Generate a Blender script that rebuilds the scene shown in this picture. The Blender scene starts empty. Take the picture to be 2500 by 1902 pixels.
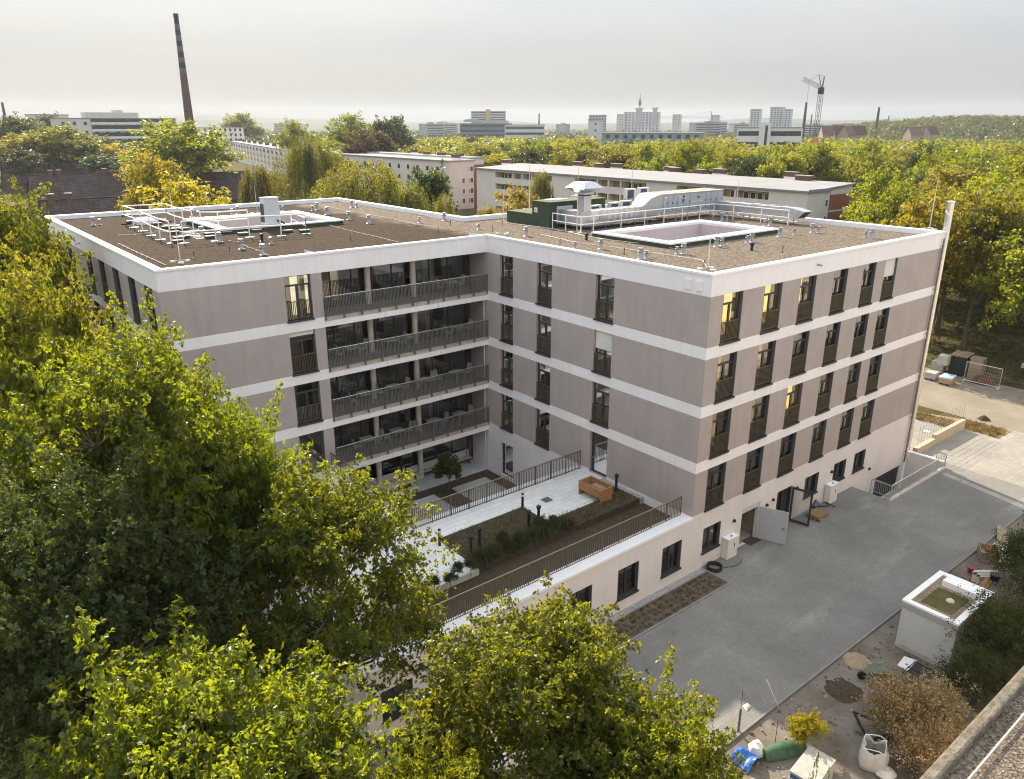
import bpy, math, random
import numpy as np
from mathutils import Vector, Matrix

SC = bpy.context.scene
COL = SC.collection
R = math.radians

# ------------------------------------------------------------------ camera
CAM = Vector((-31.35, -23.15, 24.066))
YAW, PITCH, FPX = R(51.129), R(-19.024), 1882.5          # focal length in pixels of a 2500 px wide frame
FWD = Vector((math.cos(YAW) * math.cos(PITCH), math.sin(YAW) * math.cos(PITCH), math.sin(PITCH)))
RGT = FWD.cross(Vector((0, 0, 1))).normalized()
UPV = RGT.cross(FWD)
cd = bpy.data.cameras.new('camera')
cd.sensor_width = 36.0
cd.lens = FPX / 2500 * 36
cd.clip_start, cd.clip_end = 0.3, 20000
cam = bpy.data.objects.new('camera', cd)
m = Matrix((RGT, UPV, -FWD)).transposed().to_4x4()
m.translation = CAM
cam.matrix_world = m
COL.objects.link(cam)
SC.camera = cam

# ------------------------------------------------------------------ sky and sun
SUN_AZ, SUN_EL = R(77), R(32.3)
VEIL = ((3.05, 3.0, 2.86), (11.5, 12.0, 12.9))         # colour of the veil at the horizon and overhead
w = bpy.data.worlds.new('World')
SC.world = w
w.use_nodes = True
nt = w.node_tree
bg = nt.nodes['Background']
sky = nt.nodes.new('ShaderNodeTexSky')
sky.sky_type = 'NISHITA'
sky.sun_disc = False
sky.sun_elevation = SUN_EL
sky.sun_rotation = R(90) - SUN_AZ
sky.air_density, sky.dust_density, sky.ozone_density = 1.0, 2.5, 1.0
# a thin veil of high cloud over the sky
tc = nt.nodes.new('ShaderNodeTexCoord')
mp = nt.nodes.new('ShaderNodeMapping')
mp.inputs['Scale'].default_value = (1.0, 2.2, 9.0)
nz = nt.nodes.new('ShaderNodeTexNoise')
nz.inputs['Scale'].default_value = 2.2
nz.inputs['Detail'].default_value = 5
nz.inputs['Roughness'].default_value = 0.55
rp = nt.nodes.new('ShaderNodeValToRGB')
rp.color_ramp.elements[0].position, rp.color_ramp.elements[0].color = 0.32, (0.93, 0.95, 0.97, 1)
rp.color_ramp.elements[1].position, rp.color_ramp.elements[1].color = 0.68, (1.04, 1.02, 0.98, 1)
mx = nt.nodes.new('ShaderNodeMix')
mx.data_type = 'RGBA'
mx.inputs['Factor'].default_value = 0.93
L = nt.links.new
L(tc.outputs['Generated'], mp.inputs['Vector'])
L(mp.outputs['Vector'], nz.inputs['Vector'])
L(nz.outputs['Fac'], rp.inputs['Fac'])
L(sky.outputs['Color'], mx.inputs['A'])
L(mx.outputs['Result'], bg.inputs['Color'])
# the veil is about three times as bright overhead as at the horizon, like any hazy sky
sx = nt.nodes.new('ShaderNodeSeparateXYZ')
el = nt.nodes.new('ShaderNodeMapRange')
el.data_type = 'FLOAT_VECTOR'
el.inputs[7].default_value, el.inputs[8].default_value = (0, 0, 0), (0.41, 0.41, 0.41)
el.inputs[9].default_value, el.inputs[10].default_value = VEIL
vm = nt.nodes.new('ShaderNodeVectorMath'); vm.operation = 'MULTIPLY'
L(tc.outputs['Generated'], sx.inputs['Vector'])
L(sx.outputs['Z'], el.inputs[6])
L(rp.outputs['Color'], vm.inputs[0])
L(el.outputs['Vector'], vm.inputs[1])
L(vm.outputs['Vector'], mx.inputs['B'])
bg.inputs['Strength'].default_value = 0.067

sd = bpy.data.lights.new('sun', 'SUN')
sd.energy = 5.0
sd.angle = R(0.55)
sd.color = (1.0, 0.86, 0.66)
sun = bpy.data.objects.new('sun', sd)
sv = Vector((math.cos(SUN_AZ) * math.cos(SUN_EL), math.sin(SUN_AZ) * math.cos(SUN_EL), math.sin(SUN_EL)))
sun.rotation_euler = sv.to_track_quat('Z', 'Y').to_euler()
sun.location = (0, 0, 120)
COL.objects.link(sun)
SC.view_settings.view_transform = 'Standard'
SC.view_settings.look = 'None'
SC.view_settings.exposure = 0.95
SC.view_settings.gamma = 1.0
cy = SC.cycles
cy.use_denoising = True
cy.filter_width = 1.1
cy.max_bounces = 8
cy.diffuse_bounces = 4
cy.glossy_bounces = 3
cy.transmission_bounces = 4
cy.transparent_max_bounces = 8
cy.volume_bounces = 0
cy.caustics_reflective = cy.caustics_refractive = False

# ------------------------------------------------------------------ helpers
def ray(px, py):
    return FWD + RGT * ((px - 1250) / FPX) + UPV * ((951 - py) / FPX)

def at(px, py, z=None, x=None, y=None, d=None):
    """the point of the world seen at a pixel of the 2500 px photograph, on a plane or at a horizontal distance"""
    r = ray(px, py)
    if z is not None: t = (z - CAM.z) / r.z
    elif x is not None: t = (x - CAM.x) / r.x
    elif y is not None: t = (y - CAM.y) / r.y
    else: t = d / math.hypot(r.x, r.y)
    return CAM + r * t

def pix(p):
    q = Vector(p) - CAM
    k = q.dot(FWD)
    return 1250 + FPX * q.dot(RGT) / k, 951 - FPX * q.dot(UPV) / k

def rise(base, py):
    """height above base at which a vertical reaches picture row py"""
    lo, hi = 0.0, min(300.0, max(6.0, (CAM.z - base[2]) * 0.75)) if math.hypot(base[0] - CAM.x, base[1] - CAM.y) < 80 else 300.0
    for _ in range(50):
        mid = (lo + hi) / 2
        if pix((base[0], base[1], base[2] + mid))[1] > py: lo = mid
        else: hi = mid
    return lo

def tag(o, label=None, cat=None, group=None, kind=None):
    if label: o['label'] = label
    if cat: o['category'] = cat
    if group: o['group'] = group
    if kind: o['kind'] = kind
    return o

def thing(name, label, cat, loc=(0, 0, 0), rz=0.0, group=None):
    o = bpy.data.objects.new(name, None)
    o.empty_display_size = 0.3
    o.location = loc
    o.rotation_euler = (0, 0, rz)
    COL.objects.link(o)
    return tag(o, label, cat, group)

def dup(root, loc, rz=0.0, label=None, scale=None, group=None):
    def cp(o, parent):
        c = o.copy()
        COL.objects.link(c)
        if parent is not None: c.parent = parent
        for ch in kids.get(o, ()): cp(ch, c)
        return c
    kids = {}
    def walk(o):
        ks = list(o.children)
        kids[o] = ks
        for k in ks: walk(k)
    walk(root)
    r = cp(root, None)
    r.location = loc
    r.rotation_euler = (0, 0, rz)
    if scale: r.scale = scale if hasattr(scale, '__len__') else (scale,) * 3
    if label: r['label'] = label
    if group: r['group'] = group
    return r

class MB:
    """collects shapes; build() links them as one mesh object"""
    def __init__(self, xf=None):
        self.v, self.f, self.m, self.xf = [], [], [], xf
    def _p(self, p):
        return tuple(self.xf(*p)) if self.xf else tuple(p)
    def poly(self, pts, m=0):
        n = len(self.v)
        self.v += [self._p(p) for p in pts]
        self.f.append(tuple(range(n, n + len(pts))))
        self.m.append(m)
    def box(self, a, b, m=0, skip=''):
        (x0, y0, z0), (x1, y1, z1) = a, b
        x0, x1 = min(x0, x1), max(x0, x1); y0, y1 = min(y0, y1), max(y0, y1); z0, z1 = min(z0, z1), max(z0, z1)
        n = len(self.v)
        self.v += [self._p(p) for p in ((x0,y0,z0),(x1,y0,z0),(x1,y1,z0),(x0,y1,z0),(x0,y0,z1),(x1,y0,z1),(x1,y1,z1),(x0,y1,z1))]
        for k, q in (('b',(3,2,1,0)),('t',(4,5,6,7)),('s',(0,1,5,4)),('e',(1,2,6,5)),('n',(2,3,7,6)),('w',(3,0,4,7))):
            if k not in skip:
                self.f.append(tuple(n + i for i in q)); self.m.append(m)
    def bar(self, p, q, w, h=None, m=0, up=(0, 0, 1)):
        """a rectangular bar from p to q, w wide and h high"""
        h = w if h is None else h
        p, q = Vector(self._p(p)), Vector(self._p(q))
        d = (q - p).normalized()
        u = Vector(up)
        if abs(d.dot(u)) > 0.98: u = Vector((1, 0, 0))
        s = d.cross(u).normalized() * (w / 2)
        t = s.cross(d).normalized() * (h / 2)
        n = len(self.v)
        for c in (p, q):
            self.v += [tuple(c + s + t), tuple(c - s + t), tuple(c - s - t), tuple(c + s - t)]
        for k in ((0,1,2,3),(7,6,5,4),(0,4,5,1),(1,5,6,2),(2,6,7,3),(3,7,4,0)):
            self.f.append(tuple(n + i for i in k)); self.m.append(m)
    def tube(self, pts, r, n=8, m=0, cap=True):
        pts = [Vector(self._p(p)) for p in pts]
        rs = r if hasattr(r, '__len__') else [r] * len(pts)
        b = len(self.v)
        u = None
        for i, p in enumerate(pts):
            d = (pts[min(i + 1, len(pts) - 1)] - pts[max(i - 1, 0)])
            if d.length < 1e-9: d = Vector((0, 0, 1))
            d.normalize()
            if u is None:
                u = d.cross(Vector((0, 0, 1)))
                if u.length < 0.05: u = Vector((1, 0, 0))
            u = (u - d * u.dot(d)).normalized()
            v = d.cross(u)
            for k in range(n):
                a = 2 * math.pi * k / n
                self.v.append(tuple(p + (u * math.cos(a) + v * math.sin(a)) * rs[i]))
        for i in range(len(pts) - 1):
            for k in range(n):
                k2 = (k + 1) % n
                self.f.append((b + i*n + k, b + i*n + k2, b + (i+1)*n + k2, b + (i+1)*n + k)); self.m.append(m)
        if cap:
            self.f.append(tuple(b + k for k in reversed(range(n)))); self.m.append(m)
            self.f.append(tuple(b + (len(pts)-1)*n + k for k in range(n))); self.m.append(m)
    def lathe(self, c, prof, n=12, m=0):
        """profile of (radius, height) about a vertical axis"""
        self.tube([(c[0], c[1], c[2] + h) for r, h in prof], [r for r, h in prof], n, m)
    def loft(self, rings, m=0, cap=True):
        b = len(self.v); n = len(rings[0])
        for rg in rings: self.v += [self._p(p) for p in rg]
        for i in range(len(rings) - 1):
            for k in range(n):
                k2 = (k + 1) % n
                self.f.append((b+i*n+k, b+i*n+k2, b+(i+1)*n+k2, b+(i+1)*n+k)); self.m.append(m)
        if cap:
            self.f.append(tuple(b + k for k in reversed(range(n)))); self.m.append(m)
            self.f.append(tuple(b + (len(rings)-1)*n + k for k in range(n))); self.m.append(m)
    def build(self, name, mats, parent=None, smooth=False, bevel=0):
        me = bpy.data.meshes.new(name)
        me.from_pydata(self.v, [], self.f)
        for mt in (mats if isinstance(mats, (list, tuple)) else [mats]): me.materials.append(mt)
        if any(self.m): me.polygons.foreach_set('material_index', self.m)
        me.update()
        if smooth:
            me.polygons.foreach_set('use_smooth', [True] * len(me.polygons))
            me.set_sharp_from_angle(angle=R(38))
        o = bpy.data.objects.new(name, me)
        if parent is not None: o.parent = parent
        COL.objects.link(o)
        if bevel:
            b = o.modifiers.new('bevel', 'BEVEL'); b.width = bevel; b.segments = 2; b.limit_method = 'ANGLE'
        return o

# ------------------------------------------------------------------ materials
def mat(name, col, rough=0.8, metal=0.0, var=0.12, scale=3.0, bump=0.0, bscale=40.0, spec=0.3, col2=None, detail=4, coat=0.0, rand=0.0, streak=0.0):
    """principled surface whose colour drifts a little with noise in object space"""
    mt = bpy.data.materials.new(name)
    mt.use_nodes = True
    t = mt.node_tree
    p = t.nodes['Principled BSDF']
    p.inputs['Roughness'].default_value = rough
    p.inputs['Metallic'].default_value = metal
    p.inputs['Specular IOR Level'].default_value = spec
    if coat: p.inputs['Coat Weight'].default_value = coat
    tcn = t.nodes.new('ShaderNodeTexCoord')
    n = t.nodes.new('ShaderNodeTexNoise')
    n.inputs['Scale'].default_value = scale
    n.inputs['Detail'].default_value = detail
    n.inputs['Roughness'].default_value = 0.6
    r = t.nodes.new('ShaderNodeValToRGB')
    a, b = r.color_ramp.elements
    a.position, b.position = 0.3, 0.7
    c2 = col2 or tuple(min(1, c * (1 + var)) for c in col)
    c1 = col if col2 else tuple(c * (1 - var) for c in col)
    a.color, b.color = (*c1, 1), (*c2, 1)
    t.links.new(tcn.outputs['Object'], n.inputs['Vector'])
    t.links.new(n.outputs['Fac'], r.inputs['Fac'])
    out = r.outputs['Color']
    if streak:
        # rain run-off: narrow vertical stains that come and go along the wall, and broad cloudy patches
        mps = t.nodes.new('ShaderNodeMapping'); mps.inputs['Scale'].default_value = (2.6, 2.6, 0.16)
        ns = t.nodes.new('ShaderNodeTexNoise'); ns.inputs['Scale'].default_value = 1.0; ns.inputs['Detail'].default_value = 6; ns.inputs['Roughness'].default_value = 0.7
        mrs = t.nodes.new('ShaderNodeMapRange'); mrs.inputs['From Min'].default_value, mrs.inputs['From Max'].default_value = 0.35, 0.72
        mrs.inputs['To Min'].default_value, mrs.inputs['To Max'].default_value = 1 + streak * 0.35, 1 - streak
        mm = t.nodes.new('ShaderNodeMix'); mm.data_type = 'RGBA'; mm.blend_type = 'MULTIPLY'; mm.inputs['Factor'].default_value = 1.0
        t.links.new(tcn.outputs['Object'], mps.inputs['Vector']); t.links.new(mps.outputs['Vector'], ns.inputs['Vector']); t.links.new(ns.outputs['Fac'], mrs.inputs['Value'])
        t.links.new(out, mm.inputs['A']); t.links.new(mrs.outputs['Result'], mm.inputs['B'])
        out = mm.outputs['Result']
    if rand:
        oi = t.nodes.new('ShaderNodeObjectInfo')
        hs = t.nodes.new('ShaderNodeHueSaturation')
        mr = t.nodes.new('ShaderNodeMapRange')
        mr.inputs['To Min'].default_value, mr.inputs['To Max'].default_value = 1 - rand, 1 + rand
        t.links.new(oi.outputs['Random'], mr.inputs['Value'])
        t.links.new(mr.outputs['Result'], hs.inputs['Value'])
        t.links.new(out, hs.inputs['Color'])
        out = hs.outputs['Color']
    t.links.new(out, p.inputs['Base Color'])
    if bump:
        n2 = t.nodes.new('ShaderNodeTexNoise')
        n2.inputs['Scale'].default_value = bscale
        n2.inputs['Detail'].default_value = 3
        bp = t.nodes.new('ShaderNodeBump')
        bp.inputs['Strength'].default_value = bump
        bp.inputs['Distance'].default_value = 0.02
        t.links.new(tcn.outputs['Object'], n2.inputs['Vector'])
        t.links.new(n2.outputs['Fac'], bp.inputs['Height'])
        t.links.new(bp.outputs['Normal'], p.inputs['Normal'])
    return mt

def paving(name, c1, c2, mortar, bw, bh, rough=0.85, offset=0.5, gap=0.02, big=(0.75, 1.15), bigscale=0.35, rot=0.0, stains=False):
    """paving blocks: brick pattern on x and y, drifting in tone over metres"""
    mt = bpy.data.materials.new(name)
    mt.use_nodes = True
    t = mt.node_tree
    p = t.nodes['Principled BSDF']
    p.inputs['Roughness'].default_value = rough
    p.inputs['Specular IOR Level'].default_value = 0.25
    tcn = t.nodes.new('ShaderNodeTexCoord')
    mp_ = t.nodes.new('ShaderNodeMapping')
    mp_.inputs['Rotation'].default_value = (0, 0, rot)
    bt = t.nodes.new('ShaderNodeTexBrick')
    bt.offset = offset
    bt.inputs['Scale'].default_value = 1.0
    bt.inputs['Brick Width'].default_value = bw
    bt.inputs['Row Height'].default_value = bh
    bt.inputs['Mortar Size'].default_value = gap
    bt.inputs['Color1'].default_value = (*c1, 1)
    bt.inputs['Color2'].default_value = (*c2, 1)
    bt.inputs['Mortar'].default_value = (*mortar, 1)
    n = t.nodes.new('ShaderNodeTexNoise')
    n.inputs['Scale'].default_value = bigscale
    n.inputs['Detail'].default_value = 6
    n.inputs['Roughness'].default_value = 0.65
    mr = t.nodes.new('ShaderNodeMapRange')
    mr.inputs['From Min'].default_value, mr.inputs['From Max'].default_value = 0.3, 0.7
    mr.inputs['To Min'].default_value, mr.inputs['To Max'].default_value = big
    mu = t.nodes.new('ShaderNodeMix')
    mu.data_type = 'RGBA'; mu.blend_type = 'MULTIPLY'
    mu.inputs['Factor'].default_value = 1.0
    t.links.new(tcn.outputs['Object'], mp_.inputs['Vector'])
    t.links.new(mp_.outputs['Vector'], bt.inputs['Vector'])
    t.links.new(tcn.outputs['Object'], n.inputs['Vector'])
    t.links.new(n.outputs['Fac'], mr.inputs['Value'])
    t.links.new(bt.outputs['Color'], mu.inputs['A'])
    t.links.new(mr.outputs['Result'], mu.inputs['B'])
    out = mu.outputs['Result']
    if stains:
        # oil and water stains as scattered dark blots, and pale dust swept into streaks
        for (sc, lo, hi, tone, stretch) in ((0.9, 0.66, 0.74, 0.62, (1, 1, 1)), (0.35, 0.56, 0.74, 1.38, (0.35, 1.3, 1)), (3.1, 0.70, 0.76, 0.72, (1, 1, 1))):
            m3 = t.nodes.new('ShaderNodeMapping'); m3.inputs['Scale'].default_value = stretch; m3.inputs['Location'].default_value = (sc * 7, sc * 3, 0)
            n3 = t.nodes.new('ShaderNodeTexNoise'); n3.inputs['Scale'].default_value = sc; n3.inputs['Detail'].default_value = 7; n3.inputs['Roughness'].default_value = 0.6
            r3 = t.nodes.new('ShaderNodeMapRange'); r3.inputs['From Min'].default_value, r3.inputs['From Max'].default_value = lo, hi
            r3.inputs['To Min'].default_value, r3.inputs['To Max'].default_value = 1.0, tone
            x3 = t.nodes.new('ShaderNodeMix'); x3.data_type = 'RGBA'; x3.blend_type = 'MULTIPLY'; x3.inputs['Factor'].default_value = 1.0
            t.links.new(tcn.outputs['Object'], m3.inputs['Vector']); t.links.new(m3.outputs['Vector'], n3.inputs['Vector']); t.links.new(n3.outputs['Fac'], r3.inputs['Value'])
            t.links.new(out, x3.inputs['A']); t.links.new(r3.outputs['Result'], x3.inputs['B']); out = x3.outputs['Result']
    t.links.new(out, p.inputs['Base Color'])
    return mt

def gravel(name, cs, cell=14.0, patch=0.25, c_patch=None, rough=0.95, split=None):
    """loose stones: voronoi cells in several tones, with large patches of another tone"""
    mt = bpy.data.materials.new(name)
    mt.use_nodes = True
    t = mt.node_tree
    p = t.nodes['Principled BSDF']
    p.inputs['Roughness'].default_value = rough
    p.inputs['Specular IOR Level'].default_value = 0.04
    tcn = t.nodes.new('ShaderNodeTexCoord')
    v = t.nodes.new('ShaderNodeTexVoronoi')
    v.inputs['Scale'].default_value = cell
    sep = t.nodes.new('ShaderNodeSeparateColor')
    r = t.nodes.new('ShaderNodeValToRGB')
    r.color_ramp.elements[0].color = (*cs[0], 1)
    r.color_ramp.elements[1].color = (*cs[-1], 1)
    for i, c in enumerate(cs[1:-1]):
        e = r.color_ramp.elements.new((i + 1) / (len(cs) - 1)); e.color = (*c, 1)
    t.links.new(tcn.outputs['Object'], v.inputs['Vector'])
    t.links.new(v.outputs['Color'], sep.inputs['Color'])
    t.links.new(sep.outputs['Red'], r.inputs['Fac'])
    n = t.nodes.new('ShaderNodeTexNoise')
    n.inputs['Scale'].default_value = patch
    n.inputs['Detail'].default_value = 8
    n.inputs['Roughness'].default_value = 0.7
    t.links.new(tcn.outputs['Object'], n.inputs['Vector'])
    fac = n.outputs['Fac']
    if split:
        # substrate laid dark on one part of the roof: blend along x
        sx = t.nodes.new('ShaderNodeSeparateXYZ')
        m1 = t.nodes.new('ShaderNodeMapRange')
        m1.inputs['From Min'].default_value, m1.inputs['From Max'].default_value = split
        m1.inputs['To Min'].default_value, m1.inputs['To Max'].default_value = 0.42, -0.32
        ad = t.nodes.new('ShaderNodeMath'); ad.operation = 'ADD'
        t.links.new(tcn.outputs['Object'], sx.inputs['Vector'])
        t.links.new(sx.outputs['X'], m1.inputs['Value'])
        t.links.new(m1.outputs['Result'], ad.inputs[0])
        t.links.new(fac, ad.inputs[1])
        fac = ad.outputs['Value']
    m2 = t.nodes.new('ShaderNodeMapRange')
    m2.inputs['From Min'].default_value, m2.inputs['From Max'].default_value = 0.42, 0.6
    mu = t.nodes.new('ShaderNodeMix')
    mu.data_type = 'RGBA'; mu.blend_type = 'MULTIPLY'
    t.links.new(fac, m2.inputs['Value'])
    t.links.new(m2.outputs['Result'], mu.inputs['Factor'])
    t.links.new(r.outputs['Color'], mu.inputs['A'])
    mu.inputs['B'].default_value = (*(c_patch or (0.7, 0.7, 0.7)), 1)
    t.links.new(mu.outputs['Result'], p.inputs['Base Color'])
    bp = t.nodes.new('ShaderNodeBump')
    bp.inputs['Strength'].default_value = 0.5
    bp.inputs['Distance'].default_value = 0.03
    t.links.new(v.outputs['Distance'], bp.inputs['Height'])
    t.links.new(bp.outputs['Normal'], p.inputs['Normal'])
    return mt

def glass(name, tint=(0.5, 0.54, 0.5), ior=1.75, base=0.05):
    mt = bpy.data.materials.new(name)
    mt.use_nodes = True
    t = mt.node_tree
    t.nodes.remove(t.nodes['Principled BSDF'])
    out = t.nodes['Material Output']
    tr = t.nodes.new('ShaderNodeBsdfTransparent'); tr.inputs['Color'].default_value = (*tint, 1)
    gl = t.nodes.new('ShaderNodeBsdfGlossy'); gl.inputs['Roughness'].default_value = 0.03
    gl.inputs['Color'].default_value = (0.95, 0.97, 0.96, 1)
    fr = t.nodes.new('ShaderNodeFresnel'); fr.inputs['IOR'].default_value = ior
    ad = t.nodes.new('ShaderNodeMath'); ad.operation = 'ADD'; ad.inputs[1].default_value = base
    ad.use_clamp = True
    ms = t.nodes.new('ShaderNodeMixShader')
    t.links.new(fr.outputs['Fac'], ad.inputs[0])
    t.links.new(ad.outputs['Value'], ms.inputs['Fac'])
    t.links.new(tr.outputs['BSDF'], ms.inputs[1])
    t.links.new(gl.outputs['BSDF'], ms.inputs[2])
    t.links.new(ms.outputs['Shader'], out.inputs['Surface'])
    return mt

M = {}
M['taupe'] = mat('taupe_render', (0.390, 0.346, 0.330), 0.95, var=0.06, scale=0.6, streak=0.07, bump=0.25, bscale=60, spec=0.1)
M['white'] = mat('white_render', (0.80, 0.775, 0.79), 0.95, var=0.035, scale=0.5, streak=0.06, bump=0.2, bscale=60, spec=0.1)
M['base'] = mat('pale_pink_render', (0.69, 0.645, 0.65), 0.95, var=0.06, scale=0.5, streak=0.05, bump=0.2, bscale=60, spec=0.1)
M['cap'] = mat('white_coated_metal', (0.80, 0.81, 0.83), 0.35, var=0.03, scale=0.8, spec=0.5)
M['cap_grey'] = mat('grey_coated_metal', (0.55, 0.58, 0.62), 0.4, var=0.05, scale=0.8, spec=0.5)
M['anthracite'] = mat('anthracite_metal', (0.035, 0.038, 0.042), 0.45, var=0.15, spec=0.4)
M['jamb'] = mat('slate_grey_jamb', (0.10, 0.11, 0.13), 0.5, var=0.1, spec=0.4)
M['bronze'] = mat('bronze_bars', (0.085, 0.070, 0.047), 0.5, var=0.2, scale=5, spec=0.4)
M['bronze_light'] = mat('bronze_handrail', (0.33, 0.28, 0.21), 0.35, metal=0.6, var=0.1, spec=0.5)
M['dark_bars'] = mat('dark_grey_bars', (0.105, 0.097, 0.083), 0.5, var=0.15, scale=5, spec=0.4)
M['steel'] = mat('galvanised_steel', (0.62, 0.64, 0.66), 0.38, metal=0.85, var=0.12, scale=6, spec=0.5)
M['duct'] = mat('sheet_metal_duct', (0.50, 0.525, 0.55), 0.40, metal=0.8, var=0.09, scale=2.5, spec=0.5)
M['zinc'] = mat('weathered_zinc', (0.36, 0.37, 0.39), 0.5, metal=0.5, var=0.15, scale=8, spec=0.4)
M['concrete'] = mat('concrete', (0.43, 0.40, 0.35), 0.92, var=0.16, scale=2.0, bump=0.2, spec=0.2)
M['concrete_pale'] = mat('pale_concrete', (0.58, 0.55, 0.49), 0.92, var=0.12, scale=1.6, bump=0.2, spec=0.2)
M['floor'] = mat('balcony_floor', (0.20, 0.195, 0.20), 0.9, var=0.15, scale=1.5, spec=0.2)
M['room'] = mat('room_wall', (0.36, 0.32, 0.25), 0.95, var=0.3, scale=0.7, spec=0.1)
M['curtain'] = mat('white_curtain', (0.62, 0.60, 0.55), 0.95, var=0.1, scale=9, spec=0.1)
M['shutter'] = None
M['glass'] = glass('window_glass', (0.60, 0.60, 0.52), 1.85, 0.10)
M['glass_dark'] = glass('glazing_glass', (0.60, 0.60, 0.53), 1.8, 0.13)
M['plastic_white'] = mat('white_plastic', (0.66, 0.65, 0.60), 0.6, var=0.05, spec=0.4)
M['black'] = mat('black_plastic', (0.015, 0.017, 0.02), 0.5, var=0.2, spec=0.4)
M['wood'] = mat('larch_wood', (0.34, 0.175, 0.08), 0.7, var=0.22, scale=6, spec=0.3)
M['wood_old'] = mat('weathered_wood', (0.30, 0.24, 0.17), 0.9, var=0.25, scale=6, spec=0.2)
M['bark'] = mat('bark', (0.115, 0.095, 0.072), 0.95, var=0.35, scale=5, bump=0.6, bscale=18, spec=0.1)
M['bark_pale'] = mat('birch_bark', (0.42, 0.40, 0.36), 0.9, var=0.35, scale=5, spec=0.1)
M['soil'] = mat('dark_soil', (0.070, 0.054, 0.038), 0.98, var=0.4, scale=7, bump=0.5, bscale=25, spec=0.1)
M['green_felt'] = mat('green_cladding', (0.052, 0.074, 0.048), 0.85, var=0.12, scale=2, bump=0.15, spec=0.2)
M['green_top'] = mat('green_roofing_felt', (0.125, 0.15, 0.085), 0.9, var=0.14, scale=1.5, spec=0.2)
# ------------------------------------------------------------------ the setting
def sheet(name, rects, holes, z, mt, kind='structure', parent=None):
    """flat sheet made of rectangles with rectangular holes"""
    xs = sorted({v for r in rects + holes for v in (r[0], r[1])})
    ys = sorted({v for r in rects + holes for v in (r[2], r[3])})
    b = MB()
    ins = lambda r, x, y: r[0] < x < r[1] and r[2] < y < r[3]
    for i in range(len(xs) - 1):
        for j in range(len(ys) - 1):
            cx, cy_ = (xs[i] + xs[i+1]) / 2, (ys[j] + ys[j+1]) / 2
            if any(ins(r, cx, cy_) for r in rects) and not any(ins(r, cx, cy_) for r in holes):
                b.poly([(xs[i], ys[j], z), (xs[i+1], ys[j], z), (xs[i+1], ys[j+1], z), (xs[i], ys[j+1], z)])
    o = b.build(name, mt, parent)
    if kind: o['kind'] = kind
    return o

PIT = (17.9, 26.05, -2.62, 0.0)                          # the sunken basement access
M['ground'] = mat('woodland_floor', (0.045, 0.040, 0.020), 0.98, scale=0.25, col2=(0.12, 0.105, 0.045), detail=9, bump=0.6, bscale=4, spec=0.05)
M['far_ground'] = M['ground']
M['paver'] = paving('grey_cobble_paving', (0.198, 0.197, 0.188), (0.222, 0.219, 0.208), (0.165, 0.164, 0.156), 0.24, 0.16, gap=0.012, big=(0.70, 1.18), bigscale=0.16, stains=True)
M['paver_pale'] = paving('pale_paving', (0.27, 0.26, 0.235), (0.31, 0.30, 0.27), (0.21, 0.20, 0.18), 0.4, 0.3, gap=0.015, big=(0.85, 1.12), bigscale=0.3, stains=True)  # path is pale itself; on the forecourt the pale tone paints in sunshine
M['dirt'] = mat('trampled_dirt', (0.12, 0.098, 0.072), 0.98, scale=0.55, col2=(0.22, 0.205, 0.185), detail=10, bump=0.8, bscale=6, spec=0.05)
M['road'] = mat('sandy_asphalt', (0.20, 0.175, 0.138), 0.95, scale=0.3, col2=(0.28, 0.25, 0.20), detail=9, bump=0.2, spec=0.1)
M['verge'] = mat('gravel_verge', (0.185, 0.16, 0.135), 0.98, scale=0.8, col2=(0.30, 0.265, 0.22), detail=9, bump=0.6, bscale=8, spec=0.05)
M['kerb'] = mat('kerb_stone', (0.21, 0.208, 0.20), 0.9, var=0.15, scale=2)
sheet('ground', [(-5200, 5200, -5200, 5200)], [PIT], -0.03, M['ground'])
sheet('paved_forecourt', [(27.2, 38.3, -30, 0.6)], [], 0.001, M['paver_pale'])  # same pavers as the yard, sunlight put into the paler colour
sheet('paved_yard', [(-23, 27.2, -9.05, 0.0), (25.7, 27.2, -30, 0.6)], [PIT], 0.0, M['paver'])
sheet('paved_path', [(25.7, 35.0, 0.6, 14)], [], 0.002, M['paver_pale'])
sheet('dirt_strip', [(-16, 38.3, -21.6, -9.05)], [(25.7, 38.3, -30, 0.6)], -0.012, M['dirt'])
sheet('road', [(38.3, 45.4, -90, 140)], [], -0.008, M['road'])
sheet('gravel_verge', [(45.4, 50.5, -90, 140)], [], -0.01, M['verge'])
b = MB()
b.box((-16, -9.17, -0.2), (25.7, -9.05, 0.10))
b.box((25.7, -30, -0.2), (25.82, -9.17, 0.10))
tag(b.build('yard_kerb', M['kerb']), kind='structure')

# ------------------------------------------------------------------ the main building
X1, Y1, XL, YB, XN, YN = 25.7, 18.44, -21.04, 49.6, 4.95, 28.0      # footprint: two wings set corner to corner
ZR, ZCAP, ZDECK = 16.72, 17.06, 3.45
ROWS = [(13.262, 15.906), (10.062, 12.637), (6.862, 9.437), (3.662, 6.237)]
BANDS = [(-2.75, 3.662, 2), (3.662, 6.237, 0), (6.237, 6.862, 1), (6.862, 9.437, 0), (9.437, 10.062, 1),
         (10.062, 12.637, 0), (12.637, 13.262, 1), (13.262, 15.906, 0), (15.906, 17.0, 1)]
home = thing('nursing_home', 'five storey L shaped building in taupe and white stripes with a gravel flat roof', 'building', (0, 0, 0))

class Facade:
    def __init__(s, o, u, n):
        s.o, s.u, s.n = Vector((*o, 0)), Vector((*u, 0)), Vector((*n, 0))
    def __call__(s, u, d, z):
        return s.o + s.u * u + s.n * d + Vector((0, 0, z))

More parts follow.
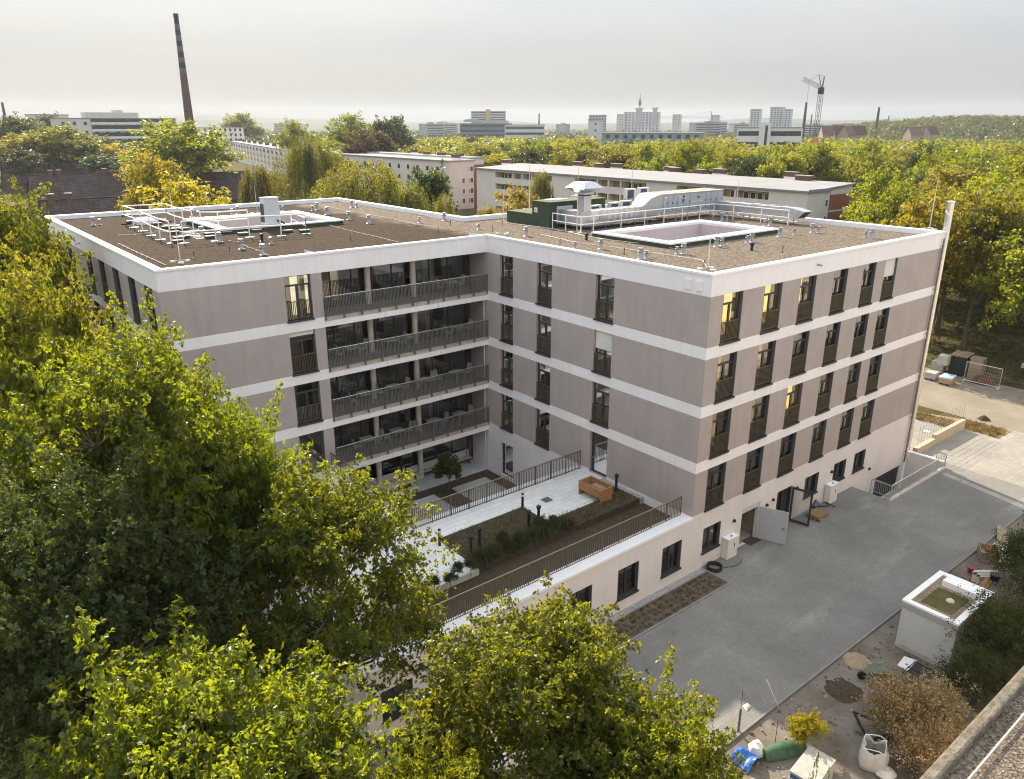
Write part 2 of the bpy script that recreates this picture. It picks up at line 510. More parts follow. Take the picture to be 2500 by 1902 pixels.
BQ = Facade((0, 0), (1, 0), (0, -1))
IB = Facade((0, 0), (0, 1), (-1, 0))
AI = Facade((XL, Y1), (1, 0), (0, -1))
LA = Facade((XL, Y1), (0, 1), (-1, 0))
wall = MB()

def cells(F, u0, u1, zb, opens=(), rec=0.2, mb=None):
    """a rendered wall with its bands, the openings left out and their reveals returned inwards"""
    mb = mb or wall
    us = sorted({u0, u1} | {v for o in opens for v in o[:2]})
    zs = sorted({v for z in zb for v in z[:2]} | {v for o in opens for v in o[2:4]})
    zs = [z for z in zs if zb[0][0] <= z <= zb[-1][1]]
    mb.xf = F
    for i in range(len(us) - 1):
        for j in range(len(zs) - 1):
            cu, cz = (us[i] + us[i+1]) / 2, (zs[j] + zs[j+1]) / 2
            if any(o[0] < cu < o[1] and o[2] < cz < o[3] for o in opens): continue
            mt = next(z[2] for z in zb if z[0] <= cz <= z[1])
            mb.poly([(us[i], 0, zs[j]), (us[i+1], 0, zs[j]), (us[i+1], 0, zs[j+1]), (us[i], 0, zs[j+1])], mt)
    for o in opens:
        mt = next(z[2] for z in zb if z[0] <= (o[2] + o[3]) / 2 <= z[1])
        a, b_, c, d = o[:4]
        mb.poly([(a, 0, c), (a, -rec, c), (a, -rec, d), (a, 0, d)], mt)
        mb.poly([(b_, 0, c), (b_, 0, d), (b_, -rec, d), (b_, -rec, c)], mt)
        mb.poly([(a, 0, d), (a, -rec, d), (b_, -rec, d), (b_, 0, d)], mt)
        mb.poly([(a, 0, c), (b_, 0, c), (b_, -rec, c), (a, -rec, c)], mt)
    mb.xf = None

rooms = MB()
def room(F, u0, u1, z0, z1, d0=-0.27, depth=2.2, side=0.5):
    rooms.xf = F
    a, b_, c, d = u0 - side, u1 + side, z0 - 0.08, z1 + 0.08
    rooms.poly([(a, d0 - depth, c), (b_, d0 - depth, c), (b_, d0 - depth, d), (a, d0 - depth, d)])
    rooms.poly([(a, d0, c), (a, d0 - depth, c), (a, d0 - depth, d), (a, d0, d)])
    rooms.poly([(b_, d0, c), (b_, d0 - depth, c), (b_, d0 - depth, d), (b_, d0, d)])
    rooms.poly([(a, d0, d), (b_, d0, d), (b_, d0 - depth, d), (a, d0 - depth, d)])
    rooms.poly([(a, d0, c), (b_, d0, c), (b_, d0 - depth, c), (a, d0 - depth, c)])
    rooms.xf = None

rng = random.Random(5)
def reflection_mat(name, col, st):
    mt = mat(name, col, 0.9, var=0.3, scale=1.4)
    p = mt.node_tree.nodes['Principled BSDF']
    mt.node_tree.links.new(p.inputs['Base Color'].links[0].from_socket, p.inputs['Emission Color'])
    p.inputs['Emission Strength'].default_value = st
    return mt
reflection_mats = [reflection_mat('golden_reflection', (0.80, 0.50, 0.14), 1.35), reflection_mat('dim_reflection', (0.62, 0.40, 0.20), 0.4), reflection_mat('white_reflection', (0.80, 0.70, 0.55), 0.8)]  # glowing colours that stand in for reflections in the window panes
REFLECTIONS = {(0, 0): (0, 0.0, 0.75), (0, 1): (0, 0.0, 0.7), (0, 2): (0, 0.0, 0.6), (2, 2): (0, 0.0, 0.75), (2, 3): (0, 0.05, 0.5), (2, 1): (1, 0.0, 0.6), (1, 0): (1, 0.1, 0.7), (1, 1): (1, 0.1, 0.6),
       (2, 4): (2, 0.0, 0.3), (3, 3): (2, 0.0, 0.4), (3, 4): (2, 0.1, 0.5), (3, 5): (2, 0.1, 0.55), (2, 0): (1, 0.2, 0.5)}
def window(F, u0, u1, z0, z1, kind='french', shutter=0.0, curtain=None, rec=0.2, jamb=False, parent=None, inner=True, reflection=0):
    P = parent or home
    f = MB(F)
    fr = 0.065
    d0, d1 = -rec - 0.06, -rec + 0.02
    f.box((u0, d0, z0), (u0 + fr, d1, z1)); f.box((u1 - fr, d0, z0), (u1, d1, z1))
    f.box((u0 + fr, d0, z1 - fr), (u1 - fr, d1, z1)); f.box((u0 + fr, d0, z0), (u1 - fr, d1, z0 + fr + 0.03))
    um = (u0 + u1) / 2
    if kind == 'french':
        zt = z1 - 0.58
        f.box((u0 + fr, d0 + 0.004, zt - 0.05), (u1 - fr, d1 - 0.004, zt + 0.05))
        f.box((um - 0.075, d0 + 0.008, z0 + fr), (um + 0.075, d1 - 0.008, zt - 0.05))
        for a in (u0 + fr, u1 - fr - 0.05): f.box((a, d0 + 0.008, z0 + fr), (a + 0.05, d1 - 0.008, zt - 0.05))
    elif kind == 'casement':
        f.box((um - 0.07, d0 + 0.008, z0 + fr), (um + 0.07, d1 - 0.008, z1 - fr))
    elif kind == 'door':
        f.box((u0 + fr, d0 + 0.006, z0 + fr), (u0 + 0.17, d1 - 0.006, z1 - fr))
        f.box((u1 - 0.17, d0 + 0.006, z0 + fr), (u1 - fr, d1 - 0.006, z1 - fr))
    w_ = f.build('window' if kind != 'door' else 'glazed_door', M['anthracite'], P)
    p = MB(F)
    p.poly([(u0 + 0.02, -rec - 0.03, z0 + 0.02), (u1 - 0.02, -rec - 0.03, z0 + 0.02), (u1 - 0.02, -rec - 0.03, z1 - 0.02), (u0 + 0.02, -rec - 0.03, z1 - 0.02)])
    p.build('pane', M['glass'], w_)
    if kind == 'door':
        h = MB(F)
        h.bar((u1 - 0.12, d1 + 0.05, z0 + 1.0), (u1 - 0.26, d1 + 0.05, z0 + 1.0), 0.025); h.bar((u1 - 0.12, d1, z0 + 1.0), (u1 - 0.12, d1 + 0.05, z0 + 1.0), 0.03)
        h.build('handle', M['steel'], w_)
    s = MB(F)
    s.box((u0 + 0.003, -rec + 0.022, z0 + 0.002), (u1 - 0.003, -0.001, z0 + 0.05))
    s.box((u0 - 0.04, 0.002, z0 - 0.04), (u1 + 0.04, 0.085, z0 + 0.053))
    if kind != 'door': s.build('sill', M['anthracite'], w_)
    if jamb:
        for a in (u0 + 0.003, u1 - 0.033):
            j = MB(F)
            j.box((a, -rec + 0.024, z0 + 0.055), (a + 0.03, -0.004, z1 - 0.004))
            j.build('jamb_lining', M['jamb'], w_)
    if kind == 'french':
        r = MB(F)
        zt = z0 + 1.16
        r.box((u0 + 0.035, -0.10, zt - 0.04), (u1 - 0.035, -0.05, zt))
        r.box((u0 + 0.035, -0.09, z0 + 0.14), (u1 - 0.035, -0.06, z0 + 0.18))
        n = max(6, int((u1 - u0) / 0.105))
        for k in range(n + 1):
            u = u0 + 0.05 + (u1 - u0 - 0.1) * k / n
            r.box((u - 0.014, -0.095, z0 + 0.18), (u + 0.014, -0.055, zt - 0.04))
        r.build('balustrade', M['bronze'], w_)
    if shutter:
        s = MB(F)
        k = 0
        zz = z1 - 0.003
        while zz > z1 - shutter + 0.02:
            s.box((u0 + 0.036, -0.15, zz - 0.052), (u1 - 0.036, -0.135, zz)); zz -= 0.058
        s.build('roller_shutter', M['plastic_white'], w_)
    if curtain:
        c = MB(F)
        for (a, b_) in curtain:
            a, b_ = u0 + (u1 - u0) * a, u0 + (u1 - u0) * b_
            n = 14
            for k in range(n):
                ua, ub = a + (b_ - a) * k / n, a + (b_ - a) * (k + 1) / n
                da, db = (-rec - 0.22 + 0.04 * math.sin(k * 1.9), -rec - 0.22 + 0.04 * math.sin((k + 1) * 1.9))
                c.poly([(ua, da, z0 + 0.05), (ub, db, z0 + 0.05), (ub, db, z1), (ua, da, z1)])
        c.build('curtain', M['curtain'], w_)
    if reflection:
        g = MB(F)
        a, b_ = reflection[1] * (u1 - u0) + u0, reflection[2] * (u1 - u0) + u0
        g.box((a + 0.55, -rec - 0.60, z0 + 0.2), (b_ + 0.55, -rec - 0.56, z1 - 0.05))  # added glowing panel behind the pane, in place of its reflection
        g.build('reflection_panel', reflection_mats[reflection[0]], w_)
    if inner: room(F, u0, u1, z0, z1, -rec - 0.07)
    return w_

# openings
bq_cols = [(1.05, 2.72), (4.62, 6.30), (8.08, 9.72), (11.62, 13.20), (15.03, 16.60), (17.73, 19.35)]
ib_cols = [(15.65, 17.03), (11.85, 13.27), (6.58, 8.06)]
ai_col = (-14.33 - XL, -12.73 - XL)
la_cols = [(a - Y1, b_ - Y1) for a, b_ in ((19.6, 21.1), (23.0, 24.55), (26.6, 28.15), (30.15, 31.7), (33.8, 35.4), (40.05, 41.6))]
bq_ground = [(1.14, 2.75, 0.92, 2.52), (11.50, 13.15, 1.08, 2.55), (15.0, 16.6, 1.08, 2.52), (17.65, 19.2, 1.08, 2.54)]
d1, d2, pit_door = (4.78, 6.6, 0.0, 2.52), (8.40, 10.05, 0.0, 2.52), (21.4, 25.2, -2.55, -0.43)
ops = [(a, b_, *r) for r in ROWS for a, b_ in bq_cols] + bq_ground + [d1, d2, pit_door]
cells(BQ, 0, X1, BANDS, ops)
ib_ops = [(a, b_, *r) for r in ROWS for a, b_ in ib_cols[:2]] + [(*ib_cols[2], *r) for r in ROWS[:3]] + [(*ib_cols[2], 3.5, 6.237), (15.65, 17.03, 0.05, 2.55)]
cells(IB, 0, 20.47, BANDS, ib_ops)
UR = -12.05 - XL                                         # where the balcony recess begins
cells(AI, 0, UR, BANDS, [(*ai_col, *r) for r in ROWS[:3]] + [(*ai_col, 3.5, 6.237)])
cells(AI, UR, 21.04, [(15.906, 17.0, 1)])
cells(LA, 0, YB - Y1, BANDS, [(a, b_, *r) for r in ROWS for a, b_ in la_cols])
cells(Facade((XL, YB), (1, 0), (0, 1)), 0, XN - XL, BANDS)
cells(Facade((XN, YN), (0, 1), (1, 0)), 0, YB - YN, BANDS)
cells(Facade((XN, YN), (1, 0), (0, 1)), 0, X1 - XN, BANDS)
pq_cols = [(5.0, 6.6), (10.0, 11.6), (15.0, 16.6), (20.0, 21.6)]
PQ = Facade((X1, 0), (0, 1), (1, 0))
cells(PQ, 0, YN, BANDS, [(a, b_, *r) for r in ROWS for a, b_ in pq_cols])
# side and back of the recess, its soffits
recl = Facade((-12.05, Y1), (0, 1), (1, 0))
cells(recl, 0, 2.03, BANDS)
wall.poly([(-12.05, Y1, 15.906), (0, Y1, 15.906), (0, 20.47, 15.906), (-12.05, 20.47, 15.906)], 1)
# podium
POD = -20.14
pod_ops = [(-2.33, -0.72, 0.75, 2.55), (-5.74, -4.17, 0.75, 2.55), (-9.12, -7.58, 0.75, 2.52), (-12.6, -11.0, 0.75, 2.52), (-16.1, -14.5, 0.75, 2.52), (-19.5, -18.0, 0.75, 2.3)]
PBAND = [(-0.3, 3.5, 2)]
cells(BQ, POD, 0, PBAND, pod_ops)
cells(Facade((POD, 0), (0, 1), (-1, 0)), 0, Y1, PBAND)
wall.build('facade_wall', [M['taupe'], M['white'], M['base']], home)

cur = lambda: rng.choice([None, None, [(0.05, 0.25)], [(0.7, 0.95)], [(0.05, 0.2), (0.8, 0.95)], [(0.5, 0.95)]])
for i, r in enumerate(ROWS):
    for k, (a, b_) in enumerate(bq_cols):
        window(BQ, a, b_, *r, shutter=1.15 if (i, k) == (0, 5) else 0, curtain=cur(), jamb=True, reflection=REFLECTIONS.get((i, k), 0))
    for a, b_ in ib_cols[:2]: window(IB, a, b_, *r, curtain=cur(), shutter=rng.choice([0, 0, 0.08]))
    if i < 3:
        window(IB, *ib_cols[2], *r, shutter=1.12 if i == 1 else 0, curtain=cur())
        window(AI, *ai_col, *r, shutter=0.3 if i == 1 else 0, curtain=[(0.1, 0.3), (0.6, 0.85)] if i == 0 else cur(), reflection=(2, 0.0, 1.0) if i == 0 else 0)
    for a, b_ in la_cols: window(LA, a, b_, *r, jamb=True)
    for a, b_ in pq_cols: window(PQ, a, b_, *r, jamb=True)
window(IB, *ib_cols[2], 3.5, 6.237, 'door')
window(AI, *ai_col, 3.5, 6.237, 'door')
window(IB, 15.65, 17.03, 0.05, 2.55, 'door')
for o in bq_ground + pod_ops: window(BQ, *o, 'casement', jamb=True, curtain=cur() if o in bq_ground else None)

# roof, parapet caps and light wells
M['roof'] = gravel('roof_gravel', [(0.165, 0.137, 0.108), (0.085, 0.070, 0.056), (0.22, 0.185, 0.15), (0.13, 0.108, 0.083)], cell=9, patch=0.28, c_patch=(0.34, 0.295, 0.27), split=(-3.5, 3.5))
M['well'] = mat('lavender_render', (0.50, 0.445, 0.46), 0.95, var=0.05, scale=0.5, streak=0.06, spec=0.1)
wells = [(7.4, 17.2, 9.05, 14.3), (-12.1, -4.3, 33.0, 39.9)]
outer = [(6.45, 18.05, 8.1, 15.0), (-12.9, -3.5, 32.2, 40.7)]
sheet('roof_gravel', [(XL + 0.3, XN - 0.3, Y1 + 0.3, YB - 0.3), (0.3, X1 - 0.3, 0.3, YN - 0.3)], [(o[0] + .04, o[1] - .04, o[2] + .04, o[3] - .04) for o in outer], ZR, M['roof'], kind=None, parent=home)
ring = [(0, 0), (X1, 0), (X1, YN), (XN, YN), (XN, YB), (XL, YB), (XL, Y1), (0, Y1)]
def offset_ring(pts, d):
    """shift a rectilinear anticlockwise outline outwards by d"""
    out = []
    n = len(pts)
    for i in range(n):
        p0, p1, p2 = Vector(pts[i-1]), Vector(pts[i]), Vector(pts[(i+1) % n])
        e1, e2 = (p1 - p0).normalized(), (p2 - p1).normalized()
        n1, n2 = Vector((e1.y, -e1.x)), Vector((e2.y, -e2.x))
        out.append(p1 + (n1 + n2) * d)
    return out
def cap_ring(pts, d_out, d_in, z0, z1, name, mt, parent, low=None):
    o, i = offset_ring(pts, d_out), offset_ring(pts, -d_in)
    b = MB()
    n = len(pts)
    zl = z0 if low is None else low
    for k in range(n):
        k2 = (k + 1) % n
        b.poly([(*o[k], z1), (*o[k2], z1), (*i[k2], z1 - 0.015), (*i[k], z1 - 0.015)])
        b.poly([(*o[k], z0), (*o[k2], z0), (*o[k2], z1), (*o[k], z1)])
        b.poly([(*i[k2], zl), (*i[k], zl), (*i[k], z1 - 0.015), (*i[k2], z1 - 0.015)])
        b.poly([(*o[k2], z0), (*o[k], z0), (*pts[k], z0), (*pts[k2], z0)])
    return b.build(name, mt, parent)
cap_ring(ring, 0.05, 0.42, 16.94, ZCAP, 'parapet_cap', M['cap'], home, low=ZR - 0.01)
for (a, b_, c, d), (e, f, g, h) in zip(outer, wells):
    rg = [(a, c), (b_, c), (b_, d), (a, d)]
    bb = MB()
    for k in range(4):
        p, q = rg[k], rg[(k+1) % 4]
        bb.poly([(*p, ZR - 0.02), (*q, ZR - 0.02), (*q, 16.98), (*p, 16.98)])
    up = bb.build('light_well_upstand', M['green_felt'], home)
    bb = MB()
    ii = [(e, g), (f, g), (f, h), (e, h)]
    oo = [(a - 0.05, c - 0.05), (b_ + 0.05, c - 0.05), (b_ + 0.05, d + 0.05), (a - 0.05, d + 0.05)]
    for k in range(4):
        k2 = (k+1) % 4
        bb.poly([(*oo[k], 17.06), (*oo[k2], 17.06), (*ii[k2], 17.03), (*ii[k], 17.03)])
        bb.poly([(*oo[k], 16.97), (*oo[k2], 16.97), (*oo[k2], 17.06), (*oo[k], 17.06)])
        bb.poly([(*ii[k], 16.85), (*ii[k2], 16.85), (*ii[k2], 17.03), (*ii[k], 17.03)])
    bb.build('light_well_cap', M['cap'], home)
    bb = MB()
    for k in range(4):
        k2 = (k+1) % 4
        bb.poly([(*ii[k], 3.5), (*ii[k2], 3.5), (*ii[k2], 16.85), (*ii[k], 16.85)], 0)
    bb.poly([(e, g, 3.5), (f, g, 3.5), (f, h, 3.5), (e, h, 3.5)], 1)
    bb.build('light_well_wall', [M['well'], M['concrete_pale']], home)

# balconies in the recess
def railing(parent, path, z0, z1, name='railing', bars=M['dark_bars'], rail=M['steel'], step=0.10, bw=0.05, post=1.15, drop=0.0, railr=0.022, base=True):
    """flat vertical bars between a bottom rail and a round handrail along a path of points"""
    b, r, posts = MB(), MB(), []
    for (p, q) in zip(path[:-1], path[1:]):
        p, q = Vector((*p, 0)), Vector((*q, 0))
        Ln = (q - p).length
        d = (q - p) / Ln
        b.bar(p + Vector((0, 0, z0 + 0.05)), q + Vector((0, 0, z0 + 0.05)), 0.012, 0.045)
        b.bar(p + Vector((0, 0, z1 - 0.06)), q + Vector((0, 0, z1 - 0.06)), 0.012, 0.04)
        n = int(Ln / step)
        for k in range(n + 1):
            c = p + d * (Ln * k / n)
            b.bar(c + Vector((0, 0, z0 + 0.03)), c + Vector((0, 0, z1 - 0.04)), bw, 0.010, up=(d.y, -d.x, 0))
        m_ = max(1, round(Ln / post))
        for k in range(m_ + 1):
            c = p + d * (Ln * k / m_)
            ps = MB(); posts.append(ps)
            ps.bar(c + Vector((0, 0, z0 - drop)), c + Vector((0, 0, z1 - 0.02)), 0.05, 0.03, up=(d.y, -d.x, 0))
            if drop: ps.bar(c + Vector((0, 0, z0 - drop)), c + Vector((0, 0, z0 - drop + 0.18)), 0.10, 0.07, up=(d.y, -d.x, 0))
    r.tube([(*p, z1) for p in path], railr, 8)
    o = b.build(name, bars, parent)
    for ps in posts: ps.build('post', bars, o)
    r.build('handrail', rail, o, smooth=True)
    return o

for i, (z, _) in enumerate(ROWS):
    s = MB()
    s.box((-12.05, Y1 + 0.05, z - 0.30), (0, 20.47, z - 0.025), 0)
    s.box((-12.05, Y1, z - 0.62), (0, Y1 + 0.22, z - 0.302), 1)
    for u in (-4.0, -8.0): s.box((u - 0.008, Y1 - 0.004, z - 0.62), (u + 0.008, Y1, z - 0.302), 2)
    s.build('balcony_slab', [M['concrete'], M['white'], M['anthracite'], M['floor']], home)
    s = MB()
    s.poly([(-12.05, Y1 + 0.06, z - 0.012), (0, Y1 + 0.06, z - 0.012), (0, 20.47, z - 0.012), (-12.05, 20.47, z - 0.012)])
    s.build('balcony_floor', M['floor'], home)
    railing(home, [(-12.0, Y1 - 0.07), (0.0, Y1 - 0.07)] if i < 4 else [], z, z + 1.2, 'balcony_railing', drop=0.2)
BACK = Facade((-12.05, 20.47), (1, 0), (0, -1))
for i, (z0, z1) in enumerate(ROWS + [(0.03, 3.04)]):
    g = MB(BACK)
    g.box((0, -0.08, z1 - 0.10), (12.05, 0, z1)); g.box((0, -0.08, z0), (12.05, 0, z0 + 0.08))
    for u in (0.0, 1.45, 2.9, 4.35, 5.8, 7.25, 8.7, 10.15, 11.6): g.box((u, -0.075, z0 + 0.08), (u + 0.07, 0.004, z1 - 0.10))
    go = g.build('glazed_front', M['anthracite'], home)
    g = MB(BACK)
    g.poly([(0.02, -0.04, z0 + 0.02), (12.03, -0.04, z0 + 0.02), (12.03, -0.04, z1 - 0.02), (0.02, -0.04, z1 - 0.02)])
    g.build('pane', M['glass_dark'], go)
    room(BACK, 0, 12.05, z0, z1, -0.09, 5.5, 0)
    # stored curtains behind the glass
    c = MB(BACK)
    for (a, b_) in ([(8.35, 9.3)] if i == 0 else [(8.4, 8.9)] if i < 4 else []):
        for k in range(10):
            ua, ub = a + (b_ - a) * k / 10, a + (b_ - a) * (k + 1) / 10
            c.poly([(ua, -0.25 + 0.05 * (k % 2), z0 + 0.03), (ub, -0.25 + 0.05 * ((k + 1) % 2), z0 + 0.03), (ub, -0.25 + 0.05 * ((k + 1) % 2), z1), (ua, -0.25 + 0.05 * (k % 2), z1)])
    if c.v: c.build('curtain', M['curtain'], go)
rooms.build('room_interior', M['room'], home)
for x in (-8.2, -4.86):
    for (z0, z1) in ROWS + [(0.0, 3.04)]:
        b = MB()
        b.lathe((x, 20.1, z0 - 0.012), [(0.19, 0), (0.19, z1 - z0 + (0.35 if z0 > 1 else 0.0))], 16)
        b.build('column', M['concrete_pale'], home, smooth=True)
b = MB()
b.tube([(-0.12, Y1 + 0.25, 0.02), (-0.12, Y1 + 0.25, 12.9)], 0.045, 8)
b.build('downpipe', M['cap_grey'], home, smooth=True)
# flue and downpipes on the far right corner
b = MB()
b.tube([(X1 + 0.72, 0.25, 0.0), (X1 + 0.72, 0.25, 18.9)], 0.24, 14)
b.lathe((X1 + 0.72, 0.25, 18.9), [(0.24, 0), (0.28, 0.04), (0.28, 0.10), (0.2, 0.14)], 14)
for z in (2.5, 5.2, 8.0, 10.8, 13.6, 16.4): b.lathe((X1 + 0.72, 0.25, z), [(0.24, 0), (0.265, 0.01), (0.265, 0.06), (0.24, 0.07)], 14)
for z in (3.4, 6.6, 9.8, 13.0, 16.2): b.bar((X1, 0.25, z), (X1 + 0.5, 0.25, z), 0.04)
b.build('flue_pipe', mat('polished_steel', (0.78, 0.76, 0.72), 0.26, metal=1.0, var=0.05, scale=2), home, smooth=True)
b = MB()
b.tube([(X1 + 0.22, 0.0, 1.0), (X1 + 0.22, 0.0, 18.0), (X1 + 0.22, 0.3, 18.4)], 0.075, 10)
for z in (3.4, 6.6, 9.8, 13.0, 16.2): b.lathe((X1 + 0.22, 0.0, z), [(0.075, 0), (0.1, 0.005), (0.1, 0.05), (0.075, 0.055)], 10)
b.build('vent_pipe', M['steel'], home, smooth=True)
b = MB()
b.tube([(X1 - 0.28, -0.14, -0.2), (X1 - 0.28, -0.14, 16.6)], 0.06, 10)
for z in (0.6, 3.4, 6.6, 9.8, 13.0, 16.0):
    b.lathe((X1 - 0.28, -0.14, z), [(0.06, 0), (0.09, 0.005), (0.09, 0.07), (0.06, 0.075)], 10)
    b.bar((X1 - 0.28, -0.14, z + 0.03), (X1 - 0.28, 0, z + 0.03), 0.03)
b.build('rain_pipe', mat('brown_zinc_pipe', (0.21, 0.18, 0.16), 0.45, metal=0.4), home, smooth=True)
# two sounders on the fascia by the near corner
for y in (1.25, 0.55):
    b = MB()
    b.box((-0.07, y, 16.1), (-0.0, y + 0.42, 16.62))
    b.build('nesting_box', M['white'], home, bevel=0.01)
for p in ((9.6, 0.0, 16.5),):
    b = MB(); b.tube([(p[0], 0.02, p[2]), (p[0], -0.30, p[2] - 0.02)], 0.05, 8); b.build('overflow_spout', M['zinc'], home, smooth=True)
b = MB(); b.tube([(XL + 0.02, 36.6, 16.35), (XL - 0.3, 36.6, 16.33)], 0.05, 8); b.build('overflow_spout', M['zinc'], home, smooth=True)

# ground floor doors on the yard side
b = MB(BQ)
a0, a1, z0, z1 = d1
b.box((a0, -0.25, z0), (a0 + 0.09, -0.06, z1)); b.box((a1 - 0.09, -0.25, z0), (a1, -0.06, z1)); b.box((a0 + 0.09, -0.25, z1 - 0.34), (a1 - 0.09, -0.06, z1))
df = b.build('door_frame', mat('pale_grey_paint', (0.52, 0.54, 0.57), 0.5, var=0.05), home)
b = MB()
hx, hy = a1 - 0.05, -0.03
ex, ey = hx + 0.62, -1.62
b.bar((hx, hy, 1.12), (ex, ey, 1.12), 0.06, 2.16)
dl = b.build('door_leaf', mat('grey_door_paint', (0.40, 0.415, 0.44), 0.5, var=0.06), home)
b = MB()
b.bar((ex - 0.07, ey + 0.12, 1.08), (ex - 0.11, ey + 0.24, 1.08), 0.16, 0.03)
b.build('handle', M['black'], dl)
b = MB(BQ)
a0, a1, z0, z1 = d2
b.box((a0, -0.25, z0), (a0 + 0.08, -0.04, z1)); b.box((a1 - 0.08, -0.25, z0), (a1, -0.04, z1)); b.box((a0 + 0.08, -0.25, z1 - 0.09), (a1 - 0.08, -0.04, z1))
b.box((a0 + 0.62, -0.24, z0), (a0 + 0.70, -0.05, z1 - 0.09))
b.build('door_frame', M['anthracite'], home)
b = MB()
hx, hy = a1 - 0.04, -0.03
ex, ey = hx + 0.30, -1.30
for (p, q, zz, hh) in ((0, 1, 0.12, 0.16), (0, 1, 2.36, 0.14)):
    b.bar((hx, hy, zz), (ex, ey, zz), 0.06, hh)
for t in (0.05, 0.95):
    c = (hx + (ex - hx) * t, hy + (ey - hy) * t)
    b.bar((*c, 0.2), (*c, 2.29), 0.062, 0.12, up=(ex - hx, ey - hy, 0))
dl = b.build('glazed_door_leaf', M['anthracite'], home)
b = MB()
b.poly([(hx, hy, 0.15), (ex, ey, 0.15), (ex, ey, 2.35), (hx, hy, 2.35)])
b.build('pane', glass('door_pane', (0.75, 0.77, 0.75), 1.5, 0.04), dl)
for (u, z) in ((3.98, 2.1), (7.28, 2.05), (7.92, 2.2), (10.55, 2.2), (14.7, 2.1), (20.1, 0.75)):
    b = MB(BQ)
    b.box((u - 0.08, 0.0, z - 0.09), (u + 0.08, 0.10, z + 0.07)); b.box((u - 0.05, 0.1, z - 0.06), (u + 0.05, 0.15, z + 0.03))
    b.build('wall_lamp', M['black'], home, bevel=0.01)
for o in (d1, d2):
    rooms2 = MB(BQ)
    a, b_, c, d = o[0] - 0.4, o[1] + 0.4, 0.01, 2.6
    rooms2.poly([(a, -3, c), (b_, -3, c), (b_, -3, d), (a, -3, d)]); rooms2.poly([(a, -0.26, c), (a, -3, c), (a, -3, d), (a, -0.26, d)])
    rooms2.poly([(b_, -0.26, c), (b_, -3, c), (b_, -3, d), (b_, -0.26, d)]); rooms2.poly([(a, -0.26, d), (b_, -0.26, d), (b_, -3, d), (a, -3, d)])
    rooms2.poly([(a, -0.2, c), (b_, -0.2, c), (b_, -3, c), (a, -3, c)])
    rooms2.build('hallway', M['room'], home)
# basement gate in the sunken access
b = MB(BQ)
a0, a1, z0, z1 = pit_door
for k in range(9):
    u = a0 + (a1 - a0) * k / 8
    b.box((max(a0, u - 0.04), -0.22, z0), (min(a1, u + 0.04), -0.14, z1))
b.box((a0, -0.23, z1 - 0.12), (a1, -0.13, z1)); b.box((a0, -0.2, z0), (a1, -0.17, z1 - 0.12))
b.build('basement_gate', M['anthracite'], home)
# ------------------------------------------------------------------ podium terrace and sunken courtyard
M['tile'] = paving('terrace_slabs', (0.62, 0.63, 0.63), (0.70, 0.71, 0.70), (0.45, 0.45, 0.44), 0.8, 0.4, gap=0.012, big=(0.9, 1.08), bigscale=0.5)
M['pebble'] = gravel('grey_pebbles', [(0.30, 0.30, 0.30), (0.42, 0.42, 0.41), (0.22, 0.22, 0.22)], cell=16, patch=0.6, c_patch=(0.85, 0.85, 0.85))
CX0, CY0 = -12.3, 8.85                                   # courtyard corner
sheet('terrace_paving', [(POD + 0.5, 0, 3.5, Y1)], [(CX0, 0, CY0, Y1)], ZDECK, M['tile'], kind=None, parent=home)
b = MB()
b.box((POD + 0.5, 0.75, 2.9), (-0.0, 3.5, 3.12))
b.build('lower_bed', M['soil'], home)
b = MB(); b.box((POD + 0.6, 3.42, 2.9), (-12.0, 3.5, 3.448)); b.build('terrace_edge', M['concrete_pale'], home)
b = MB()
b.box((-12.0, 3.5, 3.1), (-6.3, 7.0, 3.52)); b.box((-6.3, 3.5, 3.1), (-0.35, 4.86, 3.521)); b.box((-1.5, 4.86, 3.1), (-0.35, 6.8, 3.522))
b.build('planting_bed', M['soil'], home)
b = MB()
b.box((-0.35, 3.5, 3.1), (-0.0, 6.8, 3.50))
b.build('pebble_strip', M['pebble'], home)
b = MB()
b.box((POD - 0.08, -0.07, 3.50), (0.0, 0.78, 3.635))
b.box((POD - 0.08, 0.78, 3.50), (POD + 0.6, Y1, 3.634))
b.build('podium_cap', M['cap'], home)
b = MB()
b.box((CX0 - 0.02, CY0 - 0.02, 3.2), (0, CY0 + 0.38, 3.52)); b.box((CX0 - 0.02, CY0 + 0.38, 3.2), (CX0 + 0.36, Y1, 3.519))
b.build('courtyard_coping', M['cap'], home)
b = MB()
b.poly([(CX0, CY0 + 0.3, 0), (0, CY0 + 0.3, 0), (0, CY0 + 0.3, 3.2), (CX0, CY0 + 0.3, 3.2)])
b.poly([(CX0 + 0.3, CY0, 0), (CX0 + 0.3, 20.47, 0), (CX0 + 0.3, 20.47, 3.2), (CX0 + 0.3, CY0, 3.2)])
b.build('courtyard_wall', M['base'], home)
M['court'] = paving('courtyard_paving', (0.40, 0.40, 0.40), (0.46, 0.46, 0.455), (0.28, 0.28, 0.28), 0.3, 0.2, gap=0.012, big=(0.88, 1.1), bigscale=0.5)
b = MB(); b.poly([(CX0, CY0, 0.02), (0, CY0, 0.02), (0, 20.47, 0.02), (CX0, 20.47, 0.02)])
b.build('courtyard_paving', M['court'], home)
b = MB()
b.box((-8.5, 17.35, 0.02), (-0.35, 18.2, 0.07)); b.box((-1.2, 11.0, 0.02), (-0.35, 17.35, 0.071)); b.box((-5.6, 14.6, 0.02), (-4.2, 17.35, 0.072)); b.box((-12.0, 15.3, 0.02), (-8.5, 18.2, 0.073))
b.build('courtyard_bed', M['soil'], home)

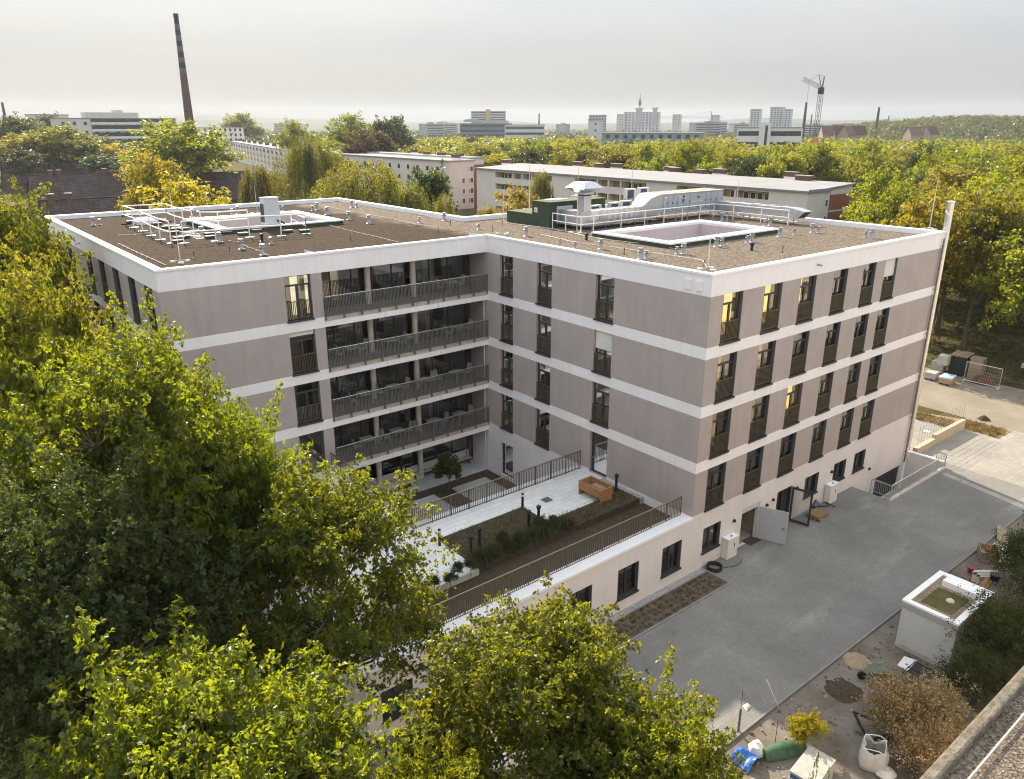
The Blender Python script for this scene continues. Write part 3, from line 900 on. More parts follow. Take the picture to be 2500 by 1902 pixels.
def fence(label_name, path, z0, z1):
    return railing(home, path, z0, z1, label_name, bars=M['bronze'], rail=M['bronze_light'], step=0.125, bw=0.045, post=1.25, railr=0.02)
fence('terrace_railing', [(-0.12, CY0 - 0.1), (CX0 - 0.15, CY0 - 0.1), (CX0 - 0.15, Y1 - 0.15)], ZDECK + 0.02, 4.72)
fence('terrace_railing', [(-0.25, 0.62), (POD + 0.42, 0.62), (POD + 0.42, 8.0)], 3.60, 4.78)
b = MB(); b.box((-4.85, 6.6, ZDECK), (-4.3, 7.1, ZDECK + 0.02)); b.build('drain_cover', M['jamb'], home)

# furniture of the terrace
t = thing('raised_planter', 'orange larch wood raised planter table half filled with a sack on the terrace', 'planter', (-2.15, 5.35, ZDECK))
def pl(name, f, m='wood'):
    b = MB(); f(b); return b.build(name, M[m], t)
hw, hl = 0.52, 0.88
pl('side_panel', lambda b: (b.box((-hw, -hl, 0.40), (-hw + 0.04, hl, 0.86))))
pl('side_panel', lambda b: (b.box((hw - 0.04, -hl, 0.40), (hw, hl, 0.86))))
pl('end_panel', lambda b: (b.box((-hw + 0.04, -hl, 0.0), (hw - 0.04, -hl + 0.04, 0.859))))
pl('end_panel', lambda b: (b.box((-hw + 0.04, hl - 0.04, 0.0), (hw - 0.04, hl, 0.859))))
pl('trough_floor', lambda b: b.box((-hw + 0.04, -hl + 0.04, 0.42), (hw - 0.04, hl - 0.04, 0.46)))
pl('rim', lambda b: (b.box((-hw - 0.03, -hl - 0.03, 0.861), (-hw + 0.06, hl + 0.03, 0.89)), b.box((hw - 0.06, -hl - 0.03, 0.861), (hw + 0.03, hl + 0.03, 0.89)),
                     b.box((-hw + 0.06, -hl - 0.03, 0.861), (hw - 0.06, -hl + 0.06, 0.889)), b.box((-hw + 0.06, hl - 0.06, 0.861), (hw - 0.06, hl + 0.03, 0.889))))
b = MB(); b.loft([[(x0 + dx, y0 + dy, z) for (dx, dy) in ((-0.16, -0.42), (0.16, -0.42), (0.16, 0.42), (-0.16, 0.42))] for (x0, y0, z) in ((-2.1, 5.2, 3.92), (-2.05, 5.2, 4.05), (-2.0, 5.2, 4.2))])
tag(b.build('soil_sack', M['wood_old'], bevel=0.04), 'tan sack lying inside the orange wooden planter', 'sack')

def bollard(p, name_label, h=0.95):
    o = thing('bollard_light', name_label, 'bollard light', p)
    b = MB(); b.lathe((0, 0, 0), [(0.075, 0), (0.075, h - 0.2)], 12); b.build('post', M['black'], o, smooth=True)
    b = MB(); b.lathe((0, 0, h - 0.2), [(0.07, 0), (0.07, 0.13)], 12); b.build('lamp_glass', M['plastic_white'], o, smooth=True)
    b = MB(); b.lathe((0, 0, h - 0.07), [(0.08, 0), (0.08, 0.06), (0.05, 0.075)], 12); b.build('lamp_cap', M['black'], o, smooth=True)
bollard((-6.32, 6.95, ZDECK), 'black bollard light with white lens at the inner corner of the planting bed')
bollard((-12.25, 6.5, ZDECK), 'black bollard light with white lens by the left end of the planting bed')
def vent_pipe(p, lab, h=0.85):
    o = thing('standpipe', lab, 'vent pipe', p)
    b = MB(); b.lathe((0, 0, 0), [(0.08, 0), (0.08, h)], 12); b.build('pipe', M['black'], o, smooth=True)
    b = MB(); b.lathe((0, 0, h - 0.02), [(0.10, 0), (0.13, 0.03), (0.13, 0.14), (0.06, 0.2)], 12); b.build('cowl', M['black'], o, smooth=True)
vent_pipe((-7.5, 5.0, 3.5), 'black vent pipe in the planting bed, left of the one with a round blue-black cap')
vent_pipe((-6.85, 4.95, 3.5), 'black vent pipe with round cap nearest the inner corner of the white paving', 0.95)
vent_pipe((-10.77, 5.04, 3.5), 'black vent pipe standing in the left part of the planting bed, the farther of two', 0.95)
vent_pipe((-11.48, 4.82, 3.5), 'black vent pipe standing in the left part of the planting bed, the nearer of two')
vent_pipe((-0.72, 5.05, 3.5), 'black vent pipe beside the wooden planter at the house wall', 0.95)

def bench(p, L, lab, rz=0.0, back=True):
    o = thing('garden_bench', lab, 'bench', p, rz)
    b = MB(); b.box((0, -0.22, 0.42), (L, 0.2, 0.46)); b.build('seat', M['wood_pale'], o)
    if back:
        b = MB(); b.loft([[(0, 0.16, 0.5), (L, 0.16, 0.5), (L, 0.19, 0.5), (0, 0.19, 0.5)], [(0, 0.26, 0.98), (L, 0.26, 0.98), (L, 0.29, 0.98), (0, 0.29, 0.98)]]); b.build('backrest', M['wood_pale'], o)
    for x in (0.2, L / 2, L - 0.2):
        b = MB(); b.bar((x, -0.18, 0), (x, -0.18, 0.42), 0.04, 0.06); b.bar((x, 0.15, 0), (x, 0.2, 0.9 if back else 0.42), 0.04, 0.06); b.bar((x, -0.2, 0.03), (x, 0.22, 0.03), 0.04); b.build('leg', M['anthracite'], o)
M['wood_pale'] = mat('grey_bench_wood', (0.46, 0.43, 0.39), 0.85, var=0.12, scale=4)
bench((-5.9, 20.1, 0.02), 5.4, 'long pale bench with backrest under the balconies, right of the column')
bench((-11.6, 20.0, 0.02), 5.2, 'long pale bench with backrest under the balconies, left of the column')
t = thing('garden_table', 'long pale table in front of the left bench in the courtyard', 'table', (-9.2, 18.95, 0.02))
b = MB(); b.box((0, -0.35, 0.70), (3.0, 0.35, 0.75)); b.build('tabletop', M['wood_pale'], t)
for x in (0.35, 2.65):
    b = MB(); b.bar((x, -0.3, 0), (x, 0.3, 0.7), 0.06, 0.05); b.bar((x, 0.3, 0), (x, -0.3, 0.7), 0.05, 0.06); b.build('leg', M['anthracite'], t)
b = MB(); b.lathe((-6.5, 18.95, 0.77), [(0.05, 0), (0.16, 0.06), (0.15, 0.16), (0.04, 0.2)], 10)
tag(b.build('bowl', M['plastic_white'], smooth=True), 'white bowl on the right end of the courtyard table', 'bowl')
bench((-8.9, 18.25, 0.02), 2.6, 'short pale backless bench in front of the courtyard table', back=False)

# tables and chairs on the balconies
M['chair'] = mat('white_chair', (0.34, 0.33, 0.305), 0.6, var=0.06)
def make_chair():
    o = thing('chair', '', 'chair', (0, 0, 0), 0, 'chairs on the balconies')
    b = MB(); b.box((-0.23, -0.24, 0.42), (0.23, 0.22, 0.47)); b.build('seat', M['chair'], o, bevel=0.012)
    b = MB(); b.loft([[(-0.22, 0.18, 0.48), (0.22, 0.18, 0.48), (0.22, 0.22, 0.48), (-0.22, 0.22, 0.48)], [(-0.21, 0.26, 1.08), (0.21, 0.26, 1.08), (0.21, 0.29, 1.08), (-0.21, 0.29, 1.08)]]); b.build('backrest', M['chair'], o)
    for x in (-0.2, 0.2):
        for y in (-0.2, 0.19):
            b = MB(); b.bar((x * 0.92, y * 0.92, 0.42), (x * 1.08, y * 1.08, 0), 0.03); b.build('leg', M['chair'], o)
    return o
def make_table():
    o = thing('table', '', 'table', (0, 0, 0), 0, 'tables on the balconies')
    b = MB(); b.box((-0.45, -0.45, 0.71), (0.45, 0.45, 0.745)); b.build('tabletop', M['chair'], o)
    for x in (-0.38, 0.38):
        for y in (-0.38, 0.38):
            b = MB(); b.box((x - 0.02, y - 0.02, 0), (x + 0.02, y + 0.02, 0.71)); b.build('leg', M['steel'], o)
    return o
floors = ['top', 'second', 'third', 'lowest']
tabs = [[-2.2], [-9.9, -7.1, -5.6, -1.6], [-9.2, -7.0, -4.7, -1.9], [-9.2, -6.9, -3.9, -1.7]]
chs = [[(-2.95, 19.8, 1.4), (-1.35, 19.7, -1.5)], [(-10.7, 19.6, 1.5), (-9.05, 19.7, -1.4), (-6.25, 19.5, -1.6), (-2.5, 19.6, 1.3), (-0.75, 19.7, -1.4)],
       [(-10.1, 19.4, 1.3), (-7.9, 19.8, 1.4), (-6.1, 19.6, -1.3), (-4.0, 19.7, -1.2), (-3.35, 19.75, 0.4), (-0.95, 19.7, -1.4)],
       [(-10.1, 19.4, 1.5), (-8.35, 19.7, -1.4), (-7.7, 19.6, 1.1), (-5.95, 19.7, -1.4), (-5.25, 19.5, 0.9), (-3.1, 19.6, -1.5), (-0.85, 19.7, -1.3)]]
chair0, table0 = make_chair(), make_table()
first = [True, True]
nth = ['leftmost', 'second from left', 'third from left', 'fourth from left', 'fifth from left', 'sixth from left', 'seventh from left']
for i in range(4):
    z = ROWS[i][0] - 0.01
    for k, x in enumerate(tabs[i]):
        lab = f'square white table on the {floors[i]} balcony' + (f', {nth[k]} of its row' if len(tabs[i]) > 1 else ' near the right wall')
        o = table0 if first[0] else dup(table0, (0, 0, 0))
        first[0] = False
        o.location = (x, 19.55, z); o.rotation_euler.z = 0.05 * (k - 1); o['label'] = lab
    for k, (x, y, rz) in enumerate(chs[i]):
        lab = f'white high backed chair on the {floors[i]} balcony, ' + (nth[k] + ' of its row')
        o = chair0 if first[1] else dup(chair0, (0, 0, 0))
        first[1] = False
        o.location = (x, y, z); o.rotation_euler.z = rz; o['label'] = lab

# sunken basement access: walls, steps, railing
x0, x1, y0, y1 = PIT
t = thing('basement_access', 'sunken basement access with concrete walls and grey steel railing beside the house', 'light well', (x0, y0, 0))
def wl(name, f, mt):
    b = MB(lambda x, y, z: (x - x0, y - y0, z)); f(b); return b.build(name, mt, t)
wl('retaining_wall', lambda b: (b.box((x0 - 0.15, y0 - 0.2, -2.7), (x1 + 0.2, y0, 0.16)),), M['concrete_pale'])
wl('retaining_wall', lambda b: (b.box((x1, y0, -2.7), (x1 + 0.25, 0.0, 0.42)),), M['base'])
wl('wall_cap', lambda b: (b.box((x1 - 0.04, y0 + 0.02, 0.422), (x1 + 0.32, 0.0, 0.47)),), M['cap'])
wl('pit_floor', lambda b: b.poly([(x0 + 3.0, y0, -2.6), (x1, y0, -2.6), (x1, 0, -2.6), (x0 + 3.0, 0, -2.6)]), M['concrete'])
wl('step', lambda b: [b.box((x0 + 0.27 * k, y0, -2.7), (x0 + 0.27 * (k + 1), -0.02, -0.17 * (k + 1))) for k in range(14)], M['concrete'])
def prail(path, name='railing'):
    r = railing(t, [(p[0] - x0, p[1] - y0) for p in path], 0.2, 1.12, name, bars=M['steel'], rail=M['steel'], step=0.12, bw=0.02, post=1.4, railr=0.025, drop=0.12)
prail([(x0 - 0.05, -1.35), (x0 - 0.05, y0 - 0.1), (x1 + 0.1, y0 - 0.1), (x1 + 0.1, y0 + 0.55)])
# ------------------------------------------------------------------ things standing on the roof
def solid(name, mt, f, parent=None, loc=None, smooth=False, bevel=0):
    b = MB(); f(b)
    return b.build(name, mt, parent, smooth, bevel)

# vents: a pipe with a collar and a cap, in two sizes
def make_vent(h, r):
    o = thing('roof_vent', '', 'roof vent', (0, 0, 0), 0, 'sheet metal vents on the gravel roof')
    solid('pipe', M['zinc'], lambda b: b.lathe((0, 0, 0), [(r * 1.7, 0), (r * 1.7, 0.02), (r * 1.05, 0.05), (r, 0.06), (r, h * 0.62)], 12), o, smooth=True)
    solid('cap', M['zinc'], lambda b: b.lathe((0, 0, 0), [(r, h * 0.60), (r * 1.45, h * 0.66), (r * 1.45, h * 0.72), (r * 0.9, h * 0.78), (r * 0.9, h * 0.84), (r * 1.35, h * 0.86), (r * 1.35, h * 0.97), (r * 0.4, h)], 12), o, smooth=True)
    return o
big_v, small_v = make_vent(0.66, 0.125), make_vent(0.46, 0.09)
zA = lambda x, y: (1200 + .22645 * x, 430 + .22645 * y)
zB = lambda x, y: (1600 + .18116 * x, 430 + .18116 * y)
zL = lambda x, y: (290 + .2491 * x, 470 + .2491 * y)
zM = lambda x, y: (700 + .3274 * x, 200 + .3274 * y)
zR = lambda x, y: (1700 + .3623 * x, 150 + .3623 * y)
vents = [(zA(372, 648), 1, 'between the inner roof corner and the green plant room'), (zA(898, 782), 0, 'just behind the parapet, left of a tall vent'), (zA(1178, 787), 1, 'standing alone left of the right light well'),
         (zA(1605, 895), 1, 'left of the short vent before the right light well'), (zA(1668, 887), 0, 'right of the tall vent before the right light well'),
         (zB(290, 1050), 0, 'at near corner of right light well, left of pair'), (zB(375, 1050), 1, 'at near corner of right light well, right of pair'),
         (zB(820, 952), 1, 'along near side of right light well, second pair, left'), (zB(895, 940), 0, 'along near side of right light well, second pair, right'),
         (zB(1235, 897), 0, 'along near side of right light well, third pair, left'), (zB(1298, 892), 1, 'along near side of right light well, third pair, right'),
         (zB(1672, 817), 1, 'alone beyond the right end of the right light well'), (zB(1870, 787), 0, 'alone beyond the right end of the right light well'),
         (zB(2110, 762), 1, 'on dark gravel at far right of roof, left of pair'), (zB(2195, 767), 0, 'on dark gravel at far right of roof, right of pair'),
         (zB(1470, 672), 0, 'behind right end of right light well, left of pair'), (zB(1545, 667), 1, 'behind right end of right light well, right of pair'),
         (zB(895, 606), 1, 'behind far corner of right light well, left of pair'), (zB(960, 611), 0, 'behind far corner of right light well, right of pair'),
         (zR(1138, 1187), 0, 'nearest the right parapet, left of a pair'), (zR(1180, 1192), 1, 'nearest the right parapet, right of a pair'),
         (zL(650, 350), 1, 'between the white guard rails on the left wing, farthest'), (zL(815, 425), 1, 'between the white guard rails on the left wing, middle'), (zL(990, 485), 1, 'between the white guard rails on the left wing, nearest'),
         (zL(1205, 555), 1, 'in front of the heat pump, left, on the left wing'), (zL(1415, 612), 1, 'right behind the front parapet of the left wing'), (zL(1492, 505), 0, 'below the heat pump, short, on the left wing'),
         (zL(1112, 212), 0, 'behind the left light well, left of a pair'), (zL(1170, 208), 1, 'behind the left light well, right of a pair'), (zL(720, 240), 1, 'left of the left light well, tall'), (zL(782, 236), 0, 'left of the left light well, short'),
         (zL(1612, 182), 0, 'behind the heat pump at the far side of the left light well'), (zL(1900, 176), 0, 'at the far corner of the left wing, short'), (zL(1945, 172), 1, 'at the far corner of the left wing, tall'), (zL(2045, 215), 1, 'right of the left light well, far one'),
         ((.3869 * 590, 200 + .3869 * 905), 1, 'near the far left parapet, left of a pair'), ((.3869 * 632, 200 + .3869 * 902), 0, 'near the far left parapet, right of a pair'),
         (zM(300, 990), 1, 'right of the left light well, second one'), (zM(465, 1027), 1, 'on dark gravel right of left light well, third one'), (zM(612, 1055), 1, 'on dark gravel right of left light well, nearest one'),
         (zM(487, 935), 1, 'by the far parapet of the left wing, left of a pair'), (zM(522, 935), 0, 'by the far parapet of the left wing, right of a pair'), (zM(990, 1050), 0, 'on the pale gravel between the two wings, short'), (zM(1175, 1035), 1, 'at the inner back corner of the parapet'),
         (zM(1430, 1100), 0, 'on the pale gravel left of the green plant room')]
used = {0: 0, 1: 0}
for (p, big, where) in vents:
    src = big_v if big else small_v
    o = src if not used[big] else dup(src, (0, 0, 0))
    used[big] = 1
    o.location = at(*p, z=ZR - 0.005)
    o.rotation_euler.z = rng.random() * 3
    o['label'] = ('tall' if big else 'small') + ' roof vent ' + where
for p, lab in ((zA(1023, 692), 'black plastic vent pipe left of the right light well'), (zB(1297, 1002), 'black plastic vent pipe on the pale gravel before the right light well'), (zL(1405, 475), 'black plastic vent pipe in front of the heat pump')):
    o = thing('vent_pipe', lab, 'vent pipe', at(*p, z=ZR))
    solid('pipe', M['black'], lambda b: b.lathe((0, 0, 0), [(0.16, 0), (0.09, 0.02), (0.09, 0.34)], 12), o, smooth=True)
    solid('cowl', M['black'], lambda b: b.lathe((0, 0, 0), [(0.09, 0.30), (0.13, 0.33), (0.13, 0.45), (0.06, 0.5)], 12), o, smooth=True)

# lightning rods
M['rod'] = mat('aluminium_rod', (0.66, 0.62, 0.55), 0.4, metal=0.6, var=0.05)
rods = [(zA(128, 628), 462, 'tall lightning rod left of the green plant room'), (zA(918, 612), 402, 'tall lightning rod before the bend of the silver duct'),
        (zB(1078, 545), 440, 'tall lightning rod by the right end of the guard rail'), (zB(706, 1262), 566, 'lightning rod on concrete feet at the near right roof corner'),
        (zR(1570, 1132), 432, 'tall lightning rod at the far right roof corner beside the flue'), (zL(605, 686), 500, 'lightning rod with tripod foot at the front left roof corner'),
        (zL(1358, 205), 452, 'thin lightning rod behind the left light well'), (zL(525, 180), 462, 'thin lightning rod by the far left parapet'), ((1292, 512), 395, 'tall lightning rod behind the low part of the green plant room'), ((1540, 500), 380, 'tall lightning rod behind the silver duct')]
for p, top, lab in rods:
    q = at(*p, z=ZR)
    h = min(5.0, max(1.2, rise(q, top)))
    o = thing('lightning_rod', lab, 'lightning rod', q)
    solid('rod', M['rod'], lambda b: b.tube([(0, 0, 0.1), (0, 0, h * 0.55), (0, 0, h)], [0.036, 0.028, 0.014], 6), o)
    solid('foot', M['concrete_pale'], lambda b: [b.lathe((0.42 * math.cos(a), 0.42 * math.sin(a), 0), [(0.17, 0), (0.17, 0.09), (0.12, 0.1)], 10) for a in (0.3, 2.4, 4.5)] + [b.bar((0, 0, 0.12), (0.42 * math.cos(a), 0.42 * math.sin(a), 0.1), 0.03) for a in (0.3, 2.4, 4.5)], o)
# conductors lying on the gravel
wires = [([zA(60, 490), zA(310, 520), zA(620, 560), zA(830, 600), zA(1000, 640), zA(1300, 690), zA(1700, 735), zA(1960, 780)], 'lightning conductor running past the plant room to the right light well'),
         ([zA(540, 628), zA(740, 672), zA(900, 715), zA(1300, 762), zA(1700, 818), zA(2200, 892), zB(640, 1135), zB(700, 1240)], 'lightning conductor along the near parapet of the right wing'),
         ([zM(250, 1050), zM(480, 1110), zM(700, 1160), zM(835, 1195)], 'lightning conductor from the left light well to the front parapet'),
         ([zM(240, 915), zM(420, 955), zM(545, 975), zM(760, 1015), zM(960, 1060), zM(1120, 1082)], 'lightning conductor across the dark gravel to the pale gravel'),
         ([zM(375, 888), zM(800, 950), zM(1050, 1000), zM(1260, 1045)], 'lightning conductor along the back parapet of the left wing'),
         ([zL(0, 415), zL(160, 410), zL(330, 390), zL(520, 380)], 'lightning conductor from the far left parapet to the guard rails'),
         ([zL(0, 500), zL(180, 585), zL(330, 650), zL(460, 712)], 'lightning conductor along the left parapet'),
         ([zL(1085, 470), zL(1180, 490), zL(1270, 535), zL(1350, 560), zL(1470, 612)], 'short lightning conductor between two vents on the left wing'),
         ([zR(720, 1050), zR(1000, 1075), zR(1385, 1115), zR(1560, 1130)], 'lightning conductor along the far parapet of the right wing')]
for pts, lab in wires:
    ps = [at(*p, z=ZR + 0.06) for p in pts]
    b = MB(); b.tube(ps, 0.016, 5)
    for p0, p1 in zip(ps[:-1], ps[1:]):
        n = max(1, int((p1 - p0).length / 1.0))
        for k in range(n):
            c = p0.lerp(p1, k / n)
            b.box((c.x - 0.05, c.y - 0.05, ZR - 0.01), (c.x + 0.05, c.y + 0.05, ZR + 0.055), 1)
    tag(b.build('lightning_conductor', [M['rod'], M['concrete_pale']]), lab, 'wire')
# short black inspection pipes
for k, p in enumerate([zA(120, 530), zA(738, 725), zA(1430, 848), zB(652, 1235), zB(1712, 1030), zL(740, 640), zL(1088, 590), zM(1130, 1125), zM(1222, 1070), zM(1535, 1115), zM(475, 1185)]):
    q = at(*p, z=ZR)
    b = MB(); b.tube([q, q + Vector((0, 0, 0.42))], 0.022, 6); b.lathe(q, [(0.06, -0.01), (0.06, 0.03)], 8)
    tag(b.build('marker_pipe', M['black']), 'short thin black pipe sticking up from the roof gravel', 'pipe', 'thin black pipes in the roof gravel')

# green plant room
t = thing('plant_room', 'dark green boxy plant room with a low and a high part on the roof', 'plant room', (7.3, 20.37, ZR))
G = lambda x, y, z: (x - 7.3, y - 20.37, z - ZR)
b = MB(G); b.box((7.3, 20.37, ZR - 0.05), (13.1, 22.36, 18.55), skip='t'); b.box((7.32, 22.36, ZR - 0.05), (13.1, 25.46, 17.56), skip='t')
b.build('wall', M['green_felt'], t)
b = MB(G)
for x in (8.3, 9.5, 10.7, 11.9): b.box((x - 0.012, 20.358, ZR), (x + 0.012, 20.37, 18.5))
for y in (21.0, 21.7): b.box((7.288, y - 0.012, ZR), (7.3, y + 0.012, 18.5))
for y in (23.1, 23.9, 24.7): b.box((7.308, y - 0.012, ZR), (7.32, y + 0.012, 17.5))
b.build('seam', M['green_felt'], t)
b = MB(G); b.box((7.26, 20.33, 18.55), (13.14, 22.40, 18.60)); b.box((7.28, 22.40, 17.56), (13.14, 25.5, 17.61))
b.build('roof', M['green_top'], t)
b = MB(G); b.box((8.2, 21.2, 18.601), (9.9, 22.1, 18.65)); b.build('roof_hatch', M['cap'], t)
b = MB(G); b.box((7.26, 21.72, 17.75), (7.30, 22.08, 18.1)); b.box((7.24, 21.85, 17.88), (7.262, 21.95, 17.96), 1); b.build('wall_panel', [M['plastic_white'], M['black']], t)
b = MB(G); b.box((8.0, 20.30, 17.02), (9.55, 20.368, 18.25)); b.box((10.2, 20.30, 17.1), (12.6, 20.368, 18.1)); b.build('duct_collar', M['cap_grey'], t)

# silver duct with an elbow, then the air handling unit
t = thing('air_duct', 'large silver sheet metal duct with rounded elbow leading from the green plant room', 'duct', (9.2, 18.2, ZR))
D_ = lambda x, y, z: (x - 9.2, y - 18.2, z - ZR)
rings = []
y_in, y_out, zb, zt = 18.75, 17.6, 17.0, 18.05
x_l, x_r = 8.1, 9.25
def rg(pi, po, z0=zb, z1=zt): return [(pi[0], pi[1], z0), (po[0], po[1], z0), (po[0], po[1], z1), (pi[0], pi[1], z1)]
rings.append(rg((x_r, 20.31), (x_l, 20.31)))
cxx, cyy = 9.45, 18.95                                   # centre of the bend
for k in range(0, 9):
    a = math.pi + (math.pi / 2) * k / 8
    rings.append(rg((cxx + 0.2 * math.cos(a), cyy + 0.2 * math.sin(a)), (cxx + 1.35 * math.cos(a), cyy + 1.35 * math.sin(a))))
rings += [rg((x, 18.75), (x, 17.6)) for x in (10.6, 11.8, 13.0, 14.3)]
rings.append(rg((15.3, 19.2), (15.3, 17.6), 17.0, 18.62)); rings.append(rg((16.3, 19.7), (16.3, 17.6), 17.42, 18.84)); rings.append(rg((16.62, 19.7), (16.62, 17.6), 17.45, 18.84))
b = MB(D_); b.loft(rings); b.build('duct', M['duct'], t, smooth=True)
b = MB(D_)
for x in (10.0, 10.6, 11.2, 11.8, 12.4, 13.0, 13.6, 14.3): b.box((x - 0.02, 17.575, zb - 0.02), (x + 0.02, 17.6, zt + 0.02)); b.box((x - 0.02, 17.575, zt), (x + 0.02, 18.77, zt + 0.022))
b.build('flange', M['steel'], t)
b = MB(D_)
for x in (10.05, 10.65, 11.25, 11.85, 12.45, 13.05, 13.65):
    b.poly([(x, 17.598, zb + .02), (x + 0.55, 17.598, zb + .02), (x + 0.275, 17.565, (zb + zt) / 2)]); b.poly([(x + 0.55, 17.598, zb + .02), (x + 0.55, 17.598, zt - .02), (x + 0.275, 17.565, (zb + zt) / 2)])
    b.poly([(x + .55, 17.598, zt - .02), (x, 17.598, zt - .02), (x + 0.275, 17.565, (zb + zt) / 2)]); b.poly([(x, 17.598, zt - .02), (x, 17.598, zb + .02), (x + 0.275, 17.565, (zb + zt) / 2)])
b.build('pressed_panel', M['duct'], t)
b = MB(D_); b.box((9.75, 17.55, 17.4), (10.25, 17.585, 17.8)); b.build('inspection_flap', M['zinc'], t)
b = MB(D_)
for x in (9.2, 10.6, 12.2, 13.8, 15.2): b.bar((x, 17.8, ZR), (x, 17.8, 17.05), 0.06); b.bar((x, 18.6, ZR), (x, 18.6, 17.05), 0.06)
b.build('stand', M['steel'], t)
t = thing('exhaust_hood', 'silver exhaust hood with faceted double cone head above the duct', 'exhaust hood', (8.75, 18.25, 18.05))
sq = lambda r, z: [(-r, -r, z), (r, -r, z), (r, r, z), (-r, r, z)]
oc = lambda r, z: [(r * math.cos(math.pi / 4 * k + math.pi / 8), r * math.sin(math.pi / 4 * k + math.pi / 8), z) for k in range(8)]
solid('stem', M['duct'], lambda b: b.loft([sq(0.36, -0.02), sq(0.36, 1.05)]), t)
solid('flange', M['steel'], lambda b: b.loft([sq(0.72, 1.06), sq(0.72, 1.10)]), t)
solid('collar', M['duct'], lambda b: b.loft([sq(0.36, 1.11), sq(0.5, 1.2), sq(0.5, 1.34)]), t)
solid('hood', M['duct'], lambda b: b.loft([sq(0.55, 1.34), sq(0.98, 1.66), sq(0.55, 2.03), sq(0.5, 2.06)]), t)

t = thing('air_handling_unit', 'long grey air handling unit with many doors and a cream top on the roof', 'ventilation unit', (16.62, 17.6, ZR))
A_ = lambda x, y, z: (x - 16.62, y - 17.6, z - ZR)
b = MB(A_); b.box((16.64, 17.6, 17.45), (24.3, 19.7, 18.80)); b.build('casing', mat('grey_panel', (0.30, 0.33, 0.37), 0.45, var=0.04, spec=0.4), t)
b = MB(A_); b.box((16.6, 17.56, 18.802), (24.34, 19.74, 18.85))
for x in (18.2, 19.8, 21.4, 22.9): b.box((x - 0.02, 17.56, 18.851), (x + 0.02, 19.74, 18.87))
b.build('top', mat('cream_cover', (0.40, 0.355, 0.29), 0.7, var=0.08), t)
dm = mat('grey_door', (0.34, 0.375, 0.415), 0.42, var=0.04, spec=0.4)
for k, (a, c) in enumerate([(16.75, 17.25), (17.3, 17.85), (17.9, 18.4), (18.45, 19.1), (19.2, 19.95), (20.0, 22.0), (22.05, 22.7), (22.75, 23.4), (23.45, 24.2)]):
    b = MB(A_); b.box((a, 17.575, 17.52), (c, 17.6, 18.74)); d = b.build('door', dm, t)
    b = MB(A_); b.box((c - 0.08, 17.55, 18.05), (c - 0.04, 17.575, 18.2)); b.box((c - 0.08, 17.55, 17.62), (c - 0.05, 17.575, 17.7)); b.build('handle', M['black'], d)
b = MB(A_)
for (x, z) in ((16.85, 18.5), (17.02, 18.5), (17.1, 18.52), (18.6, 18.55), (18.75, 18.45), (19.3, 18.58)): b.box((x, 17.568, z), (x + 0.11, 17.574, z + 0.12))
b.box((20.2, 17.568, 18.08), (21.6, 17.574, 18.12))
b.build('sticker', M['plastic_white'], t)
b = MB(A_)
for (x, z) in ((19.05, 18.5), (20.9, 18.35), (20.9, 17.6), (19.0, 18.2)): b.box((x, 17.566, z), (x + 0.22, 17.574, z + 0.14))
b.build('grille', M['black'], t)
b = MB(A_); b.box((16.64, 17.62, 17.28), (24.3, 17.72, 17.448)); b.box((16.64, 19.58, 17.28), (24.3, 19.68, 17.448))
for x in (16.9, 18.4, 19.9, 21.4, 22.9, 24.1): b.box((x - 0.05, 17.63, ZR), (x + 0.05, 17.71, 17.28)); b.box((x - 0.05, 19.59, ZR), (x + 0.05, 19.67, 17.28))
b.build('base_frame', M['steel'], t)

t = thing('outlet_duct', 'low silver duct with slanted mouth running to the near right of the roof', 'duct', (23.6, 13.5, ZR))
O_ = lambda x, y, z: (x - 23.6, y - 13.5, z - ZR)
rings = [[(23.1, y, z0), (24.1, y, z0), (24.1, y, z1), (23.1, y, z1)] for (y, z0, z1) in ((17.59, 17.25, 17.95), (14.0, 17.25, 17.95), (10.9, 17.25, 17.95), (10.2, 17.25, 17.95))]
rings.append([(23.05, 9.75, 17.2), (24.15, 9.75, 17.2), (24.15, 9.2, 17.75), (23.05, 9.2, 17.75)])
b = MB(O_); b.loft(rings); b.build('duct', M['duct'], t)
b = MB(O_); b.poly([(23.12, 9.70, 17.245), (24.08, 9.70, 17.245), (24.08, 9.24, 17.70), (23.12, 9.24, 17.70)]); b.build('mouth', M['black'], t)
b = MB(O_)
for y in (16.6, 15.2, 13.8, 12.4, 11.2): b.box((23.15, y - 0.22, 17.955), (24.05, y + 0.22, 18.0))
b.build('cover_strip', M['steel'], t)
b = MB(O_)
for y in (16.8, 14.6, 12.4, 10.6): b.box((23.15, y - 0.04, ZR), (23.2, y + 0.04, 17.25)); b.box((24.0, y - 0.04, ZR), (24.05, y + 0.04, 17.25))
b.build('stand', M['steel'], t)

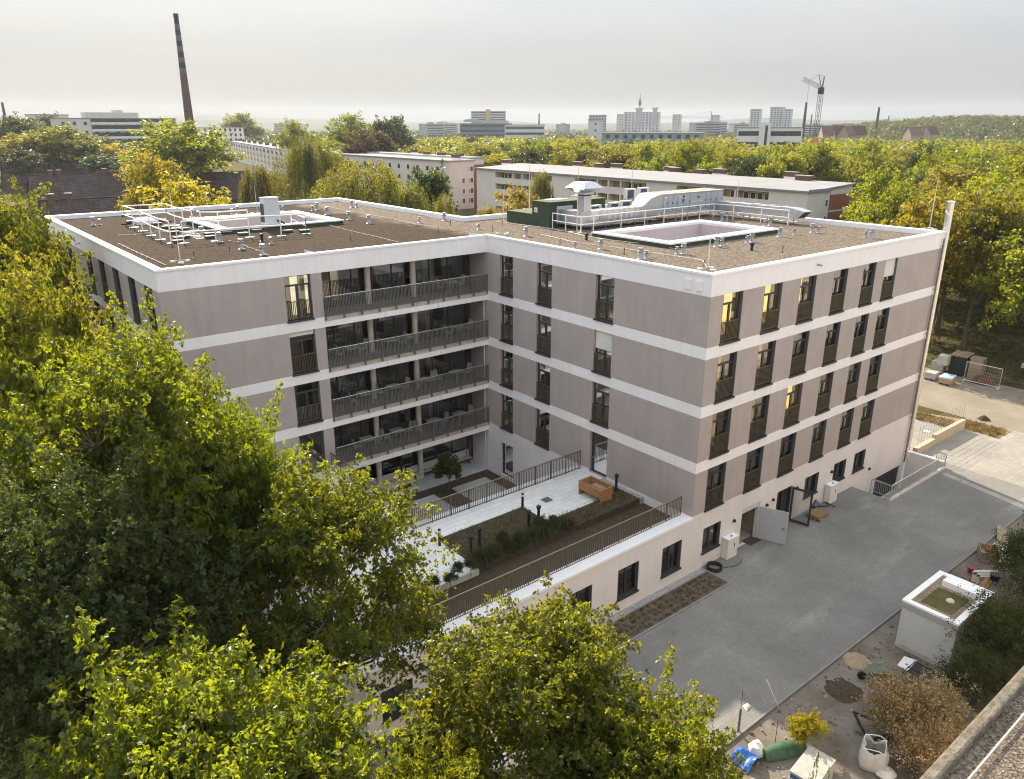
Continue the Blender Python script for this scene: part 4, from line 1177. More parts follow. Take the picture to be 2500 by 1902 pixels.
# condensers behind the duct
M['fan'] = mat('condenser_grille', (0.05, 0.07, 0.12), 0.5)
conds = [((13.6, 19.9), 1.55, 'white condenser unit directly behind the duct, leftmost of the row'), ((14.9, 19.9), 1.6, 'white condenser unit behind the duct, second of the row'),
         ((11.2, 19.6), 1.5, 'pale condenser cabinet next to the green plant room'), ((17.2, 21.6), 2.3, 'white condenser unit behind the air handling unit, left one'), ((19.0, 21.8), 2.3, 'white condenser unit behind the air handling unit, right one')]
for (x, y), h, lab in conds:
    o = thing('condenser_unit', lab, 'condenser', (x, y, ZR), 0, 'condensers on the roof')
    solid('casing', M['plastic_white'], lambda b: b.box((-0.55, -0.2, h - 0.85), (0.55, 0.2, h)), o, bevel=0.02)
    solid('fan_grille', M['fan'], lambda b: b.box((-0.5, -0.215, h - 0.78), (0.25, -0.201, h - 0.1)), o)
    solid('stand', M['steel'], lambda b: [b.bar((sx, sy, 0), (sx, sy, h - 0.84), 0.05) for sx in (-0.5, 0.5) for sy in (-0.18, 0.18)], o)

# white guard rails
M['rail_white'] = mat('white_aluminium', (0.82, 0.80, 0.76), 0.4, metal=0.0, var=0.05)
def guard(path, h=1.1, lab='', feet=True, n=None):
    o = thing('guard_rail', lab, 'guard rail', path[0])
    P0 = Vector(path[0])
    ps = [Vector(p) - P0 for p in path]
    for hh in (h, h * 0.52): solid('rail', M['rail_white'], lambda b: b.tube([p + Vector((0, 0, hh)) for p in ps], 0.045, 6), o, smooth=True)
    for p in ps:
        q = solid('post', M['rail_white'], lambda b: b.tube([p, p + Vector((0, 0, h))], 0.042, 6), o, smooth=True)
        if feet: solid('foot_plate', M['steel'], lambda b: b.box((p.x - 0.3, p.y - 0.09, 0), (p.x + 0.3, p.y + 0.09, 0.04)), q)
    return o
S = lambda f, pts: [at(*f(*p), z=ZR) for p in pts]
guard([(7.45, 20.2, ZR), (7.3, 18.6, ZR), (7.25, 16.95, ZR), (8.45, 16.9, ZR), (11.4, 17.0, ZR), (14.0, 17.0, ZR), (16.2, 17.0, ZR), (18.4, 17.0, ZR), (20.6, 17.0, ZR), (22.4, 17.0, ZR), (22.6, 15.2, ZR), (22.6, 12.6, ZR), (22.6, 10.2, ZR)], 1.1, 'white guard rail along the silver duct and the air handling unit', feet=False)
guard(S(zL, [(70, 315), (150, 345), (235, 380), (320, 425), (410, 465), (515, 500)]), 1.4, 'white guard rail on the left wing, outermost towards the left parapet')
guard(S(zL, [(480, 290), (555, 325), (640, 350), (735, 378)]), 1.4, 'white guard rail on the left wing, just left of the light well')
guard(S(zL, [(640, 500), (955, 478), (1285, 442), (1595, 428), (1840, 408)]), 1.4, 'white guard rail on the left wing in front of the heat pump')
guard(S(zL, [(70, 315), (325, 300), (480, 290)]), 1.4, 'white guard rail on the left wing, short far side towards the back parapet')
guard(S(zL, [(815, 372), (985, 370), (1275, 345)]), 1.3, 'white guard rail on the left wing along the near side of the light well')
guard(S(zL, [(1840, 408), (1695, 332)]), 1.1, 'short white guard rail right of the heat pump')
M['slab_dark'] = mat('wet_slab', (0.045, 0.05, 0.06), 0.6, var=0.2)
M['slab_pale'] = mat('pale_slab', (0.50, 0.48, 0.43), 0.9, var=0.12, rand=0.08)
bal = [(75, 235), (110, 300), (430, 285), (470, 352), (560, 372), (540, 405), (645, 448), (590, 460), (580, 492), (890, 420), (1055, 405), (895, 450), (1220, 418), (1350, 385), (1655, 392), (1820, 390), (370, 320), (640, 372)]
for k, p in enumerate(bal):
    q = at(*zL(*p), z=ZR)
    o = thing('ballast_block', 'dark topped ballast block weighing down the white guard rails', 'ballast block', q, 0.05 * (k % 3), 'ballast blocks on the left wing')
    solid('block', M['slab_dark'], lambda b: b.box((-0.32, -0.22, 0), (0.32, 0.22, 0.16)), o, bevel=0.01)
    solid('lid', M['slab_pale'], lambda b: b.box((-0.34, -0.24, 0.16), (0.34, 0.24, 0.19)), o)
for k in range(11):
    p = (500 + 32 * k, 318 + 13.5 * k)
    q = at(*zL(*p), z=ZR)
    tag(solid('walkway_slab', M['slab_pale'], lambda b: b.box((q.x - 0.42, q.y - 0.16, ZR - 0.01), (q.x + 0.42, q.y + 0.16, ZR + 0.05))), 'pale slab in the row between the guard rails of the left wing', 'paving slab', 'walkway slabs between the left guard rails')
for k in range(9):
    y = 15.4 - 0.55 * k
    tag(solid('walkway_slab', M['slab_pale'], lambda b: b.box((24.45, y - 0.17, ZR - 0.01), (25.05, y + 0.17, ZR + 0.05))), 'pale slab in the row beside the outlet duct', 'paving slab', 'walkway slabs beside the outlet duct')
q = at(*zL(260, 305), z=ZR)
tag(solid('roof_dome', mat('acrylic_dome', (0.72, 0.74, 0.80), 0.15, var=0.05, spec=0.6), lambda b: b.loft([[(q.x + sx * s, q.y + sy * s, ZR + z) for sx, sy in ((-1, -1), (1, -1), (1, 1), (-1, 1))] for s, z in ((0.75, 0), (0.75, 0.25), (0.7, 0.27), (0.55, 0.42), (0.25, 0.5))])), 'shiny pale rooflight dome between the guard rails', 'rooflight')
# heat pump
q = at(*zL(1500, 352), z=ZR)
t = thing('heat_pump', 'tall grey heat pump cabinet with dark grille beside the left light well', 'heat pump', q, R(0))
solid('casing', mat('pale_grey_casing', (0.50, 0.53, 0.54), 0.5, var=0.05), lambda b: b.loft([[(-0.62, -0.42, 0.35), (0.62, -0.42, 0.35), (0.62, 0.42, 0.35), (-0.62, 0.42, 0.35)], [(-0.56, -0.36, 2.2), (0.56, -0.36, 2.2), (0.56, 0.36, 2.2), (-0.56, 0.36, 2.2)]]), t)
solid('grille', M['green_felt'], lambda b: b.loft([[(-0.65, -0.36, 0.5), (-0.63, -0.36, 0.5), (-0.63, 0.36, 0.5), (-0.65, 0.36, 0.5)], [(-0.60, -0.30, 1.8), (-0.58, -0.30, 1.8), (-0.58, 0.30, 1.8), (-0.60, 0.30, 1.8)]]), t)
solid('lid', M['cap_grey'], lambda b: b.box((-0.6, -0.4, 2.2), (0.6, 0.4, 2.26)), t)
solid('stand', M['steel'], lambda b: [b.bar((sx, sy, 0), (sx, sy, 0.36), 0.06) for sx in (-0.5, 0.5) for sy in (-0.32, 0.32)] + [b.box((-0.8, sy - 0.05, 0), (0.8, sy + 0.05, 0.06)) for sy in (-0.32, 0.32)], t)
solid('hose', M['black'], lambda b: b.tube([(0.3, -0.43, 0.6), (0.5, -0.6, 0.55), (0.75, -0.6, 0.35), (0.8, -0.55, 0.05)], 0.07, 8), t, smooth=True)
# ------------------------------------------------------------------ the yard along the house
b = MB()
b.box((-8.6, -1.95, -0.05), (1.12, -0.5, 0.03)); bed = tag(b.build('soil_bed', mat('bare_bed_soil', (0.115, 0.09, 0.068), 0.98, var=0.35, scale=3, bump=0.7, bscale=12, spec=0.05)), 'long bare soil bed with small seedlings along the podium wall', 'flower bed')
b = MB(); b.box((-8.7, -2.07, -0.05), (1.24, -1.95, 0.05)); b.box((1.12, -1.95, -0.05), (1.24, -0.42, 0.05)); b.box((-8.7, -0.5, -0.05), (1.12, -0.42, 0.05)); b.build('edging', M['kerb'], bed)
b = MB(); b.poly([(-14, -0.42, 0.008), (1.24, -0.42, 0.008), (1.24, -0.0, 0.008), (-14, -0.0, 0.008)]); tag(b.build('pebble_strip', M['pebble']), kind='structure')
r2 = random.Random(11)
def tufts(name, pts, mt, h, n, spread, lab=None, kind='stuff', w=0.012):
    """blades of grass or seedlings standing at points"""
    b = MB()
    for (x, y, z) in pts:
        for k in range(n):
            a, l = r2.uniform(0, 6.28), h * r2.uniform(0.5, 1.1)
            bx, by = x + r2.gauss(0, spread), y + r2.gauss(0, spread)
            tx, ty = bx + math.cos(a) * l * 0.45, by + math.sin(a) * l * 0.45
            b.poly([(bx - w * math.sin(a), by + w * math.cos(a), z), (bx + w * math.sin(a), by - w * math.cos(a), z), (tx, ty, z + l)])
    o = b.build(name, mt)
    o['kind'] = kind
    return o
M['seedling'] = mat('seedling_green', (0.055, 0.06, 0.03), 0.8, var=0.4)
M['drygrass'] = mat('dry_sedge', (0.13, 0.115, 0.05), 0.85, var=0.5, scale=2)
M['reed'] = mat('green_reeds', (0.060, 0.066, 0.022), 0.8, var=0.4, scale=2)
M['strawplant'] = mat('straw_coloured_plants', (0.30, 0.22, 0.08), 0.9, var=0.4, scale=1)
tufts('seedlings', [(x + r2.uniform(-.1, .1), y + r2.uniform(-.08, .08), 0.03) for x in np.arange(-8.3, 1.0, 0.36) for y in (-0.72, -1.05, -1.4, -1.75)], M['seedling'], 0.16, 16, 0.06)
tufts('bed_grass', [(r2.uniform(-11.9, -6.4), r2.uniform(3.6, 6.9), 3.52) for k in range(420)] + [(r2.uniform(-6.3, -0.5), r2.uniform(3.6, 4.8), 3.52) for k in range(240)], M['drygrass'], 0.16, 9, 0.12, w=0.014)
tufts('bed_plants', [(r2.uniform(-12.3, -5.6), r2.uniform(3.45, 4.25), 3.5) for k in range(330)], M['reed'], 0.75, 8, 0.10, w=0.016)

def cabinet(p, lab, sx=0.95, sy=0.42, h=1.3):
    o = thing('utility_cabinet', lab, 'utility cabinet', p)
    solid('body', M['plastic_white'], lambda b: b.box((0, 0, 0), (sx, sy, h)), o, bevel=0.01)
    solid('lid', M['cap'], lambda b: b.box((-0.03, -0.03, h), (sx + 0.03, sy, h + 0.05)), o, bevel=0.01)
    solid('lock', M['black'], lambda b: (b.box((sx * 0.62, -0.02, h * 0.55), (sx * 0.62 + 0.05, 0, h * 0.72)), b.lathe((sx / 2, sy * 0.4, h + 0.05), [(0.05, 0), (0.05, 0.05)], 8)), o)
cabinet((3.02, -0.45, 0), 'pale utility cabinet left of the open grey door')
cabinet((14.15, -0.45, 0), 'pale utility cabinet left of the steps to the basement')
p = at(1744, 1389, z=0)
b = MB()
for k in range(5): b.tube([(p.x + (0.42 - 0.03 * (k % 2)) * math.cos(a), p.y + (0.42 - 0.03 * (k % 2)) * math.sin(a), 0.04 + 0.05 * k) for a in np.linspace(0, 6.283, 26)], 0.028, 6, cap=False)
b.tube([(p.x + 0.42, p.y, 0.03)] + [(p.x + 0.6 + 0.5 * k, p.y - 0.35 - 0.25 * math.sin(k), 0.03) for k in range(4)], 0.015, 6)
tag(b.build('hose_coil', M['black'], smooth=True), 'coil of black hose on the paving by the end of the soil bed', 'hose')
p = at(1996, 1262, z=0)
t = thing('pallet', 'low wooden pallet under a brown board by the open glass door', 'pallet', p, 0.25)
solid('deck', M['wood_old'], lambda b: [b.box((-0.6, -0.4 + 0.17 * k, 0.1), (0.6, -0.28 + 0.17 * k, 0.125)) for k in range(5)] + [b.box((-0.6, y, 0.0), (0.6, y + 0.1, 0.1)) for y in (-0.4, -0.05, 0.3)], t)
tag(solid('board', mat('brown_chipboard', (0.22, 0.15, 0.085), 0.9, var=0.15), lambda b: b.box((p.x - 0.62, p.y - 0.42, 0.128), (p.x + 0.6, p.y + 0.46, 0.32))), 'stack of brown boards lying on the pallet', 'boards')
def bag(p, r, h, mt, lab, name='rubbish_bag', cat='bag'):
    rr = random.Random(int(p[0] * 100))
    b = MB()
    prof = [(0.0, 0), (r * 0.95, 0.02), (r * 1.05, h * 0.35), (r * 0.75, h * 0.7), (r * 0.22, h * 0.88), (r * 0.3, h)]
    rings = []
    for (q, z) in prof:
        rings.append([(p[0] + max(q, 0.02) * (1 + rr.uniform(-.14, .14)) * math.cos(2 * math.pi * k / 14), p[1] + max(q, 0.02) * (1 + rr.uniform(-.14, .14)) * math.sin(2 * math.pi * k / 14), p[2] + z + rr.uniform(-.02, .02) * (z > 0.05)) for k in range(14)])
    b.loft(rings)
    return tag(b.build(name, mt, smooth=True), lab, cat)
bag(at(1988, 1237, z=0), 0.33, 0.5, mat('blue_black_plastic', (0.03, 0.055, 0.075), 0.3, spec=0.5), 'dark blue rubbish bag leaning by the house wall beside the pallet')
p = at(2015, 1243, z=0)
b = MB(); b.tube([(p.x - 0.8 + 1.5 * k / 12, p.y + 0.28 * math.sin(k * 0.9), 0.06 + 0.35 * math.sin(math.pi * k / 12)) for k in range(13)], 0.045, 8)
tag(b.build('drain_hose', M['black'], smooth=True), 'curved black hose piece behind the pallet of boards', 'hose')
p = at(1834, 1320, z=0)
tag(solid('door_mat', mat('brown_mat', (0.075, 0.055, 0.05), 0.98), lambda b: b.box((p.x - 0.55, p.y - 0.35, 0.0), (p.x + 0.55, p.y + 0.35, 0.018))), 'dark brown doormat in front of the open grey door', 'doormat')

# flat roofed kiosk at the kerb
t = thing('transformer_kiosk', 'small pale flat roofed kiosk with a mossy roof at the edge of the yard', 'kiosk', (2.95, -12.85, 0))
K = lambda x, y, z: (x - 2.95, y + 12.85, z)
kx0, kx1, ky0, ky1, kh = 2.95, 6.98, -12.85, -10.28, 2.6
b = MB(K); b.box((kx0 + 0.05, ky0 + 0.05, -0.1), (kx1 - 0.05, ky1 - 0.05, kh - 0.38)); b.build('wall', mat('kiosk_render', (0.50, 0.51, 0.50), 0.95, var=0.05, scale=1, bump=0.2), t)
b = MB(K); b.box((kx0 + 0.03, ky0 + 0.03, -0.1), (kx1 - 0.03, ky1 - 0.03, 0.22)); b.build('plinth', M['concrete'], t)
b = MB(K); b.box((kx0, ky0, kh - 0.378), (kx1, ky1, kh - 0.1)); b.build('fascia', mat('kiosk_fascia', (0.33, 0.34, 0.35), 0.9, var=0.06), t)
b = MB(K)
for (a, c, d, e) in ((kx0, kx1, ky0, ky0 + 0.28), (kx0, kx1, ky1 - 0.28, ky1), (kx0, kx0 + 0.28, ky0 + 0.28, ky1 - 0.28), (kx1 - 0.28, kx1, ky0 + 0.28, ky1 - 0.28)): b.box((a, d, kh - 0.099), (c, e, kh))
b.build('roof_edge', M['cap'], t)
b = MB(K); b.box((kx0 + 0.281, ky0 + 0.281, kh - 0.2), (kx1 - 0.281, ky1 - 0.281, kh - 0.085)); b.build('roof_gravel', gravel('kiosk_gravel', [(0.32, 0.25, 0.19), (0.22, 0.18, 0.14), (0.40, 0.33, 0.27)], cell=14), t)
b = MB(K); b.box((kx0 + 0.62, ky0 + 0.55, kh - 0.15), (5.5, ky1 - 0.6, kh - 0.07)); b.build('moss', mat('roof_moss', (0.055, 0.06, 0.02), 0.98, scale=2.5, col2=(0.13, 0.11, 0.045), detail=8, bump=0.6, bscale=12), t)
b = MB(K); b.box((5.75, ky0 + 0.35, kh - 0.1), (6.62, ky1 - 0.62, kh + 0.22)); b.build('roof_hatch', M['cap'], t)
b = MB(K); b.lathe((4.7, -11.75, kh - 0.07), [(0.2, 0), (0.13, 0.08), (0.04, 0.1)], 9); tag(b.build('stone', M['concrete_pale'], None), 'white stone lying on the moss of the kiosk roof', 'stone').location = (2.95, -12.85, 0)
b = MB(K)
for x in (3.7, 4.9): b.box((x, ky0 + 0.02, 0.15), (x + 1.1, ky0 + 0.05, 2.1))
b.build('door', M['cap_grey'], t)

# builders' things on the dirt
M['brick_rubble'] = mat('brick_rubble', (0.15, 0.105, 0.085), 0.95, var=0.3)
M['stone_grey'] = mat('grey_rubble', (0.19, 0.18, 0.165), 0.95, var=0.3)
M['stone_pale'] = mat('pale_rubble', (0.28, 0.265, 0.24), 0.95, var=0.25)
def heap(name, p, r, h, mt, lab, cat, seed=1, sq=1.0, struct=None):
    rr = random.Random(seed)
    b = MB(); n = 20
    rings = []
    for k, (f, z) in enumerate(((1, -0.03), (0.82, 0.25), (0.55, 0.62), (0.28, 0.9), (0.05, 1.0))):
        rings.append([(p[0] + r * f * (1 + rr.uniform(-.16, .16)) * math.cos(2 * math.pi * i / n), p[1] + r * sq * f * (1 + rr.uniform(-.16, .16)) * math.sin(2 * math.pi * i / n), p[2] + h * z * (1 + rr.uniform(-.12, .12))) for i in range(n)])
    b.loft(rings)
    return tag(b.build(name, mt, smooth=True), lab, cat)
heap('sand_heap', at(2090, 1612, z=0), 0.62, 0.22, mat('sand', (0.33, 0.255, 0.17), 0.98, var=0.15, bump=0.4), 'low heap of orange sand by the kerb near the kiosk', 'sand heap', 3)
heap('soil_heap', at(2060, 1685, z=0), 0.8, 0.14, M['soil'], 'flat heap of dark soil in the middle of the dirt', 'soil heap', 4)
p = at(2145, 1662, z=0)
t = thing('wheelbarrow', 'dirty wheelbarrow standing on the dirt near the kiosk', 'wheelbarrow', p, 2.3)
solid('tub', mat('green_grey_tub', (0.11, 0.13, 0.10), 0.6, var=0.2), lambda b: b.loft([[(-0.3, -0.2, 0.32), (0.35, -0.2, 0.32), (0.35, 0.2, 0.32), (-0.3, 0.2, 0.32)], [(-0.5, -0.32, 0.62), (0.55, -0.32, 0.62), (0.55, 0.32, 0.62), (-0.5, 0.32, 0.62)]], cap=True), t)
solid('handle', M['dark_bars'], lambda b: [b.tube([(-1.1, s * 0.3, 0.62), (-0.4, s * 0.26, 0.34), (0.75, s * 0.06, 0.2)], 0.02, 6) for s in (-1, 1)], t)
solid('wheel', M['black'], lambda b: b.tube([(0.75, -0.045, 0.2), (0.75, 0.045, 0.2)], 0.2, 16), t)
solid('leg', M['dark_bars'], lambda b: [b.tube([(-0.35, s * 0.26, 0.35), (-0.42, s * 0.27, 0.0)], 0.018, 6) for s in (-1, 1)], t)
def stick(a, c, r, mt, lab, name, cat, n=6):
    b = MB(); b.tube([a, c], r, n); return tag(b.build(name, mt), lab, cat)
stick(at(2118, 1709, z=0.05), at(2190, 1700, z=0.05), 0.04, M['anthracite'], 'dark metal pole lying on the dirt', 'pole', 'pole')
p = at(1900, 1726, z=0)
stick(p, p + Vector((-0.35, 0.5, rise(p, 1655) * 0.85)), 0.022, M['plastic_white'], 'thin white stake leaning by the edge of the paving', 'stake', 'stake')
p = at(1802, 1788, z=0)
t = thing('post', 'grey steel post with a thin rod on top at the edge of the paving', 'post', p)
hh = rise(p, 1731)
solid('tube', M['jamb'], lambda b: b.tube([(0, 0, 0), (0, 0, hh)], 0.05, 8), t); solid('rod', M['anthracite'], lambda b: b.tube([(0, 0, hh), (0.05, 0.04, hh + 0.9)], 0.012, 5), t)
p = at(1892, 1815, z=0)
stick(p, p + Vector((0, 0, rise(p, 1758))), 0.014, M['anthracite'], 'thin dark rod standing in the dirt left of the yellow tree', 'rod', 'rod')
p = at(1823, 1726, z=0)
tag(solid('plastic_scrap', M['plastic_white'], lambda b: b.loft([[(p.x - .22, p.y - .16, .004), (p.x + .2, p.y - .1, .004), (p.x + .24, p.y + .12, .004), (p.x - .1, p.y + .16, .004)], [(p.x - .12, p.y - .08, .10), (p.x + .1, p.y - .06, .08), (p.x + .1, p.y + .05, .12), (p.x - .06, p.y + .08, .09)]])), 'crumpled white plastic scrap on the paving', 'litter')
b = MB(); q = at(2213, 1620, z=0.0)
b.loft([[(q.x - 0.55, q.y - 0.3, 0.02), (q.x + 0.5, q.y - 0.25, 0.02), (q.x + 0.4, q.y + 0.3, 0.02), (q.x - 0.5, q.y + 0.2, 0.02)], [(q.x - 0.55, q.y - 0.3, 0.05), (q.x + 0.5, q.y - 0.25, 0.08), (q.x + 0.4, q.y + 0.3, 0.05), (q.x - 0.5, q.y + 0.2, 0.05)]])
tag(b.build('panel', M['cap']), 'pale sheet lying on the dirt in front of the kiosk', 'sheet')
for k, (px_, py_, lab) in enumerate(((2240, 1640, 'dark metal grating lying before the kiosk, nearest to the kiosk'), (2228, 1668, 'dark metal grating lying before the kiosk, under the dry bush'))):
    q = at(px_, py_, z=0.06)
    b = MB()
    for i in range(9): b.bar((q.x - 0.6, q.y - 0.45 + 0.11 * i, 0.06 + 0.04 * k), (q.x + 0.6, q.y - 0.5 + 0.11 * i, 0.09 + 0.04 * k), 0.03)
    for s in (-0.6, 0.0, 0.6): b.bar((q.x + s, q.y - 0.5, 0.075), (q.x + s, q.y + 0.45, 0.085), 0.035)
    tag(b.build('grating', M['anthracite']), lab, 'grating')
q = at(2410, 1362, z=0)
t = thing('wooden_crate', 'weathered brown wooden crate filled with scrap by the kerb beyond the kiosk', 'crate', q, 0.5)
solid('side', M['wood_old'], lambda b: [b.box((-0.6, s * 0.45 - 0.02, 0.0), (0.6, s * 0.45 + 0.02, 0.6)) for s in (-1, 1)] + [b.box((s * 0.6 - 0.02, -0.43, 0.0), (s * 0.6 + 0.02, 0.43, 0.6)) for s in (-1, 1)], t)
solid('base', M['wood_old'], lambda b: b.box((-0.58, -0.43, 0.02), (0.58, 0.43, 0.3)), t)
bag(at(2415, 1345, z=0.3), 0.25, 0.35, mat('rust_rag', (0.30, 0.12, 0.07), 0.9), 'rust coloured rag bundle lying in the wooden crate', 'rag_bundle', 'rag')
q = at(2368, 1398, z=0)
tag(solid('bucket', mat('red_plastic', (0.28, 0.03, 0.03), 0.5), lambda b: b.lathe(q, [(0.13, 0), (0.17, 0.32), (0.18, 0.33), (0.15, 0.3), (0.12, 0.05)], 14), smooth=True), 'red bucket standing among planks beyond the kiosk', 'bucket')
for k, (px_, py_, a, L_, lab) in enumerate(((2378, 1412, 0.3, 1.4, 'yellowish plank bundle beside the red bucket'), (2405, 1405, -0.7, 1.5, 'pale board leaning near the red bucket'), (2400, 1430, 0.1, 1.6, 'dark plank lying beyond the kiosk'), (2445, 1310, 0.35, 2.4, 'pale plank under the dark shrub at the kerb'))):
    q = at(px_, py_, z=0)
    b = MB(lambda x, y, z, q=q, a=a: (q.x + x * math.cos(a) - y * math.sin(a), q.y + x * math.sin(a) + y * math.cos(a), z))
    for i in range(2 + k % 2): b.box((-L_ / 2 + 0.05 * i, -0.25 + 0.14 * i, 0.02 + 0.06 * i), (L_ / 2, -0.02 + 0.14 * i, 0.075 + 0.06 * i))
    tag(b.build('plank', [M['wood_old'], M['concrete_pale'], M['wood'], M['wood_old']][k]), lab, 'plank')
tag(solid('flower_pot', M['black'], lambda b: b.lathe(at(2427, 1418, z=0), [(0.2, 0), (0.26, 0.4), (0.28, 0.42), (0.22, 0.38), (0.18, 0.1)], 14), smooth=True), 'black plant pot standing at the kiosk corner', 'pot')
b = MB(); q = at(2455, 1350, z=0.0); b.loft([[(q.x - 1.5, q.y - 0.9, -0.01), (q.x + 1.6, q.y - 0.9, -0.01), (q.x + 1.6, q.y + 0.9, -0.01), (q.x - 1.5, q.y + 0.9, -0.01)], [(q.x - 1.4, q.y - 0.8, 0.03), (q.x + 1.5, q.y - 0.8, 0.05), (q.x + 1.5, q.y + 0.8, 0.03), (q.x - 1.4, q.y + 0.8, 0.04)]])
tag(b.build('tarpaulin', M['concrete_pale']), 'pale dusty sheet spread under the wooden crate', 'tarpaulin')

rs5 = np.random.RandomState(15)
b = MB()
for k in range(1500):
    x, y = rs5.uniform(-10, 14), -9.3 - abs(rs5.normal()) * 3.2
    if y < -20 or (2.8 < x < 7.1 and -13 < y < -10.1): continue
    r_ = 0.012 + 0.05 * rs5.rand() ** 4 * 2
    a = rs5.uniform(0, 6.28); c_, s_ = math.cos(a) * r_, math.sin(a) * r_
    b.poly([(x + c_, y + s_, -0.012), (x - s_, y + c_, -0.012), (x - s_ * .6, y + c_ * .6, r_ * .9), (x + c_ * .6, y + s_ * .6, r_ * .9)], k % 3)
    b.poly([(x - s_, y + c_, -0.012), (x - c_, y - s_, -0.012), (x - c_ * .6, y - s_ * .6, r_ * .8), (x - s_ * .6, y + c_ * .6, r_ * .9)], k % 3)
    b.poly([(x - c_, y - s_, -0.012), (x + s_, y - c_, -0.012), (x + s_ * .6, y - c_ * .6, r_ * .8), (x - c_ * .6, y - s_ * .6, r_ * .8)], k % 3)
    b.poly([(x + s_, y - c_, -0.012), (x + c_, y + s_, -0.012), (x + c_ * .6, y + s_ * .6, r_ * .9), (x + s_ * .6, y - c_ * .6, r_ * .8)], k % 3)
    b.poly([(x + c_ * .6, y + s_ * .6, r_ * .9), (x - s_ * .6, y + c_ * .6, r_ * .9), (x - c_ * .6, y - s_ * .6, r_ * .8), (x + s_ * .6, y - c_ * .6, r_ * .8)], k % 3)
tag(b.build('rubble', [M['stone_grey'], M['stone_pale'], M['brick_rubble']]), kind='stuff')

# at the bottom edge: tarp, trough, box, builder's bag
q = at(1822, 1842, z=0.25)
b = MB(); n = 8
rg_ = []
for j in range(n + 1):
    rg_.append([(q.x - 0.55 + 1.0 * i / n + 0.03 * math.sin(j * 2 + i), q.y - 0.5 + 0.9 * j / n, 0.05 + 0.42 * math.sin(math.pi * i / n) * (0.75 + 0.25 * math.cos(j)) ) for i in range(n + 1)])
for j in range(n):
    for i in range(n): b.poly([rg_[j][i], rg_[j][i+1], rg_[j+1][i+1], rg_[j+1][i]])
tag(b.build('tarpaulin', mat('blue_tarp', (0.025, 0.11, 0.40), 0.45, var=0.15, spec=0.4), smooth=True), 'bright blue tarpaulin draped at the lower edge of the yard', 'tarpaulin')
bag(at(1846, 1838, z=0), 0.32, 0.6, M['plastic_white'], 'white sack beside the blue tarpaulin', 'sack')
a0, a1 = at(1862, 1850, z=0), at(1960, 1826, z=0)
t = thing('boat_hull', 'overturned long green trough like a boat hull lying in the dirt', 'trough', a0, math.atan2(a1.y - a0.y, a1.x - a0.x))
Lh = (a1 - a0).length
b = MB(); rings = []
for k in range(13):
    f = k / 12; w_ = 0.36 * (math.sin(math.pi * (0.12 + 0.76 * f)) ** 0.3); h_ = 0.42 * (math.sin(math.pi * (0.14 + 0.72 * f)) ** 0.3)
    rings.append([(Lh * f, w_ * math.cos(a), 0.04 + h_ * math.sin(a)) for a in np.linspace(0, math.pi, 11)])
b.loft(rings); b.build('hull', mat('faded_green_paint', (0.05, 0.105, 0.06), 0.6, var=0.35, scale=6), t, smooth=True)
b = MB(); b.tube([(Lh + 0.05, 0, 0.3), (Lh + 0.12, 0, 0.3)], 0.09, 12); b.build('end_cap', mat('orange_cut', (0.6, 0.28, 0.10), 0.8), t)
q = at(1985, 1868, z=0.95)
t = thing('metal_box', 'pale grey metal box with a flat lid at the lower edge of the yard', 'box', (q.x, q.y, 0), 0.12)
solid('body', M['cap_grey'], lambda b: b.box((-0.85, -0.5, 0), (0.85, 0.5, 0.9)), t, bevel=0.01)
solid('lid', mat('dusty_grey_lid', (0.36, 0.36, 0.34), 0.8, var=0.2, scale=3), lambda b: b.box((-0.88, -0.53, 0.9), (0.88, 0.53, 0.95)), t, bevel=0.01)
solid('stripe', mat('blue_stripe', (0.05, 0.13, 0.35), 0.6), lambda b: b.box((-0.865, -0.48, 0.66), (-0.851, 0.48, 0.84)), t)
q = at(2128, 1868, z=0)
t = thing('bulk_bag', 'big white builder bag with open top and dark contents', 'bulk bag', q, 0.4)
rr = random.Random(8); rings = []
NS = 36
ph = [rr.uniform(0, 6.28) for k in range(4)]
for (s, z, fold, sag) in ((0.40, 0.0, 0.02, 0), (0.47, 0.10, 0.04, 0), (0.50, 0.32, 0.07, 0), (0.485, 0.58, 0.09, 0), (0.45, 0.80, 0.13, 0.06), (0.41, 0.95, 0.16, 0.20), (0.385, 0.94, 0.15, 0.20), (0.40, 0.72, 0.08, 0.05)):
    ring_ = []
    for k in range(NS):
        a = 2 * math.pi * k / NS
        sup = (abs(math.cos(a)) ** 6 + abs(math.sin(a)) ** 6) ** (-1 / 6)
        fl = 1 + fold * (0.6 * math.sin(7 * a + ph[0]) + 0.4 * math.sin(11 * a + ph[1] + 3 * z) + 0.5 * math.sin(3 * a + ph[2]))
        cor = abs(math.sin(2 * a))                       # the corners stand up, the sides sag
        ring_.append((s * sup * fl * math.cos(a), s * sup * fl * math.sin(a), z - sag * (1 - cor) + 0.10 * cor * (z > 0.7) + 0.03 * math.sin(5 * a + ph[3]) * (z > 0.5)))
    rings.append(ring_)
b = MB(); b.loft(rings, cap=False); b.build('bag_wall', mat('woven_white', (0.60, 0.60, 0.60), 0.7, var=0.06, scale=8, bump=0.6, bscale=9), t, smooth=True)
heap('rubble', (0, 0, 0.5), 0.40, 0.18, M['black'], None, None, 6).parent = t
for s in (-1, 1):
    b = MB(); b.tube([(s * 0.42, -0.40, 1.0), (s * 0.46, -0.15, 1.12), (s * 0.44, 0.15, 1.08), (s * 0.42, 0.40, 1.0)], 0.022, 6); b.build('lifting_loop', M['plastic_white'], t, smooth=True)
q = at(2160, 1892, z=0)
bag((q.x, q.y, 0), 0.38, 0.35, M['plastic_white'], 'smaller white sack lying beside the big builder bag', 'sack')
q = at(2120, 1810, z=0)
